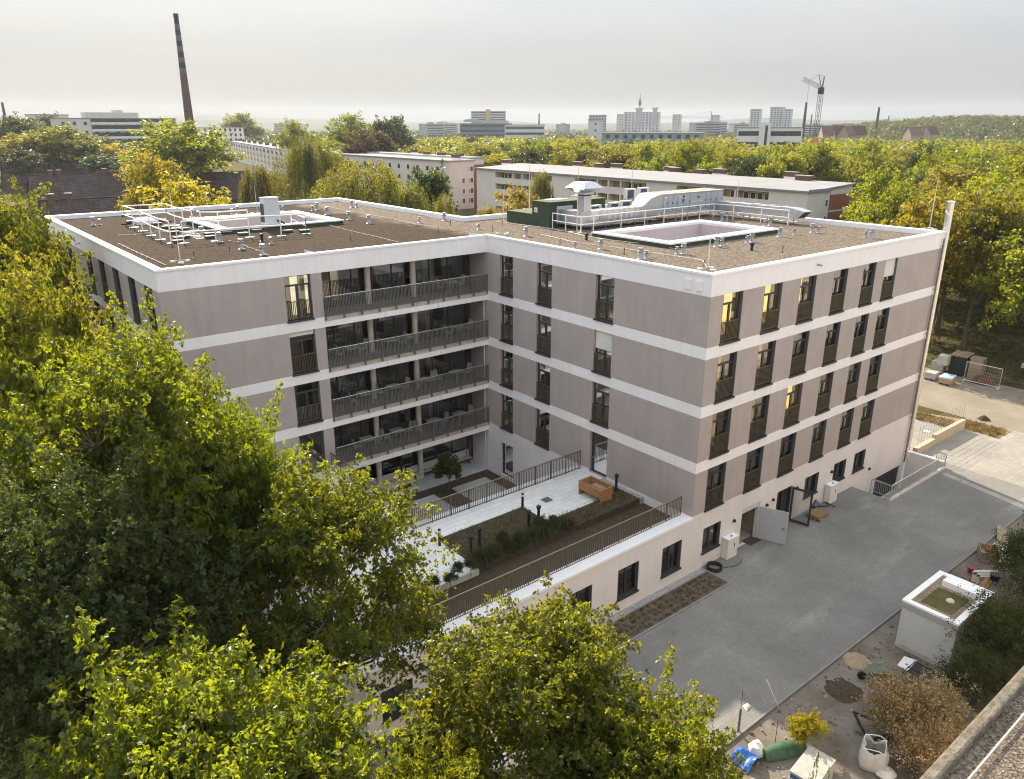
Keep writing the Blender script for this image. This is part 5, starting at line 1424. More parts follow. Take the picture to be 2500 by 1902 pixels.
b = MB(); b.bar((q.x, q.y, 0.02), (q.x + 0.3, q.y + 0.9, 0.7), 0.08); b.bar((q.x + 0.3, q.y + 0.9, 0.7), (q.x + 1.3, q.y + 0.2, 0.1), 0.08); b.bar((q.x + 0.5, q.y - 0.3, 0.05), (q.x + 2.0, q.y - 1.2, 0.1), 0.07); b.bar((q.x, q.y, 0.05), (q.x + 2.1, q.y - 0.7, 0.12), 0.07)
tag(b.build('steel_frame', M['anthracite']), 'bent black steel frame lying behind the big builder bag', 'scrap metal')

# right of the house: wall with trellis, planting, manhole
b = MB(); b.box((30.0, -0.35, -0.1), (35.4, 0.0, 0.85)); b.box((26.9, -0.349, -0.1), (30.0, 0.0, 0.55))
gw = tag(b.build('garden_wall', mat('tan_concrete', (0.50, 0.42, 0.31), 0.9, var=0.1, scale=1.5)), 'low tan concrete garden wall with a step in it right of the house', 'wall')
b = MB()
for x in np.arange(27.2, 35.3, 0.5): b.bar((x, -0.17, 0.5), (x, -0.17, 2.35), 0.016)
for z in np.arange(0.95, 2.4, 0.28): b.bar((27.2, -0.17, z), (35.2, -0.17, z), 0.014)
tag(b.build('wire_trellis', M['zinc']), 'thin steel wire trellis on the low tan garden wall', 'trellis')
b = MB(); b.poly([(34.0, 6.0, 0.02), (34.9, 3.1, 0.02), (35.6, 0.2, 0.02), (35.4, -2.9, 0.02), (38.0, -3.0, 0.02), (37.6, 1.0, 0.02), (36.5, 4.0, 0.02), (35.5, 7.5, 0.02)])
tag(b.build('planted_bed', mat('straw_soil', (0.30, 0.215, 0.12), 0.98, var=0.3, scale=3, bump=0.6)), kind='structure')
tufts('dry_plants', [(35.0 + r2.uniform(-.4, 1.5), r2.uniform(0.3, 4.0), 0.02) for k in range(260)] + [(r2.uniform(35.5, 37.8), r2.uniform(-2.8, 0.5), 0.02) for k in range(300)], M['strawplant'], 0.28, 9, 0.10, w=0.02)
p = at(2263, 1053, z=0)
b = MB(); b.lathe((p.x, p.y, 0.0), [(0.36, 0), (0.36, 0.012), (0.30, 0.013)], 20); b.lathe((p.x, p.y, 0.0), [(0.29, 0), (0.29, 0.016)], 20, 1)
tag(b.build('manhole_cover', [M['zinc'], M['concrete_pale']]), 'round manhole cover in the pale paving beside the flue', 'manhole cover')
heap('earth_clod', at(2402, 1024, z=0), 0.5, 0.35, M['soil'], 'small dark heap of earth on the sunny road', 'soil heap', 9)

# builders' stock along the road
def stockpile(name, px_, py_, sx, sy, h, mt, lab, cat, rz=0.1, base=True, slats=False, z=0.0):
    q = at(px_, py_, z=z)
    o = thing(name, lab, cat, (q.x, q.y, z), rz)
    if base: solid('pallet', M['wood_old'], lambda b: [b.box((-sx / 2, -sy / 2 + (sy - 0.1) * k / 2, 0), (sx / 2, -sy / 2 + (sy - 0.1) * k / 2 + 0.1, 0.12)) for k in range(3)], o)
    if slats:
        n = int(h / 0.15)
        solid('pallet_stack', mt, lambda b: [b.box((-sx / 2, -sy / 2, 0.15 * k + 0.11), (sx / 2, sy / 2, 0.15 * k + 0.14)) for k in range(n)] + [b.box((-sx / 2 + (sx - 0.1) * i / 2, -sy / 2 + 0.02, 0.15 * k), (-sx / 2 + (sx - 0.1) * i / 2 + 0.1, sy / 2 - 0.02, 0.11 + 0.15 * k)) for k in range(n) for i in range(3)], o)
    else: solid('load', mt, lambda b: b.box((-sx / 2, -sy / 2, 0.121 if base else 0), (sx / 2, sy / 2, h)), o, bevel=0.03)
    return o
blocks = mat('grey_blocks', (0.40, 0.385, 0.36), 0.9, var=0.15)
stockpile('stone_pallet', 2273, 925, 1.2, 1.0, 0.75, blocks, 'pallet of grey paving stones next to the flue, lowest of the stock', 'pallet load')
stockpile('stone_block', 2290, 906, 1.3, 1.1, 1.15, blocks, 'grey stone block load behind the paving stone pallet', 'stone block', base=False)
stockpile('stone_block', 2303, 890, 1.0, 0.9, 1.0, blocks, 'white stone block resting on top of the grey block load', 'stone block', base=False, z=1.15)
o = stockpile('foil_pallet', 2311, 936, 1.5, 1.1, 0.75, mat('cardboard', (0.36, 0.29, 0.20), 0.9), 'pallet of cartons under white and blue foil by the road', 'pallet load')
solid('foil', mat('white_blue_foil', (0.70, 0.72, 0.74), 0.4, scale=0.8, col2=(0.10, 0.40, 0.62), detail=1), lambda b: b.box((-0.78, -0.58, 0.62), (0.78, 0.58, 0.79)), o, bevel=0.03)
o = stockpile('net_stack', 2340, 912, 2.0, 1.5, 2.0, mat('dark_net', (0.03, 0.035, 0.03), 0.9), 'tall stack wrapped in dark net with planks on top', 'stack')
solid('planks', M['wood_old'], lambda b: [b.box((-1.1, -0.8 + 0.4 * k, 2.0), (1.1, -0.45 + 0.4 * k, 2.12 + 0.02 * (k % 2))) for k in range(4)], o)
stockpile('pallet_stack', 2380, 922, 1.2, 1.2, 2.1, M['wood_old'], 'tall stack of empty wooden pallets behind the mesh fence', 'pallets', base=False, slats=True)
heap('brushwood_heap', at(2400, 934, z=0), 1.2, 0.8, mat('brown_brush', (0.12, 0.06, 0.035), 0.98, var=0.4, scale=6, bump=0.8), 'heap of reddish brown brushwood behind the mesh fence', 'brushwood', 12)
a0, a1 = at(2352, 930, z=0), at(2438, 950, z=0)
t = thing('mesh_fence', 'grey wire mesh construction fence panel before the pallets', 'fence', a0, math.atan2(a1.y - a0.y, a1.x - a0.x))
Lf = (a1 - a0).length
solid('frame', M['steel'], lambda b: [b.tube(p_, 0.035, 6) for p_ in ([(0, 0, 0), (0, 0, 2.0)], [(Lf, 0, 0), (Lf, 0, 2.0)], [(0, 0, 2.0), (Lf, 0, 2.0)], [(0, 0, 0.15), (Lf, 0, 0.15)])], t)
solid('mesh', M['steel'], lambda b: [b.bar((x, 0, 0.15), (x, 0, 2.0), 0.008) for x in np.arange(0.1, Lf, 0.14)] + [b.bar((0, 0, z), (Lf, 0, z), 0.008) for z in np.arange(0.4, 2.0, 0.3)], t)
solid('foot', M['concrete'], lambda b: (b.box((-0.1, -0.35, 0), (0.15, 0.35, 0.14)), b.box((Lf - 0.15, -0.35, 0), (Lf + 0.1, 0.35, 0.14))), t)

# a person standing at the edge of the wood
def person(p, rz, lab):
    o = thing('person', lab, 'person', p, rz)
    V = [(0, 0, 0.95), (0, 0, 1.12), (0, 0, 1.38), (0, 0, 1.50), (0, 0.01, 1.58), (0, 0.02, 1.68), (0, 0.01, 1.75),
         (0.10, 0, 0.92), (0.12, 0.02, 0.5), (0.13, 0, 0.08), (0.13, 0.14, 0.03), (-0.10, 0, 0.92), (-0.13, 0.03, 0.5), (-0.15, -0.02, 0.08), (-0.15, 0.12, 0.03),
         (0.2, 0, 1.42), (0.27, 0.02, 1.14), (0.26, 0.14, 0.9), (-0.2, 0, 1.42), (-0.27, 0.0, 1.14), (-0.25, 0.1, 0.88)]
    E_ = [(0, 1), (1, 2), (2, 3), (3, 4), (4, 5), (5, 6), (0, 7), (7, 8), (8, 9), (9, 10), (0, 11), (11, 12), (12, 13), (13, 14), (2, 15), (15, 16), (16, 17), (2, 18), (18, 19), (19, 20)]
    rad = [.14, .14, .15, .07, .06, .10, .06, .10, .075, .05, .04, .10, .075, .05, .04, .065, .05, .035, .065, .05, .035]
    me = bpy.data.meshes.new('body'); me.from_pydata(V, E_, [])
    ob = bpy.data.objects.new('body', me); COL.objects.link(ob); ob.parent = o
    sk = ob.modifiers.new('skin', 'SKIN'); ob.modifiers.new('sub', 'SUBSURF').render_levels = 2
    for k, s in enumerate(me.skin_vertices[0].data): s.radius = (rad[k], rad[k] * 0.8); s.use_root = (k == 0)
    mt = bpy.data.materials.new('clothes_and_skin'); mt.use_nodes = True
    n = mt.node_tree; tcx = n.nodes.new('ShaderNodeTexCoord'); sp = n.nodes.new('ShaderNodeSeparateXYZ'); cr = n.nodes.new('ShaderNodeValToRGB')
    cr.color_ramp.interpolation = 'CONSTANT'
    cr.color_ramp.elements[0].color = (0.02, 0.045, 0.05, 1); cr.color_ramp.elements[1].position = 0.55; cr.color_ramp.elements[1].color = (0.62, 0.6, 0.58, 1)
    e = cr.color_ramp.elements.new(0.83); e.color = (0.45, 0.28, 0.2, 1)
    e = cr.color_ramp.elements.new(0.96); e.color = (0.06, 0.04, 0.03, 1)
    dv = n.nodes.new('ShaderNodeMath'); dv.operation = 'DIVIDE'; dv.inputs[1].default_value = 1.8
    n.links.new(tcx.outputs['Object'], sp.inputs['Vector']); n.links.new(sp.outputs['Z'], dv.inputs[0]); n.links.new(dv.outputs['Value'], cr.inputs['Fac']); n.links.new(cr.outputs['Color'], n.nodes['Principled BSDF'].inputs['Base Color'])
    me.materials.append(mt)
p = at(2494, 921, z=0)
person((p.x, p.y, 0), 2.5, 'person in white top and dark teal trousers standing at the wood edge')

# van under the oak
p = at(1320, 1712, z=1.95)
t = thing('delivery_van', 'white van parked under the front oak beside the podium wall', 'van', (-15.0, -4.2, 0), R(178))
def vb(name, mt, f, **k): return solid(name, mt, f, t, **k)
vw = mat('white_car_paint', (0.72, 0.73, 0.74), 0.3, var=0.02, coat=0.6, spec=0.5)
prof = [(-2.4, 0.35), (2.3, 0.35), (2.42, 0.7), (2.3, 1.02), (1.55, 1.2), (0.95, 1.9), (0.7, 1.97), (-2.25, 1.97), (-2.42, 1.8)]
vb('body', vw, lambda b: b.loft([[(x, y, z) for x, z in prof] for y in (-0.93, 0.93)]), bevel=0.06)
gl_ = mat('dark_car_glass', (0.02, 0.025, 0.03), 0.08, spec=0.6)
vb('windscreen', gl_, lambda b: b.poly([(1.56, -0.8, 1.23), (1.56, 0.8, 1.23), (1.01, 0.72, 1.86), (1.01, -0.72, 1.86)]))
for s in (-1, 1):
    vb('side_window', gl_, lambda b: (b.poly([(1.4, s * 0.936, 1.2), (0.2, s * 0.936, 1.2), (0.2, s * 0.936, 1.75), (0.95, s * 0.936, 1.75)]), b.poly([(0.05, s * 0.936, 1.2), (-1.0, s * 0.936, 1.2), (-1.0, s * 0.936, 1.75), (0.05, s * 0.936, 1.75)])))
    for x in (-1.5, 1.5):
        wv = vb('wheel', M['black'], lambda b: b.tube([(x, s * 0.75, 0.33), (x, s * 0.95, 0.33)], 0.33, 18))
        solid('rim', M['steel'], lambda b: b.tube([(x, s * 0.94, 0.33), (x, s * 0.955, 0.33)], 0.2, 12), wv)
    vb('headlight', M['cap'], lambda b: b.box((2.28, s * 0.6 - 0.15, 0.78), (2.40, s * 0.6 + 0.15, 0.98)))
vb('roof_rib', vw, lambda b: [b.box((-2.0, y - 0.03, 1.97), (0.6, y + 0.03, 1.99)) for y in (-0.5, 0.0, 0.5)])
# ------------------------------------------------------------------ buildings behind
M['plaster'] = mat('cream_plaster', (0.60, 0.565, 0.52), 0.95, var=0.06, scale=0.2, spec=0.1)
M['plaster_pink'] = mat('pale_rose_plaster', (0.60, 0.505, 0.45), 0.95, var=0.06, scale=0.2, spec=0.1)
M['ochre'] = mat('ochre_plaster', (0.42, 0.29, 0.12), 0.95, var=0.08, scale=0.4, spec=0.1)
M['brick'] = mat('red_brick', (0.26, 0.095, 0.065), 0.95, var=0.2, scale=3, spec=0.1)
M['brick_dark'] = mat('brown_brick', (0.145, 0.085, 0.07), 0.95, var=0.25, scale=3, spec=0.1)
M['bitumen'] = mat('pale_roofing', (0.27, 0.27, 0.275), 0.9, var=0.08, scale=0.15, spec=0.2)
M['pane_far'] = mat('far_window_pane', (0.045, 0.05, 0.055), 0.12, var=0.4, scale=0.5, spec=0.6)
M['frame_far'] = mat('white_window_frame', (0.68, 0.67, 0.64), 0.6, var=0.04)
M['tiles'] = paving('dark_roof_tiles', (0.052, 0.038, 0.036), (0.095, 0.066, 0.058), (0.024, 0.019, 0.018), 0.5, 0.42, gap=0.05, big=(0.6, 1.4), bigscale=0.4)

def far_window(t, F, u0, u1, z0, z1, d=0.0, frame=True, name='window'):
    b = MB(F)
    if frame:
        e = 0.1
        b.box((u0, d, z0), (u0 + e, d + 0.05, z1)); b.box((u1 - e, d, z0), (u1, d + 0.05, z1)); b.box((u0 + e, d, z1 - e), (u1 - e, d + 0.05, z1)); b.box((u0 + e, d, z0), (u1 - e, d + 0.05, z0 + e))
        w_ = b.build(name, M['frame_far'], t)
    else:
        b.box((u0 - 0.04, d, z0 - 0.06), (u1 + 0.04, d + 0.06, z0 - 0.002)); w_ = b.build(name, M['anthracite'], t)
    b = MB(F); b.poly([(u0 + 0.02, d + 0.02, z0 + 0.02), (u1 - 0.02, d + 0.02, z0 + 0.02), (u1 - 0.02, d + 0.02, z1 - 0.02), (u0 + 0.02, d + 0.02, z1 - 0.02)])
    b.build('pane', M['pane_far'], w_)
    return w_

# long flat roofed block with loggias
t = thing('apartment_block', 'long cream apartment block with ochre loggias and a flat roof full of brick chimneys', 'building', (0, 0, 0))
FX, FY0, FY1, FD = 101.0, 55.3, 156.8, 15.4
LB = Facade((FX, FY0), (0, 1), (-1, 0))
LE = Facade((FX, FY0), (1, 0), (0, -1))
sol = [(55.3, 63.4), (85.7, 94.2), (116.8, 125.2), (148.2, 156.8)]
log_ops = []
for (a, b_), (c, d) in zip(sol[:-1], sol[1:]):
    w_ = (c - b_)
    for (p, q) in ((0.0, 0.33), (0.35, 0.50), (0.52, 0.66), (0.68, 1.0)):
        for k in range(4): log_ops.append((b_ + w_ * p - FY0, b_ + w_ * q - FY0, 0.4 + 3.0 * k, 2.75 + 3.0 * k))
mb = MB()
cells(LB, 0, FY1 - FY0, [(-0.3, 12.2, 0)], log_ops, rec=1.5, mb=mb)
mb.xf = LB
for o in log_ops: mb.poly([(o[0], -1.5, o[2]), (o[1], -1.5, o[2]), (o[1], -1.5, o[3]), (o[0], -1.5, o[3])], 1)
mb.xf = LE
mb.poly([(0, 0, -0.3), (FD / 2, 0, -0.3), (FD / 2, 0, 12.6), (0, 0, 12.2)], 0)
mb.poly([(FD / 2, 0.05, -0.3), (FD, 0.05, -0.3), (FD, 0.05, 11.4), (FD / 2, 0.05, 11.4)], 2); mb.poly([(FD / 2, 0.05, 11.4), (FD, 0.05, 11.4), (FD, 0.05, 13.0), (FD / 2, 0.05, 12.6)], 0)
for z in (8.2, 5.2, 2.2): mb.box((FD / 2, 0.05, z), (FD + 0.02, 0.09, z + 0.3), 0)
mb.xf = None
mb.poly([(FX + FD, FY0, -0.3), (FX + FD, FY1, -0.3), (FX + FD, FY1, 13), (FX + FD, FY0, 13)], 0); mb.poly([(FX, FY1, -0.3), (FX + FD, FY1, -0.3), (FX + FD, FY1, 13), (FX, FY1, 12.2)], 0)
mb.build('wall', [M['plaster'], M['ochre'], M['brick']], t)
mb = MB()
for (y0, y1) in ((FY0 - 0.4, FY1 + 0.4),):
    mb.loft([[(FX - 0.45, y, 12.2), (FX + FD + 0.4, y, 13.0), (FX + FD + 0.4, y, 13.25), (FX - 0.45, y, 12.45)] for y in (y0, y1)])
rf = mb.build('roof', M['bitumen'], t)
mb = MB(); mb.box((FX - 0.53, FY0 - 0.45, 12.22), (FX - 0.452, FY1 + 0.45, 12.5)); mb.box((FX - 0.452, FY0 - 0.48, 12.22), (FX + 7.4, FY0 - 0.402, 12.72)); mb.build('eaves_trim', mat('slate_trim', (0.20, 0.235, 0.28), 0.5, spec=0.4), rf)
for k in range(0, 5):
    y = 70 + 21 * k
    mb = MB(); mb.box((FX - 0.4, y, 12.47), (FX + FD + 0.4, y + 0.12, 12.5)); 
mb = MB()
for px_, py_, w_ in ((1236, 402, 3.0), (1280, 400, 1.7), (1303, 399, 3.4), (1411, 408, 3.4), (1462, 413, 2.4), (1505, 413, 3.6), (1634, 421, 2.6), (1646, 424, 2.8), (1709, 429, 2.4), (1757, 428, 3.4), (1932, 436, 3.0), (1961, 446, 3.4)):
    q = at(px_, py_, z=12.75)
    b = MB(); b.box((q.x - 0.5, q.y - w_ / 2, 12.4), (q.x + 0.5, q.y + w_ / 2, 14.1))
    ch = b.build('chimney', M['brick_dark'], t)
    b = MB(); b.box((q.x - 0.56, q.y - w_ / 2 - 0.06, 12.45), (q.x + 0.56, q.y + w_ / 2 + 0.06, 13.15)); b.build('flashing', M['cap'], ch)
    b = MB(); b.box((q.x - 0.6, q.y - w_ / 2 - 0.1, 14.1), (q.x + 0.6, q.y + w_ / 2 + 0.1, 14.2)); b.build('cap', M['concrete'], ch)
for o in log_ops:
    if o[1] - o[0] > 5 and o[2] > 6:
        n = 4
        for k in range(n):
            u = o[0] + 0.6 + (o[1] - o[0] - 1.0) * k / n
            far_window(t, LB, u, u + 1.25, o[3] - 1.75, o[3] - 0.3, -1.49)
    elif o[2] > 6:
        far_window(t, LB, o[0] + 0.8, o[0] + 1.9, o[2] + 0.2, o[3] - 0.3, -1.49)
for o in log_ops:
    if o[2] > 3:
        mb = MB(LB); mb.box((o[0], -0.12, o[2]), (o[1], -0.02, o[2] + 0.95)); mb.build('loggia_parapet', M['plaster'], t)
for z in (9.3, 6.3): far_window(t, LE, 6.3, 7.2, z, z + 1.3)

# the block behind it with the rose end wall
t = thing('apartment_block', 'four storey block with a rose end wall, brick stripe and small windows behind the birches', 'building', (0, 0, 0))
EX, EY, ED = 100.0, 169.0, 15.0
EE = Facade((EX, EY), (1, 0), (0, -1))
b = MB()
b.box((EX, EY, -0.3), (EX + 9.3, EY + 90, 13.7), 0, skip='sb'); b.xf = EE
b.poly([(0, 0, -0.3), (9.3, 0, -0.3), (9.3, 0, 13.7), (0, 0, 13.7)], 1); b.xf = None
b.box((EX + 9.3, EY + 3, -0.3), (EX + ED, EY + 90, 14.2), 0, skip='b'); b.xf = EE
b.poly([(9.3, -2.96, -0.3), (ED, -2.96, -0.3), (ED, -2.96, 12.4), (9.3, -2.96, 12.4)], 2)
b.box((8.9, 0.0, -0.3), (9.5, 0.08, 12.4), 2)
b.build('wall', [M['plaster'], M['plaster_pink'], M['brick']], t)
b = MB(); b.box((EX - 0.4, EY - 0.3, 13.7), (EX + 9.6, EY + 90, 14.0)); b.box((EX + 9.6, EY + 2.7, 14.2), (EX + ED + 0.4, EY + 90, 14.5)); b.build('roof', M['bitumen'], t)
for z in (10.7, 7.4, 4.4, 1.6):
    for (u, w_) in ((4.6, 1.1), (6.9, 0.5), (7.6, 1.1)):
        if z < 10 or u > 6: far_window(t, EE, u, u + w_, z, z + 1.5)
EL = Facade((EX, EY), (0, 1), (-1, 0))
for z in (10.7, 7.7, 4.7, 1.7):
    for u in np.arange(5, 84, 5.5): far_window(t, EL, u, u + 1.6, z, z + 1.5)
for px_, py_, w_ in ((1042, 380, 2.4), (1078, 382, 3.2), (1113, 388, 3.0), (1122, 384, 3.0), (1012, 374, 2.2)):
    q = at(px_, py_, z=14.1); b = MB(); b.box((q.x - 0.7, q.y - w_ / 2, 13.9), (q.x + 0.7, q.y + w_ / 2, 15.3)); ch = b.build('chimney', M['brick_dark'], t)
    b = MB(); b.box((q.x - 0.78, q.y - w_ / 2 - 0.08, 13.95), (q.x + 0.78, q.y + w_ / 2 + 0.08, 14.45)); b.build('flashing', M['cap'], ch)

def block(name, lab, p0, p1, depth, z1, floors, wallm, cat='building', strips=False, win=(1.6, 1.4, 3.4), z0=-0.3, roofm=None, chim=0, parapet=0.0, extras=None, side=True, fz0=0.8):
    """a flat roofed building; its front runs from p0 to p1, seen with p0 on the left"""
    p0, p1 = Vector((p0[0], p0[1])), Vector((p1[0], p1[1]))
    u = (p1 - p0); Ln = u.length; u /= Ln
    n = Vector((u.y, -u.x))
    F = Facade(tuple(p0), tuple(u), tuple(n))
    o = thing(name, lab, cat, (0, 0, 0))
    b = MB(F); b.box((0, -depth, z0), (Ln, 0, z1)); b.build('wall', wallm, o)
    b = MB(F); b.box((-0.3, -depth - 0.3, z1), (Ln + 0.3, 0.3, z1 + 0.35)); rf = b.build('roof', roofm or M['bitumen'], o)
    fh = (z1 - fz0) / floors
    for k in range(floors):
        z = fz0 + fh * k + fh * 0.28
        if strips:
            a = MB(F); a.box((Ln * 0.02, 0, z), (Ln * 0.98, 0.08, z + fh * 0.42)); a.build('window_band', M['pane_far'], o)
        else:
            w_, h_, st = win
            u_ = st * 0.5
            while u_ + w_ < Ln:
                far_window(o, F, u_, u_ + w_, z, min(z + h_, z + fh * 0.6), 0, frame=False); u_ += st
    if side:
        S_ = Facade(tuple(p1), tuple(-n), tuple(u))
        for k in range(floors):
            z = fz0 + fh * k + fh * 0.28
            w_, h_, st = win
            for u_ in np.arange(st * 0.7, depth - w_, st * 1.4): far_window(o, S_, u_, u_ + w_, z, min(z + h_, z + fh * 0.6), 0, frame=False)
    for k in range(chim):
        c = p0 + u * (Ln * (k + 0.5) / chim) - n * (depth * 0.4)
        b = MB(); b.box((c.x - 0.8, c.y - 1.2, z1 + 0.3), (c.x + 0.8, c.y + 1.2, z1 + 1.9)); b.build('chimney', M['brick_dark'], rf)
    if extras: extras(o, F, Ln)
    return o

# white blocks to the left, partly behind trees
def loggias(o, F, Ln):
    for u in np.arange(6, Ln - 8, 13.0):
        for z in (8.6, 5.6, 2.6):
            b = MB(F); b.box((u, 0.02, z), (u + 5.4, 0.12, z + 2.2)); g = b.build('loggia', M['ochre'] if z < 6 else M['anthracite'], o)
            b = MB(F); b.box((u, 0.121, z), (u + 5.4, 0.25, z + 0.8)); b.build('loggia_parapet', M['frame_far'], g)
block('apartment_block', 'white apartment block with dark loggias and a row of chimneys behind the round dark tree', (192, 627), (125.5, 345), 14, 12.0, 4, M['frame_far'], chim=12, win=(1.3, 1.4, 13), extras=loggias)
def balcs(o, F, Ln):
    for z in (13.0, 16.6, 20.2, 23.6):
        b = MB(F); b.box((16, 0.02, z + 1.15), (Ln - 1, 0.2, z + 2.9)); g = b.build('balcony_recess', M['pane_far'], o)
        b = MB(F); b.box((16, 0.201, z), (Ln - 1, 1.3, z + 1.15)); b.build('balcony_parapet', M['frame_far'], g)
    b = MB(F); b.box((14, -11, 26.9), (40, -2, 29.6)); b.box((28, -8, 29.6), (33, -4, 30.8)); b.build('roof_cabin', M['concrete_pale'], o)
block('hospital_wing', 'long pale building with balcony bands and a cabin on its roof at the left horizon', (47.5, 440), (106, 440), 14, 26.5, 6, M['plaster'], win=(1.6, 1.5, 5.0), extras=balcs)
block('office_block', 'small pale flat building at the far left horizon behind the trees', tuple(at(62, 290, d=620).xy), tuple(at(118, 290, d=610).xy), 20, 29.5, 6, M['plaster'], win=(1.5, 1.3, 3.4))
block('apartment_block', 'small white flat roofed building with a row of dark windows right of the chimney foot', tuple(at(490, 309, y=560).xy), tuple(at(594, 313, y=560).xy), 18, at(545, 312, y=560).z, 6, M['frame_far'], win=(1.5, 2.4, 3.6))
block('apartment_block', 'white roofed low block half hidden behind the weeping birches', tuple(at(792, 372, d=300).xy), tuple(at(905, 376, d=285).xy), 14, 12.6, 4, M['frame_far'], chim=4)

# terraces with dark tiled roofs
def row_house(lab, y, xa, xb, zr, chims, half=9.0, ze=2.6):
    o = thing('terraced_house', lab, 'row of houses', (0, 0, 0))
    b = MB(); b.box((xa, y - half + 0.4, -0.3), (xb, y + half - 0.4, ze)); 
    b.poly([(xa, y - half + 0.4, ze), (xa, y + half - 0.4, ze), (xa, y, zr - 0.3)]); b.poly([(xb, y - half + 0.4, ze), (xb, y, zr - 0.3), (xb, y + half - 0.4, ze)])
    b.build('wall', M['brick_dark'], o)
    R_ = MB()
    for s in (-1, 1):
        R_.poly([(xa - 0.3, y + s * half, ze - 0.2), (xb + 0.3, y + s * half, ze - 0.2), (xb + 0.3, y, zr), (xa - 0.3, y, zr)])
        R_.poly([(xa - 0.3, y + s * half, ze - 0.38), (xb + 0.3, y + s * half, ze - 0.38), (xb + 0.3, y, zr - 0.2), (xa - 0.3, y, zr - 0.2)])
    R_.bar((xa - 0.3, y, zr + 0.03), (xb + 0.3, y, zr + 0.03), 0.3, 0.16)
    rf = R_.build('roof', M['tiles'], o)
    for x in chims:
        b = MB(); b.box((x - 0.55, y - 1.0, zr - 1.6), (x + 0.55, y - 0.1, zr + 1.1)); c = b.build('chimney', M['brick_dark'], rf)
        b = MB(); b.box((x - 0.65, y - 1.1, zr + 1.1), (x + 0.65, y, zr + 1.25)); b.build('cap', M['concrete'], c)
        b = MB(); b.box((x - 0.7, y - 1.25, zr - 1.8), (x + 0.7, y - 1.0, zr - 1.15)); b.build('flashing', M['cap_grey'], c)
xs = lambda y, pts: [at(px_, 480, y=y).x for px_ in pts]
row_house('row of houses under one dark tiled roof with chimneys, nearest behind the left wing', 153, *xs(153, (98, 365)), 10.0, xs(153, (122, 166, 312)))
row_house('row of houses under one dark tiled roof, second behind the left wing', 240, *xs(240, (78, 330)), 10.2, xs(240, (133, 154, 264)))
row_house('row of houses under one dark tiled roof, third behind the left wing', 338, *xs(338, (20, 300)), 10.2, xs(338, (49, 69, 157, 192, 281)))
row_house('short dark tiled roof between the round trees, farthest of the rows', 440, *xs(440, (212, 300)), 10.4, xs(440, (255, 283)))
row_house('dark tiled row of houses behind the bright yellow tree', 225, *xs(225, (395, 600)), 10.0, xs(225, (496, 519)))
row_house('dark tiled row of houses right beside the weeping birches', 160, *xs(160, (600, 800)), 9.6, xs(160, (631, 648, 758, 781)))

# the neighbouring building under the camera: only the edge of its roof shows
t = thing('neighbouring_building', 'gravel roof with a weathered concrete edge at the lower right corner', 'building', (0, 0, 0))
NY, NZ = -21.75, 20.0
b = MB(); b.box((-60, -40, -0.3), (70, NY - 0.03, NZ - 0.3), skip='t'); b.build('wall', mat('sunny_ochre_plaster', (0.44, 0.40, 0.34), 0.95, var=0.08, scale=0.3, spec=0.1), t)
b = MB(); b.box((-60, NY - 0.085, NZ - 0.45), (70, NY, NZ + 0.02)); b.build('roof_edge', mat('lichened_concrete', (0.075, 0.066, 0.05), 0.98, scale=9, col2=(0.23, 0.20, 0.155), detail=10, bump=1.0, bscale=25), t, bevel=0.02)
b = MB(); b.tube([(-60, NY - 0.20, NZ - 0.02), (70, NY - 0.20, NZ - 0.02)], 0.008, 6); b.tube([(-25.2, NY - 0.20, NZ - 0.02), (-24.9, NY - 0.9, NZ - 0.035)], 0.007, 6); b.build('conductor', M['rod'], t)
b = MB(); b.poly([(-60, -40, NZ - 0.05), (70, -40, NZ - 0.05), (70, NY - 0.08, NZ - 0.05), (-60, NY - 0.08, NZ - 0.05)]); b.build('roof_gravel', gravel('near_gravel', [(0.20, 0.155, 0.105), (0.07, 0.062, 0.055), (0.29, 0.24, 0.18), (0.13, 0.115, 0.105), (0.36, 0.32, 0.26)], cell=62, patch=1.2, c_patch=(0.75, 0.72, 0.7)), t)
NB = Facade((-60, NY - 0.03), (1, 0), (0, 1))
for z in (2.5, 6.0, 9.5, 13.0, 16.0):
    for u in np.arange(64, 126, 4.2): far_window(t, NB, u, u + 1.5, z, z + 1.7)

# ------------------------------------------------------------------ skyline
def dp(px_, d, z=0.0):
    q = at(px_, 300, d=d); return (q.x, q.y, z)
def ztop(px_, py_, d): return at(px_, py_, d=d).z
M['brick_stack'] = mat('chimney_brick', (0.125, 0.085, 0.078), 0.95, var=0.15, scale=0.3, spec=0.1)
M['stack_dark'] = mat('chimney_dark_band', (0.045, 0.042, 0.055), 0.9, var=0.1)
M['stack_pale'] = mat('chimney_pale_band', (0.125, 0.115, 0.12), 0.9, var=0.1)
d = 420
p = dp(463, d); zt_ = ztop(421, 33, d)
t = thing('factory_chimney', 'very tall tapering brick chimney with dark and pale bands at the top', 'chimney', p)
r0, r1 = 2.55, 1.0
rad = lambda z: r0 + (r1 - r0) * z / zt_
zb_ = zt_ * 0.645
solid('shaft', M['brick_stack'], lambda b: b.lathe((0, 0, 0), [(r0, 0), (rad(zb_), zb_)], 24), t, smooth=True)
solid('crown', M['stack_dark'], lambda b: b.lathe((0, 0, 0), [(r1 * 0.98, zt_ - 2.0), (r1 * 1.12, zt_ - 1.9), (r1 * 1.12, zt_), (r1 * 0.8, zt_)], 24), t, smooth=True)
nb_ = 10; hb = (zt_ - 2.0 - zb_) / nb_
for k in range(nb_):
    z0_ = zb_ + hb * k
    solid('band', M['stack_pale'] if k % 2 == 0 else M['stack_dark'], lambda b: b.lathe((0, 0, 0), [(rad(z0_), z0_), (rad(z0_ + hb), z0_ + hb)], 24), t, smooth=True)
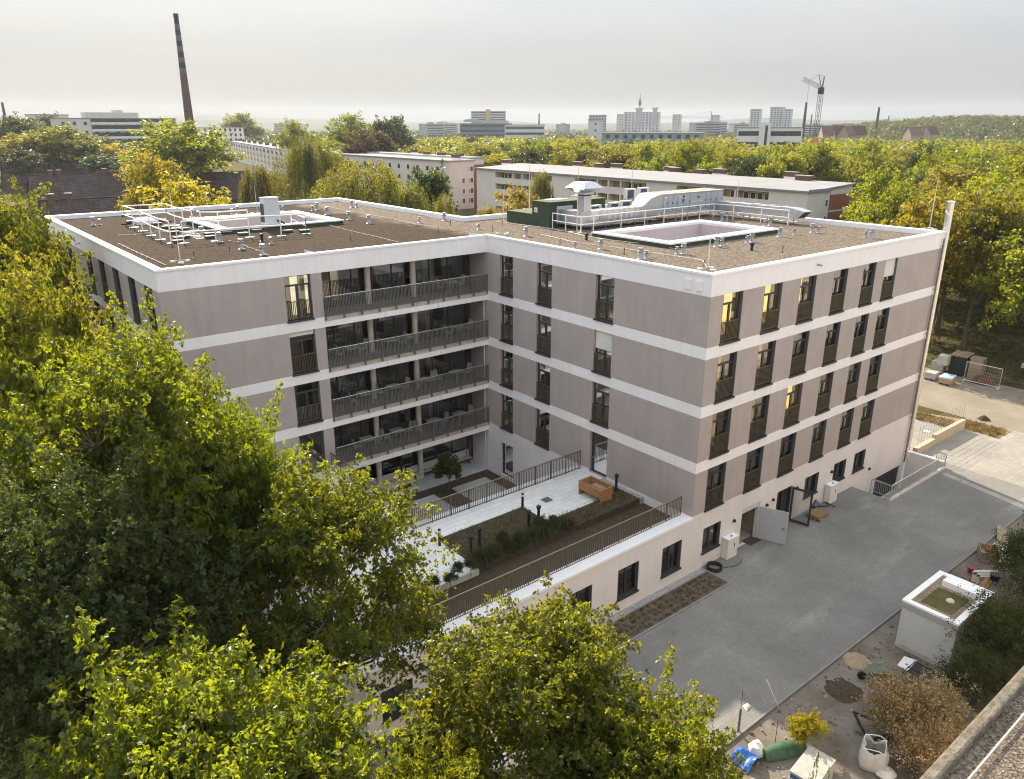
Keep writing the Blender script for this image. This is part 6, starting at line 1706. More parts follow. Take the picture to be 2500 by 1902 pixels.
for z in (zt_ * 0.42, zt_ * 0.30):
    solid('catwalk', M['anthracite'], lambda b: b.lathe((0, 0, 0), [(rad(z), z - 0.1), (rad(z) + 0.35, z), (rad(z) + 0.35, z + 0.15), (rad(z), z + 0.2)], 20), t)

def tower_block(lab, px0, px1, py, d, wallm, floors, depth=14, win=(2.2, 1.3, 4.2), extras=None, strips=False):
    a, c = dp(px0, d), dp(px1, d)
    return block('tower_block', lab, a[:2], c[:2], depth, ztop((px0 + px1) / 2, py, d), floors, wallm, win=win, extras=extras, strips=strips)
M['far_white'] = mat('far_pale_concrete', (0.52, 0.52, 0.53), 0.9, var=0.06, scale=0.05)
M['far_grey'] = mat('far_grey_concrete', (0.33, 0.35, 0.38), 0.9, var=0.06, scale=0.05)
M['far_yellow'] = mat('far_yellow_stair', (0.52, 0.40, 0.16), 0.9, var=0.06)
def ytower(o, F, Ln):
    z = ztop(1190, 267, 1100); b = MB(F); b.box((Ln * 0.42, 0.05, 0), (Ln * 0.56, 1.5, z)); b.build('stair_tower', M['far_yellow'], o)
tower_block('wide pale tower block with a yellow stair tower at the horizon', 1150, 1235, 272, 1100, M['far_white'], 13, 18, extras=ytower, strips=True)
def podium_roof(o, F, Ln):
    for (a, c, py_) in ((0.08, 0.38, 290), (0.42, 0.95, 292)):
        z = ztop(1150, py_, 850); b = MB(F); b.loft([[(Ln * a, y, z - 3), (Ln * c, y, z - 3), (Ln * c * 0.97, y, z - 1), (Ln * (a + c) / 2, y, z), (Ln * a * 1.03, y, z - 1)] for y in (-8, 2)]); b.build('curved_roof', M['far_grey'], o)
tower_block('low blue grey office complex with curved roofs below the yellow stair tower', 1122, 1250, 302, 850, mat('far_blue_glass', (0.12, 0.16, 0.21), 0.5, spec=0.5), 5, 25, strips=True, extras=podium_roof)
tower_block('pale low building right of the blue grey office complex', 1232, 1330, 305, 820, M['far_white'], 4, 20, strips=True)
tower_block('white stair house with a curved dark roof among the treetops', 1436, 1472, 293, 560, M['far_white'], 6, 10, win=(1.2, 1.2, 9))
tower_block('grey ten storey block just behind the white stair house', 1437, 1480, 281, 1200, M['far_grey'], 10, 16)
def steps_(o, F, Ln):
    for (a, c, py_) in ((0.33, 0.50, 267), (0.78, 0.90, 266)):
        z = ztop(1560, py_, 1700); b = MB(F); b.box((Ln * a, -14, 20), (Ln * c, 0.6, z)); b.box((Ln * a - 2, -15, z), (Ln * c + 2, 1.2, z + 2.5)); b.build('higher_block', M['far_grey'], o)
tower_block('big stepped housing block with flat caps in front of the television tower', 1522, 1612, 274, 1700, M['far_white'], 15, 22, win=(4, 1.6, 7), extras=steps_)
tower_block('lower wing at the left of the stepped housing block', 1505, 1523, 279, 1690, M['far_white'], 14, 18)
tower_block('slender tower block right of the stepped housing block', 1641, 1664, 280, 1500, M['far_white'], 12, 14)
tower_block('slender pale tower block standing alone on the horizon', 1734, 1757, 281, 1400, M['far_white'], 12, 14)
tower_block('white tower block with balconies left of the twin towers', 1829, 1858, 267, 1250, M['far_white'], 15, 16)
tower_block('taller twin tower block, left half, near the tower crane', 1877, 1914, 262, 1250, M['far_white'], 16, 14)
tower_block('taller twin tower block, right half, near the tower crane', 1912, 1933, 267, 1240, M['far_white'], 15, 16)
tower_block('long low glass office building behind the wood', 1470, 1720, 325, 520, mat('far_glass_front', (0.20, 0.25, 0.29), 0.35, spec=0.5), 4, 20, win=(2.6, 2.2, 5.5))
def stairx(o, F, Ln):
    z = ztop(1870, 301, 430); b = MB(F); b.box((Ln * 0.34, 0.05, 0), (Ln * 0.52, 2.0, z)); b.box((Ln * 0.43, 2.0, 0), (Ln * 0.47, 2.1, z - 1), 1); b.build('stair_house', [M['frame_far'], M['pane_far']], o)
tower_block('white office building with dark window bands at the edge of the wood', 1802, 1962, 312, 430, M['frame_far'], 4, 16, strips=True, extras=stairx)
sk = random.Random(19)
M['far_roof'] = mat('far_brown_roof', (0.14, 0.085, 0.07), 0.9, var=0.15, scale=0.05)
for k in range(15):
    px_ = sk.choice([sk.uniform(990, 1130), sk.uniform(1250, 1440), sk.uniform(1640, 1830), sk.uniform(1640, 1830), sk.uniform(1940, 2150), sk.uniform(560, 1000)])
    d_ = sk.uniform(900, 1900); wd = sk.uniform(14, 46); q = dp(px_, d_); zt_ = ztop(px_, sk.uniform(298, 305), d_)
    o = thing('distant_block', 'small hazy flat roofed building among the distant treetops', 'building', q, sk.uniform(0, 3), 'low distant buildings on the skyline')
    solid('wall', sk.choice([M['far_grey'], M['far_grey'], M['far_white']]), lambda b: (b.box((-wd / 2, -7, -0.3), (wd / 2, 7, zt_)), b.box((-wd / 6, -4, zt_), (0, 2, zt_ + 2.5))), o)
    solid('window_band', M['pane_far'], lambda b: [b.box((-wd / 2 + 1, s * 7.0, z), (wd / 2 - 1, s * 7.06, z + 1.4)) for s in (-1, 1) for z in np.arange(zt_ - 2.8, 3, -3.2)], o)
    solid('roof', sk.choice([M['far_grey'], M['far_roof']]), lambda b: b.box((-wd / 2 - 0.3, -7.3, zt_ + 0.001), (wd / 2 + 0.3, 7.3, zt_ + 0.5)), o)
# television tower
d = 2200; p = dp(1560, d); zt_ = ztop(1560, 228, d); zp0, zp1 = ztop(1560, 258, d), ztop(1560, 241, d)
t = thing('television_tower', 'distant slender television tower with an egg shaped pod', 'tower', p)
solid('shaft', M['far_grey'], lambda b: b.lathe((0, 0, 0), [(5.5, 0), (2.4, zt_ * 0.6), (2.0, zt_ * 0.72)], 14), t, smooth=True)
solid('pod', M['stack_dark'], lambda b: b.lathe((0, 0, 0), [(2.0, zp0), (3.6, zp0 + 3), (4.1, zp0 + 7), (3.6, zp0 + 10), (2.6, zp1 - 3), (1.3, zp1)], 16), t, smooth=True)
solid('antenna', M['far_grey'], lambda b: b.lathe((0, 0, 0), [(1.8, zp1 - 1), (1.1, zp1 + 10), (0.6, zt_)], 8), t, smooth=True)
for (px_, py_, d, r_, lab) in ((1963, 250, 1000, 2.2, 'thin dark chimney left of the tower crane'), (2141, 262, 1000, 2.1, 'thin dark chimney right of the tower crane'), (1980, 279, 1300, 1.6, 'short thin chimney just left of the tower crane'), (1316, 277, 1300, 1.7, 'thin pale chimney at the horizon left of the wood'), (15, 250, 700, 1.4, 'thin dark mast at the far left edge'), (2168, 283, 1300, 1.5, 'short dark stack at the right horizon')):
    b = MB(); q = dp(px_, d); b.lathe(q, [(r_, 0), (r_ * 0.55, ztop(px_, py_, d))], 10); tag(b.build('distant_chimney', M['stack_dark'], smooth=True), lab, 'chimney')

# tower crane
d = 420; p = dp(1995, d)
t = thing('tower_crane', 'tower crane with a short lowered jib and an orange base standing behind the wood', 'crane', p)
ht = ztop(2011, 216, d) ; hp = ztop(2018, 187, d)
def lattice(b, a, c, w_, n):
    a, c = Vector(a), Vector(c); dv = (c - a).normalized(); s = dv.cross(Vector((0, 1, 0.01))).normalized() * w_ / 2; u = s.cross(dv).normalized() * w_ / 2
    cs = [s + u, s - u, -s - u, -s + u]
    for k in cs: b.bar(a + k, c + k, 0.12)
    for i in range(n):
        p0, p1 = a.lerp(c, i / n), a.lerp(c, (i + 1) / n)
        for j in range(4): b.bar(p0 + cs[j], p1 + cs[(j + 1) % 4], 0.07)
r_dir = Vector((RGT.x, RGT.y, 0)).normalized()
solid('mast', M['stack_dark'], lambda b: lattice(b, (0, 0, 0), (0, 0, ht), 1.7, 18), t)
solid('base', mat('orange_paint', (0.55, 0.20, 0.05), 0.7), lambda b: b.loft([[(-3, -3, 6), (3, -3, 6), (3, 3, 6), (-3, 3, 6)], [(-1.2, -1.2, 17), (1.2, -1.2, 17), (1.2, 1.2, 17), (-1.2, 1.2, 17)]]), t)
tip = -r_dir * 9.4 + Vector((0, 0, ztop(1973, 193, d)))
solid('jib', mat('crane_steel', (0.22, 0.17, 0.14), 0.7), lambda b: lattice(b, (0, 0, ht + 0.3), tip, 1.4, 8), t)
a1_, a2_ = r_dir * 0.8 + Vector((0, 0, hp)), -r_dir * 2.0 + Vector((0, 0, ztop(2007, 182, d)))
solid('head_frame', M['stack_dark'], lambda b: (b.bar((0.5 * r_dir.x, 0.5 * r_dir.y, ht), a1_, 0.3), b.bar((0, 0, ht), a2_, 0.25), b.bar(a1_, a2_, 0.12), b.bar(a2_, tip.lerp(Vector((0, 0, ht)), 0.3), 0.10), b.bar(a1_, (0, 0, ht), 0.15), b.bar(a1_, -r_dir * 2.5 + Vector((0, 0, ht + 0.8)), 0.12)), t)
solid('cabin', M['stack_dark'], lambda b: b.box((-1, -1, ht - 2.5), (1, 1, ht + 0.5)), t)
solid('cable', M['anthracite'], lambda b: b.bar(tip.lerp(Vector((0, 0, ht)), 0.35), tip.lerp(Vector((0, 0, ht)), 0.35) * Vector((1, 1, 0)) if False else (tip.x * 0.65, tip.y * 0.65, 8), 0.07), t)
d = 700; p = dp(1735, d)
t = thing('tower_crane', 'small distant tower crane with a long thin jib left of the tower blocks', 'crane', p)
ht = ztop(1735, 290, d)
solid('mast', mat('rusty_mast', (0.35, 0.16, 0.08), 0.8), lambda b: lattice(b, (0, 0, 0), (0, 0, ht), 2.0, 10), t)
solid('jib', M['far_grey'], lambda b: (lattice(b, -r_dir * 42 + Vector((0, 0, ht + 1)), r_dir * 10 + Vector((0, 0, ht + 1)), 1.2, 14), b.bar((0, 0, ht), (0, 0, ht + 6), 0.4), b.bar((0, 0, ht + 6), -r_dir * 25 + Vector((0, 0, ht + 1)), 0.15)), t)
# red roofed houses by the crane
M['tan_wall'] = mat('tan_house_wall', (0.33, 0.265, 0.205), 0.95, var=0.1)
for k, (px_, d_, w_, py_) in enumerate(((2020, 640, 8, 307), (2046, 660, 9, 306), (2072, 650, 8, 308), (2098, 670, 9, 307), (2235, 760, 12, 310), (2275, 780, 11, 309))):
    q = dp(px_, d_); zr_ = ztop(px_, py_, d_)
    o = thing('gabled_house', ['steep roofed house right beside the tower crane', 'dark steep roofed house, second right of the tower crane', 'dark steep roofed house, third right of the tower crane', 'small steep roofed house by the wood, right of the crane', 'long dark roofed house below the wooded hill', 'dark roofed house below the wooded hill, rightmost'][k], 'house', q, YAW - R(90) + 0.2 * (k % 3))
    solid('wall', M['tan_wall'], lambda b: (b.box((-w_ / 2, -5, 0), (w_ / 2, 5, zr_ - 6)), b.poly([(-w_ / 2, -5, zr_ - 6), (-w_ / 2, 5, zr_ - 6), (-w_ / 2, 0, zr_ - 0.3)]), b.poly([(w_ / 2, -5, zr_ - 6), (w_ / 2, 0, zr_ - 0.3), (w_ / 2, 5, zr_ - 6)])), o)
    solid('roof', mat('red_brown_tiles', (0.085, 0.045, 0.038), 0.9, var=0.2) if k % 2 else M['brick_dark'], lambda b: [b.poly([(-w_ / 2 - .3, s * 5.5, zr_ - 6.4), (w_ / 2 + .3, s * 5.5, zr_ - 6.4), (w_ / 2 + .3, 0, zr_), (-w_ / 2 - .3, 0, zr_)]) for s in (-1, 1)], o)

# hills on the horizon
def hills(name, az0, az1, dist, prof, mt, depth=900, n=90, seed=2):
    rr = np.random.RandomState(seed)
    b = MB(); rows = []
    for j in range(5):
        f = j / 4
        row = []
        for i in range(n + 1):
            a = az0 + (az1 - az0) * i / n
            h = prof(i / n) * math.sin(math.pi * min(1, 0.5 * f * 1.6 + (0.0 if j else -0.05)))
            dd = dist + depth * f
            row.append((CAM.x + dd * math.cos(a), CAM.y + dd * math.sin(a), h * (1 + 0.05 * rr.rand()) - 2))
        rows.append(row)
    for j in range(4):
        for i in range(n): b.poly([rows[j][i], rows[j][i+1], rows[j+1][i+1], rows[j+1][i]])
    return tag(b.build(name, mt, smooth=True), kind='structure')
M['hill'] = mat('far_wooded_hill', (0.035, 0.05, 0.03), 0.95, scale=0.006, col2=(0.06, 0.075, 0.035), detail=8)
hills('hills', R(92), R(6), 3800, lambda f: 46 + 14 * math.sin(f * 9) + 7 * math.sin(f * 31) + 5 * math.sin(f * 57 + 1), M['hill'], 900)
# ------------------------------------------------------------------ trees
def leaf_mat(name, c1, c2, tr, tw=0.42, var=0.12, rough=0.5):
    mt = bpy.data.materials.new(name); mt.use_nodes = True
    t = mt.node_tree; p = t.nodes['Principled BSDF']; out = t.nodes['Material Output']
    g = t.nodes.new('ShaderNodeNewGeometry'); r = t.nodes.new('ShaderNodeValToRGB')
    r.color_ramp.elements[0].color = (*c1, 1); r.color_ramp.elements[1].color = (*c2, 1)
    oi = t.nodes.new('ShaderNodeObjectInfo'); hs = t.nodes.new('ShaderNodeHueSaturation'); m1 = t.nodes.new('ShaderNodeMapRange'); m2 = t.nodes.new('ShaderNodeMapRange')
    m1.inputs['To Min'].default_value, m1.inputs['To Max'].default_value = 0.5 - var * 0.28, 0.5 + var * 0.18
    m2.inputs['To Min'].default_value, m2.inputs['To Max'].default_value = 1 - var * 2.0, 1 + var * 2.4
    mul = t.nodes.new('ShaderNodeMath'); mul.operation = 'MULTIPLY'; mul.inputs[1].default_value = 7.31
    frc = t.nodes.new('ShaderNodeMath'); frc.operation = 'FRACT'
    L = t.links.new
    L(g.outputs['Random Per Island'], r.inputs['Fac']); L(oi.outputs['Random'], m1.inputs['Value']); L(oi.outputs['Random'], mul.inputs[0]); L(mul.outputs['Value'], frc.inputs[0]); L(frc.outputs['Value'], m2.inputs['Value'])
    L(r.outputs['Color'], hs.inputs['Color']); L(m1.outputs['Result'], hs.inputs['Hue']); L(m2.outputs['Result'], hs.inputs['Value'])
    L(hs.outputs['Color'], p.inputs['Base Color'])
    p.inputs['Roughness'].default_value = rough; p.inputs['Specular IOR Level'].default_value = 0.35
    tl = t.nodes.new('ShaderNodeBsdfTranslucent'); h2 = t.nodes.new('ShaderNodeHueSaturation'); h2.inputs['Color'].default_value = (*tr, 1)
    L(m1.outputs['Result'], h2.inputs['Hue']); L(m2.outputs['Result'], h2.inputs['Value']); L(h2.outputs['Color'], tl.inputs['Color'])
    ms = t.nodes.new('ShaderNodeMixShader'); ms.inputs['Fac'].default_value = tw
    L(p.outputs['BSDF'], ms.inputs[1]); L(tl.outputs['BSDF'], ms.inputs[2]); L(ms.outputs['Shader'], out.inputs['Surface'])
    return mt
LM = {
    'oak': leaf_mat('oak_leaves', (0.019, 0.037, 0.006), (0.054, 0.080, 0.011), (0.49, 0.55, 0.020), 0.42, 0.06, rough=0.38),
    'green': leaf_mat('broadleaf_leaves', (0.022, 0.041, 0.007), (0.060, 0.084, 0.012), (0.44, 0.48, 0.018), 0.42, 0.10),
    'dark': leaf_mat('dark_leaves', (0.018, 0.032, 0.009), (0.045, 0.060, 0.015), (0.16, 0.19, 0.02), 0.35, 0.12),
    'yellow': leaf_mat('yellow_leaves', (0.16, 0.138, 0.008), (0.31, 0.245, 0.010), (0.66, 0.54, 0.012), 0.45, 0.05),
    'lime': leaf_mat('lime_leaves', (0.045, 0.062, 0.012), (0.105, 0.118, 0.02), (0.50, 0.46, 0.022), 0.42, 0.1),
    'birch': leaf_mat('birch_leaves', (0.045, 0.056, 0.013), (0.095, 0.10, 0.02), (0.38, 0.36, 0.03), 0.45, 0.08),
    'orange': leaf_mat('ochre_leaves', (0.095, 0.09, 0.018), (0.17, 0.145, 0.025), (0.42, 0.35, 0.03), 0.42, 0.1),
    'brown': leaf_mat('russet_leaves', (0.075, 0.062, 0.025), (0.12, 0.10, 0.035), (0.24, 0.18, 0.04), 0.35, 0.1),
    'dry': leaf_mat('withered_leaves', (0.05, 0.055, 0.015), (0.62, 0.44, 0.26), (0.60, 0.42, 0.18), 0.38, 0.05),
    'pale': leaf_mat('pale_catalpa_leaves', (0.11, 0.12, 0.055), (0.21, 0.22, 0.11), (0.36, 0.36, 0.09), 0.38, 0.1),
}

def leaf_mesh(name, C, Nrm, size, mt, rs, aspect=0.55, droop=0.0, T=None):
    """one folded leaf face per centre, oriented by its normal"""
    n = len(C)
    Nrm = Nrm / (np.linalg.norm(Nrm, axis=1, keepdims=True) + 1e-9)
    a = rs.normal(size=(n, 3)) if T is None else T + rs.normal(size=(n, 3)) * 0.3
    a[:, 2] -= droop
    t_ = a - Nrm * np.sum(a * Nrm, 1, keepdims=True)
    t_ /= (np.linalg.norm(t_, axis=1, keepdims=True) + 1e-9)
    s_ = np.cross(Nrm, t_)
    L_ = size * rs.uniform(0.7, 1.3, (n, 1)); W_ = L_ * aspect
    V = np.empty((n, 4, 3))
    V[:, 0] = C - t_ * L_ * 0.5
    V[:, 1] = C + s_ * W_ * 0.5 + Nrm * L_ * 0.12 + t_ * L_ * 0.08
    V[:, 2] = C + t_ * L_ * 0.5 - Nrm * L_ * 0.05
    V[:, 3] = C - s_ * W_ * 0.5 + Nrm * L_ * 0.12 + t_ * L_ * 0.08
    me = bpy.data.meshes.new(name)
    me.vertices.add(n * 4); me.vertices.foreach_set('co', V.reshape(-1).astype(np.float32))
    me.loops.add(n * 4); me.loops.foreach_set('vertex_index', np.arange(n * 4, dtype=np.int32))
    me.polygons.add(n); me.polygons.foreach_set('loop_start', np.arange(0, n * 4, 4, dtype=np.int32)); me.polygons.foreach_set('loop_total', np.full(n, 4, np.int32))
    me.update(calc_edges=True)
    me.materials.append(mt)
    return me

def unit(rs, n, zmin=-1.0):
    v = rs.normal(size=(n * 4 + 8, 3)); v /= np.linalg.norm(v, axis=1, keepdims=True)
    v = v[v[:, 2] > zmin]
    return v[:n]

def build_tree(seed, H, Rr, base, lobes, per_lobe, per_cluster, leaf, key, style='round', bark='bark', cs=0.30, trunk_r=None, droop=0.3, bare=0.0, fat=0.16, ros=0):
    """trunk and crown meshes of one tree, its foot at the origin"""
    rs = np.random.RandomState(seed)
    cz, rz = (base + H) / 2, (H - base) / 2
    tr = trunk_r or 0.035 * H ** 0.9 * 0.6
    tb = MB()
    lean = rs.normal(size=2) * 0.02 * H
    top = H * 0.82
    tp = [(lean[0] * f ** 2, lean[1] * f ** 2, top * f - 0.3 * (f == 0)) for f in np.linspace(0, 1, 7)]
    tb.tube(tp, [tr * (1.35 if f == 0 else 1 - 0.85 * f) + 0.01 for f in np.linspace(0, 1, 7)], 9)
    C, N = [], []
    dirs = unit(rs, lobes, -0.42)
    for k in range(lobes):
        d = dirs[k] if k else np.array([0.05, 0.05, 1.0])
        f = rs.uniform(0.52, 0.78)
        lc = np.array([0, 0, cz]) + d * np.array([Rr, Rr, rz]) * f
        lr = Rr * rs.uniform(0.26, 0.44)
        a = np.array(tp[min(6, max(2, int(6 * min(1, max(0.3, (lc[2] - 0.35 * Rr) / top)))))])
        mid = (a + lc) / 2 + np.array([0, 0, -0.08 * Rr]) + rs.normal(size=3) * 0.06 * Rr
        tb.tube([tuple(a), tuple(mid), tuple(lc)], [tr * 0.34, tr * 0.2, tr * 0.08 + 0.008], 6)
        cd_ = unit(rs, per_lobe, -0.7)
        lumps = lc + cd_ * lr * rs.uniform(0.35, 1.0, (len(cd_), 1)) * np.array([1.05, 1.05, 0.85])
        # every lump is a spray of leaves along a twig that points outwards and a little up
        sd_ = cd_ * 0.9 + rs.normal(size=cd_.shape) * 0.35 + d * 0.35 + np.array([0, 0, 0.18])
        sd_ /= np.linalg.norm(sd_, axis=1, keepdims=True)
        sl = Rr * cs * rs.uniform(0.45, 1.15, len(lumps)) * np.where(rs.rand(len(lumps)) < 0.12, 1.7, 1.0)
        for q, e, l_ in list(zip(lumps, sd_, sl))[: max(3, per_lobe // 3)]:
            tb.tube([tuple(lc), tuple((lc + q) / 2 + rs.normal(size=3) * 0.03 * Rr), tuple(q), tuple(q + e * l_ * 0.8)], [tr * 0.10 + 0.008, 0.03 * tr + 0.008, 0.010, 0.004], 4, cap=False)
        m_ = (rs.poisson(per_cluster, len(lumps)) * (sl / sl.mean())).astype(int) + 2
        idx = np.repeat(np.arange(len(lumps)), m_)
        tt = rs.rand(len(idx), 1)
        off = rs.normal(size=(len(idx), 3)) * (Rr * cs * fat * (0.35 + 0.75 * np.sin(np.pi * np.clip(tt * 0.85 + 0.1, 0, 1)))) * np.array([1.0, 1.0, 0.7])
        c = lumps[idx] + sd_[idx] * tt * sl[idx][:, None] + off
        out = off / (np.linalg.norm(off, axis=1, keepdims=True) + 1e-9)
        nrm = rs.normal(size=(len(idx), 3)) * 0.7 + out * 0.6 + np.array([0, 0, 0.35])
        C.append(c); N.append(nrm)
    C, N = np.concatenate(C), np.concatenate(N)
    if bare:
        k = rs.rand(len(C)) > bare; C, N = C[k], N[k]
    # bring the crown to the height and width asked for
    fz = H / np.percentile(C[:, 2], 99.9); fr = Rr / np.percentile(np.hypot(C[:, 0], C[:, 1]), 97)
    sc_ = np.array([fr, fr, fz]); C = C * sc_
    tb.v = [(p[0] * fr, p[1] * fr, p[2] * fz) for p in tb.v]
    T = None
    if ros:
        # rosettes: every point is a twig tip with a ring of leaves spreading from it
        n0 = len(C)
        ax = N / (np.linalg.norm(N, axis=1, keepdims=True) + 1e-9)
        ax = ax + np.array([0, 0, 0.4]); ax /= np.linalg.norm(ax, axis=1, keepdims=True)
        ri = np.repeat(np.arange(n0), ros)
        v = rs.normal(size=(n0 * ros, 3)); A = ax[ri]
        v -= A * np.sum(v * A, 1, keepdims=True); v /= (np.linalg.norm(v, axis=1, keepdims=True) + 1e-9)
        T = v * 0.9 + A * 0.35
        C = C[ri] + T * leaf * 0.55
        N = A * 0.9 - v * 0.3 + rs.normal(size=v.shape) * 0.3
    return tb, leaf_mesh('crown', C, N, leaf, LM[key], rs, droop=droop, T=T), bark

def build_weeper(seed, H, Rr, key, strands, per, leaf):
    rs = np.random.RandomState(seed)
    tb = MB(); tr = 0.16
    tb.tube([(0, 0, -0.3), (0.1, 0.05, H * 0.3), (0.0, 0.1, H * 0.6), (0.05, 0, H * 0.93)], [tr * 1.3, tr, tr * 0.7, 0.03], 8)
    C, N = [], []
    for k in range(strands):
        a = rs.uniform(0, 2 * math.pi); f = rs.uniform(0.25, 1.0) ** 0.8
        z0 = H * (1.0 - 0.50 * f ** 1.4 * rs.uniform(0.45, 1.15))
        lobe = 1 + 0.22 * math.sin(a * 3 + seed) + 0.12 * math.sin(a * 7 + 2 * seed)
        r0 = Rr * f * 0.85 * lobe
        ln = rs.uniform(0.14, 0.44) * H
        t = np.sort(rs.rand(per))
        r = r0 + Rr * 0.14 * np.sqrt(t)
        x, y = r * math.cos(a), r * math.sin(a)
        z = np.maximum(z0 - ln * t ** 1.15, 0.6)
        c = np.stack([x, y, z], 1) + rs.normal(size=(per, 3)) * np.array([0.16, 0.16, 0.10]) * Rr * 0.16
        C.append(c)
        nr = rs.normal(size=(per, 3)) * 0.6 + np.array([math.cos(a), math.sin(a), 0.15]); N.append(nr)
        if k % 9 == 0: tb.tube([(0.0, 0.05, max(H * 0.3, z0 - 0.22 * H)), (0.6 * r0 * math.cos(a), 0.6 * r0 * math.sin(a), z0 + 0.02 * H), (r0 * math.cos(a), r0 * math.sin(a), z0)], [0.07, 0.04, 0.012], 5, cap=False)
    return tb, leaf_mesh('crown', np.concatenate(C), np.concatenate(N), leaf, LM[key], rs, aspect=0.45, droop=1.6), 'bark_pale'

TREES = {}
def register(kind, name, lab, built, H, Rr):
    tb, me, bark = built
    o = thing(name, lab, 'tree', (0, 0, -900))
    tk = tb.build('trunk', M[bark], o, smooth=True)
    c = bpy.data.objects.new('crown', me); c.parent = o; COL.objects.link(c)
    TREES[kind] = [o, H, Rr, False]
def plant(kind, pos, H, Rr, lab, group=None, rz=None, key=None, cat='tree'):
    o, h0, r0, usedup = TREES[kind]
    if usedup: o = dup(o, (0, 0, 0))
    TREES[kind][3] = True
    o.location = (pos[0], pos[1], pos[2] if len(pos) > 2 else 0.0)
    o.scale = (Rr / r0, Rr / r0, H / h0)
    o.rotation_euler.z = tr_rng.uniform(0, 6.28) if rz is None else rz
    o['label'] = lab; o['category'] = cat
    if group: o['group'] = group
    elif 'group' in o: del o['group']
    if key:
        for ch in o.children:
            if ch.name.startswith('crown'): ch.material_slots[0].link = 'OBJECT'; ch.material_slots[0].material = LM[key]
    return o
tr_rng = random.Random(21)

# near trees, modelled leaf by leaf
register('oakA', 'oak_tree', '', build_tree(31, 13, 4.6, 3.6, 21, 26, 26, 0.145, 'oak', cs=0.28, fat=0.17, ros=6, droop=0.1), 13, 4.6)
register('oakB', 'oak_tree', '', build_tree(47, 16, 5.8, 3.8, 28, 30, 24, 0.155, 'oak', cs=0.24, fat=0.17, ros=6, droop=0.1), 16, 5.8)
register('oakC', 'oak_tree', '', build_tree(58, 12, 4.2, 3.5, 18, 26, 25, 0.14, 'oak', cs=0.30, fat=0.17, ros=6, droop=0.1), 12, 4.2)
def near(kind, px_, py_, d, Rr, lab, key=None, rz=None, dz=0.0, cat='tree'):
    q = at(px_, py_, d=d)
    plant(kind, (q.x, q.y, 0), q.z + dz, Rr, lab, None, rz, key, cat)
near('oakA', 1310, 1440, 18.5, 3.9, 'sunlit oak in front of the podium wall, its crown over the white van')
near('oakC', 1600, 1665, 15.8, 2.8, 'smaller oak crown at the bottom edge, right of the white van')
near('oakC', 440, 1545, 15.5, 4.0, 'yellow green oak at the bottom left edge of the picture', rz=2.2)
near('oakA', 770, 1150, 24.0, 3.9, 'oak leaning over the left corner of the terrace', rz=4.0)
near('oakB', 285, 770, 28.5, 4.7, 'tallest dark oak in front of the left wing of the house')
near('oakB', 545, 960, 27.5, 2.9, 'oak on the right flank of the tallest oak, before the left wing', rz=2.6)
near('oakA', -60, 600, 37.0, 4.2, 'golden green tree at the left edge beside the end of the house', key='lime')
near('oakB', -110, 395, 55.0, 5.2, 'tall tree at the far left edge above the roof line', key='green', rz=1.0)
near('oakC', 60, 715, 33.0, 2.6, 'yellowish tree at the left edge before the tallest oak', key='oak', rz=0.7)
near('oakC', 1040, 1800, 14.5, 2.3, 'oak crown in the bottom middle, left of the white van', rz=5.0)
near('oakB', 90, 1120, 23.0, 4.6, 'shaded oak in the lower left corner behind the yellow green oak', rz=3.3, key='dark')
near('oakA', 200, 1000, 31.0, 4.5, 'oak trunk and crown in shade left of the tallest oak', rz=0.4)

# bushes and small trees in the yard
register('bush', 'dry_bush', '', build_tree(71, 3.2, 2.0, 0.2, 26, 26, 24, 0.105, 'dry', cs=0.5, trunk_r=0.06), 3.2, 2.0)
register('shrub', 'dark_shrub', '', build_tree(72, 4.2, 2.2, 0.1, 26, 26, 26, 0.11, 'dark', cs=0.5, trunk_r=0.07), 4.2, 2.2)
register('small', 'small_tree', '', build_tree(73, 2.2, 0.8, 0.9, 14, 20, 26, 0.075, 'yellow', cs=0.5, trunk_r=0.04), 2.2, 0.8)
register('court', 'young_tree', '', build_tree(74, 3.2, 0.9, 0.6, 14, 16, 12, 0.24, 'dark', cs=0.4, trunk_r=0.04, droop=0.9), 3.2, 0.9)
q = at(2225, 1800, z=0); plant('bush', (q.x, q.y), 3.0, 2.1, 'large dry bush with withered tan leaves by the corner of the gravel roof', cat='bush')
q = at(2290, 1900, z=0); plant('bush', (q.x, q.y), 2.6, 1.6, 'smaller withered bush between the builder bag and the gravel roof', cat='bush')
q = at(2435, 1640, z=0); plant('shrub', (q.x, q.y), 4.0, 2.2, 'dark green shrub right beside the kiosk', cat='shrub')
q = at(2380, 1720, z=0); plant('shrub', (q.x, q.y), 2.8, 1.7, 'dark green shrub in front of the kiosk corner by the gravel roof', cat='shrub')
q = at(2500, 1440, z=0); plant('shrub', (q.x, q.y), 3.8, 1.9, 'dark shrub overhanging the kerb beyond the kiosk', cat='shrub')
q = at(2560, 1560, z=0); plant('shrub', (q.x, q.y), 5.0, 2.4, 'tall dark shrub at the right edge above the gravel roof', cat='shrub')
q = at(1962, 1838, z=0); plant('small', (q.x, q.y), 2.0, 0.78, 'small bright yellow tree between the green trough and the grey box')
q = at(970, 1210, z=0)
plant('court', (-4.92, 16.4, 0.05), 3.15, 0.95, 'young dark tree in the sunken courtyard')
near('oakC', 1965, 1862, 12.6, 1.0, 'slender pale green treetop at the bottom edge before the grey box', key='pale')
rb = random.Random(4)
for k in range(7):
    x = -11.6 + 0.85 * k
    plant('small', (x, 4.0 + rb.uniform(-.25, .25), 3.5), rb.uniform(0.7, 1.1), rb.uniform(0.3, 0.45), 'thin greenish shrub in the row along the front of the planting bed', 'shrubs in the planting bed', key='dark', cat='shrub')
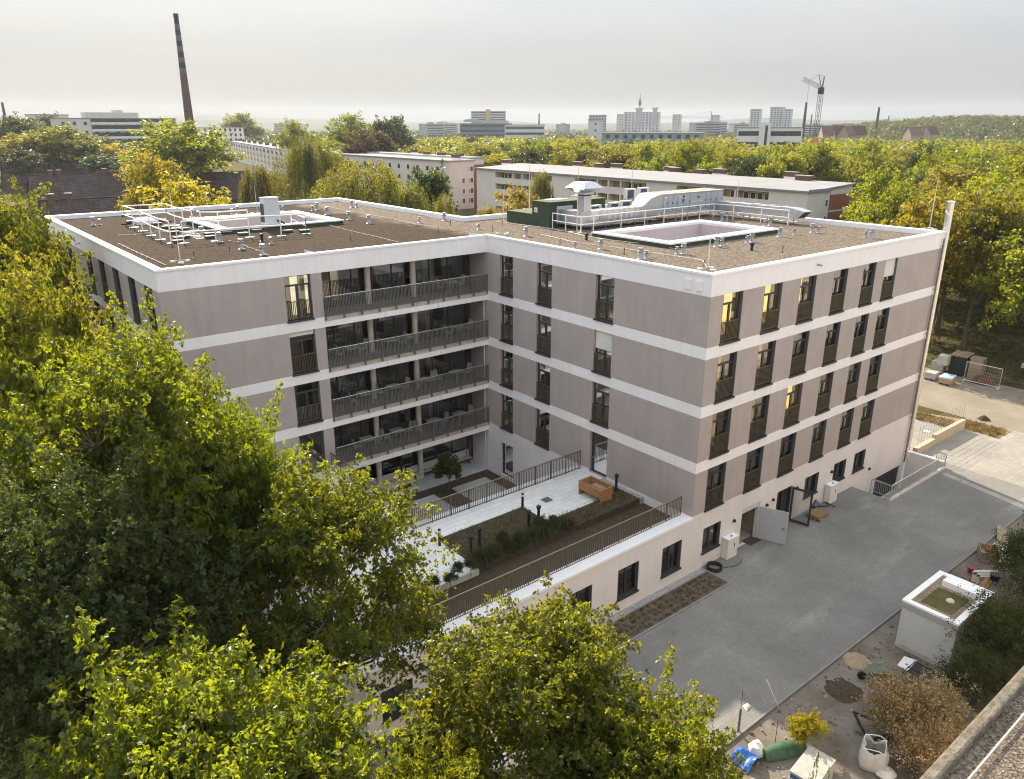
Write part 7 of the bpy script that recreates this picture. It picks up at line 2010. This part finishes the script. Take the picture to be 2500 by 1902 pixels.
for k in range(5):
    plant('small', (-12.6 - 0.7 * k, 3.2 + rb.uniform(-.3, .3), 3.46), rb.uniform(0.7, 1.0), 0.35, 'young dark green climber at the left end of the terrace', 'climbers at the left end of the terrace', key='dark', cat='shrub')

# trees of the middle distance
register('midA', 'broadleaf_tree', '', build_tree(81, 15, 5.4, 2.5, 26, 16, 22, 0.44, 'green', cs=0.26, fat=0.24), 15, 5.4)
register('midB', 'broadleaf_tree', '', build_tree(82, 15, 5.0, 2.2, 20, 18, 22, 0.44, 'green', cs=0.30, fat=0.22), 15, 5.0)
register('midC', 'broadleaf_tree', '', build_tree(83, 16, 5.8, 2.8, 30, 15, 22, 0.46, 'green', cs=0.25, fat=0.24), 16, 5.8)
register('weepA', 'weeping_birch', '', build_weeper(91, 16, 5.5, 'birch', 520, 46, 0.26), 16, 5.5)
register('weepB', 'weeping_birch', '', build_weeper(92, 15, 4.2, 'birch', 420, 46, 0.26), 15, 4.2)
register('sparse', 'pale_tree', '', build_tree(95, 15, 4.6, 3, 22, 16, 11, 0.40, 'lime', cs=0.34, bare=0.15), 15, 4.6)
near('midC', 425, 292, 252, 15.5, 'big round dark green tree below the factory chimney', key='green')
near('midA', 150, 302, 368, 14, 'broad tree behind the dark tiled roofs at the left', key='green')
near('midB', 50, 318, 372, 14, 'tree at the far left behind the dark tiled roofs', key='lime')
near('midB', 235, 330, 410, 11, 'darker tree before the balconied building at the left horizon', key='dark')
near('midB', 262, 345, 375, 8, 'golden tree right of the broad tree, above the farthest tiled roof', key='yellow')
near('midA', 465, 427, 112, 7.6, 'bright yellow tree right behind the left wing of the house', key='yellow')
near('sparse', 365, 355, 135, 5.6, 'loose pale green tree between the dark tiled roofs and the yellow tree')
near('weepB', 618, 385, 145, 3.6, 'small weeping birch left of the white block')
near('weepA', 752, 312, 160, 6.2, 'large weeping birch in front of the white block')
near('weepA', 885, 368, 112, 7.8, 'large golden weeping birch right behind the left wing', rz=1.0)
near('weepB', 985, 425, 106, 4.6, 'weeping birch on the right of the large golden weeping birch')
near('weepB', 1085, 452, 100, 1.7, 'slim weeping birch before the rose end wall')
near('midB', 1040, 395, 128, 4.6, 'dark tree before the rose end wall', key='dark')
near('midA', 1275, 452, 122, 5.0, 'ochre tinged tree in front of the long apartment block', key='orange')
near('midB', 1195, 492, 112, 2.4, 'lower ochre tree left of the green plant room', key='orange')
near('weepB', 1322, 402, 142, 2.6, 'slim birch in front of the long apartment block')
near('midA', 1365, 346, 275, 8.0, 'bright yellow tree behind the long apartment block', key='yellow')
near('midB', 1420, 352, 268, 7.0, 'golden tree right of the bright yellow tree behind the long block', key='lime')
near('midC', 880, 318, 300, 8.0, 'russet brown tree among the green treetops', key='brown')
near('midB', 925, 312, 310, 7.0, 'second russet tree among the green treetops', key='brown')
near('midC', 585, 276, 760, 19, 'tall tree standing above the skyline right of the factory chimney')
near('midA', 850, 274, 380, 11, 'tall tree standing above the skyline in the middle of the left half')
near('midB', 935, 284, 390, 9, 'dark treetop on the skyline left of the blue grey offices', key='dark')
near('midC', 965, 283, 400, 9, 'dark treetop next to the blue grey offices on the skyline', key='dark')
near('midA', 720, 290, 420, 10, 'treetop on the skyline between the two tallest ones')
near('midB', 20, 275, 480, 14, 'dark grove at the far left horizon', key='dark')
near('midA', 110, 276, 520, 12, 'dark treetops left of the balconied building', key='dark')

# woods: scattered individuals
occupied = []
def free(x, y, r):
    for (a, b_, c, d, mgn) in ((XL, X1, 0, YB, 9), (FX - 14, FX + FD, FY0 - 1, FY1, 5.5), (EX - 8, EX + ED, EY, EY + 92, 6), (122, 142, 340, 420, 8), (46, 108, 438, 456, 9), (100, 150, 545, 580, 8),
                               (37, 52, -90, 60, 1.0), (-8, 20, 140, 166, 6), (-5, 40, 228, 252, 6), (-5, 60, 325, 350, 6), (55, 90, 212, 238, 6), (55, 95, 150, 168, 5), (-70, 26, -45, 10, 0)):
        if a - mgn < x < b_ + mgn and c - mgn < y < d + mgn: return False
    for (ox, oy, orr) in occupied:
        if (ox - x) ** 2 + (oy - y) ** 2 < (0.62 * (orr + r)) ** 2: return False
    return True
for o in [t_ for t_ in COL.objects if t_.get('category') == 'tree']:
    if o.location.z > -100: occupied.append((o.location.x, o.location.y, o.scale.x * 4.5))
wr = random.Random(77)
# what the photograph shows between the treetops: picture areas kept free of trees that would stand in front
KEEP = [(80, 365, 470, 545, 150), (78, 330, 415, 485, 236), (20, 300, 390, 440, 334), (395, 600, 415, 470, 222), (600, 800, 465, 505, 157), (1150, 2090, 395, 545, 190), (905, 1195, 378, 530, 200),
        (536, 690, 330, 415, 520), (130, 400, 272, 326, 455), (490, 596, 305, 335, 560), (1802, 1962, 298, 337, 430), (1470, 1720, 312, 345, 520), (1122, 1335, 270, 335, 860), (1436, 1475, 290, 325, 560), (1980, 2015, 290, 325, 420), (1800, 1865, 262, 300, 1200)]
def hides(x, y, r, h):
    d = math.hypot(x - CAM.x, y - CAM.y)
    cx, cy0 = pix((x, y, h)); cx2, cy1 = pix((x, y, h * 0.2))
    w_ = r / d * FPX
    for (a, b_, c, e, dm) in KEEP:
        if d < dm and cx + w_ > a and cx - w_ < b_ and cy0 < e - 4 and cy1 > c: return True
    return False
def scatter(n, az, dist, hr, rr_, lab, group, keys, tries=40, ok=lambda x, y, d: True, key_at=None):
    made = 0
    for k in range(n * tries):
        if made >= n: break
        a = R(wr.uniform(*az)); d = math.sqrt(wr.uniform(dist[0] ** 2, dist[1] ** 2))
        x, y = CAM.x + d * math.cos(a), CAM.y + d * math.sin(a)
        r = wr.uniform(*rr_); h = wr.uniform(*hr)
        if not ok(x, y, d) or not free(x, y, r) or hides(x, y, r, h): continue
        occupied.append((x, y, r))
        key = wr.choice(keys)
        plant(wr.choice(['midA', 'midB', 'midC']), (x, y), h, r, lab, group, key=None if key == 'green' else key)
        made += 1
    return made
G1 = ['green', 'green', 'green', 'green', 'lime', 'oak', 'dark']
n1 = scatter(58, (13, 33), (84, 150), (14, 18.5), (4.6, 6.4), 'broad green tree in the wood right of the house', 'trees of the wood right of the house', ['green', 'green', 'green', 'oak', 'lime'], ok=lambda x, y, d: x > 53)
n2 = scatter(85, (14, 42), (140, 290), (14.5, 20), (5.2, 7.6), 'green tree of the wood right of and behind the long apartment block', 'trees of the wood at the right', G1 + ['oak', 'lime'], ok=lambda x, y, d: x > 53)
n3 = scatter(85, (38, 68), (200, 430), (13.5, 18.5), (5.5, 8.5), 'green tree in the wooded belt behind the flat roofed blocks', 'trees in the belt behind the blocks', G1 + ['dark', 'green'])
n4 = scatter(50, (62, 88), (170, 430), (12, 17), (5.5, 9), 'green tree in the gardens behind the tiled roofs at the left', 'trees behind the tiled roofs', G1, ok=lambda x, y, d: True)
n5 = scatter(12, (80, 91), (60, 150), (12, 16), (4.5, 6), 'green tree beside the tiled roofs at the left edge', 'trees at the left edge', ['lime', 'oak', 'green'], ok=lambda x, y, d: x < -9)
print('woods', n1, n2, n3, n4, n5)

# the canopy beyond, far too many to tell apart
def canopy(name, n, az, dist, hr, rr_, key, ground=lambda x, y: 0.0, quads=46, size=2.0, seed=5):
    rs = np.random.RandomState(seed)
    a = np.radians(rs.uniform(az[0], az[1], n)); d = np.sqrt(rs.uniform(dist[0] ** 2, dist[1] ** 2, n))
    x, y = CAM.x + d * np.cos(a), CAM.y + d * np.sin(a)
    h = rs.uniform(*hr, n); r = rs.uniform(*rr_, n)
    z0 = np.array([ground(p, q) for p, q in zip(x, y)])
    idx = np.repeat(np.arange(n), quads)
    v = unit(rs, n * quads, -0.25)
    f = rs.uniform(0.75, 1.05, (n * quads, 1))
    C = np.stack([x[idx], y[idx], z0[idx] + h[idx] * 0.62], 1) + v * f * np.stack([r[idx], r[idx], h[idx] * 0.38], 1)
    N = v + rs.normal(size=v.shape) * 0.5 + np.array([0, 0, 0.3])
    me = leaf_mesh(name, C, N, size, LM[key], rs, aspect=0.8)
    o = bpy.data.objects.new(name, me); COL.objects.link(o)
    return tag(o, kind='stuff')
canopy('distant_woods', 1500, (14, 66), (300, 620), (11, 16.5), (4.5, 7.5), 'green', seed=5, size=1.7)
canopy('distant_woods', 1500, (12, 92), (600, 1500), (9, 15), (5, 9), 'dark', seed=6, size=2.6, quads=34)
hx_, hy_ = at(2440, 300, d=1150).x, at(2440, 300, d=1150).y
hx2, hy2 = at(2290, 300, d=1350).x, at(2290, 300, d=1350).y
def hill_z(x, y): return 17 * math.exp(-((x - hx_) ** 2 + (y - hy_) ** 2) / (2 * 130 ** 2)) + 8 * math.exp(-((x - hx2) ** 2 + (y - hy2) ** 2) / (2 * 200 ** 2))
b = MB(); rows = []
for i in range(41):
    rows.append([(hx_ - 600 + 30 * i, hy_ - 600 + 30 * j, hill_z(hx_ - 600 + 30 * i, hy_ - 600 + 30 * j) * 0.8 - 1.5) for j in range(41)])
for i in range(40):
    for j in range(40): b.poly([rows[i][j], rows[i+1][j], rows[i+1][j+1], rows[i][j+1]])
tag(b.build('wooded_hill', M['hill'], smooth=True), kind='structure')
canopy('hill_woods', 1700, (10, 30), (880, 1500), (9, 14), (5, 8.5), 'dark', ground=hill_z, seed=9, size=2.6, quads=40)
# undergrowth on the woodland floor near the house
rs = np.random.RandomState(3)
n = 9000
C = np.stack([rs.uniform(50.5, 95, n), rs.uniform(-45, 40, n), rs.uniform(0.05, 0.5, n)], 1)
me = leaf_mesh('undergrowth', C, rs.normal(size=(n, 3)) * 0.6 + np.array([0, 0, 1]), 0.45, LM['dark'], rs)
o = bpy.data.objects.new('undergrowth', me); COL.objects.link(o); tag(o, kind='stuff')
n = 14000
C = np.stack([rs.uniform(-45, -10, n), rs.uniform(-21, 30, n), rs.uniform(0.05, 0.6, n)], 1)
k = ~((C[:, 0] > -21) & (C[:, 1] > -9.3)) & (C[:, 0] < -16.2)
C = C[k]
me = leaf_mesh('undergrowth', C, rs.normal(size=(len(C), 3)) * 0.6 + np.array([0, 0, 1]), 0.4, LM['dark'], rs)
o = bpy.data.objects.new('undergrowth', me); COL.objects.link(o); tag(o, kind='stuff')

# ------------------------------------------------------------------ haze
b = MB(); b.box((-5300, -5300, -3.5), (5300, 5300, 125)); hz = b.build('haze', [bpy.data.materials.new('haze_air')])
hm = hz.data.materials[0]; hm.use_nodes = True
t = hm.node_tree; t.nodes.remove(t.nodes['Principled BSDF'])
pv = t.nodes.new('ShaderNodeVolumePrincipled'); pv.inputs['Color'].default_value = (0.80, 0.88, 1.0, 1); pv.inputs['Density'].default_value = 0.00010; pv.inputs['Anisotropy'].default_value = 0.2
t.links.new(pv.outputs['Volume'], t.nodes['Material Output'].inputs['Volume'])
tag(hz, kind='stuff')
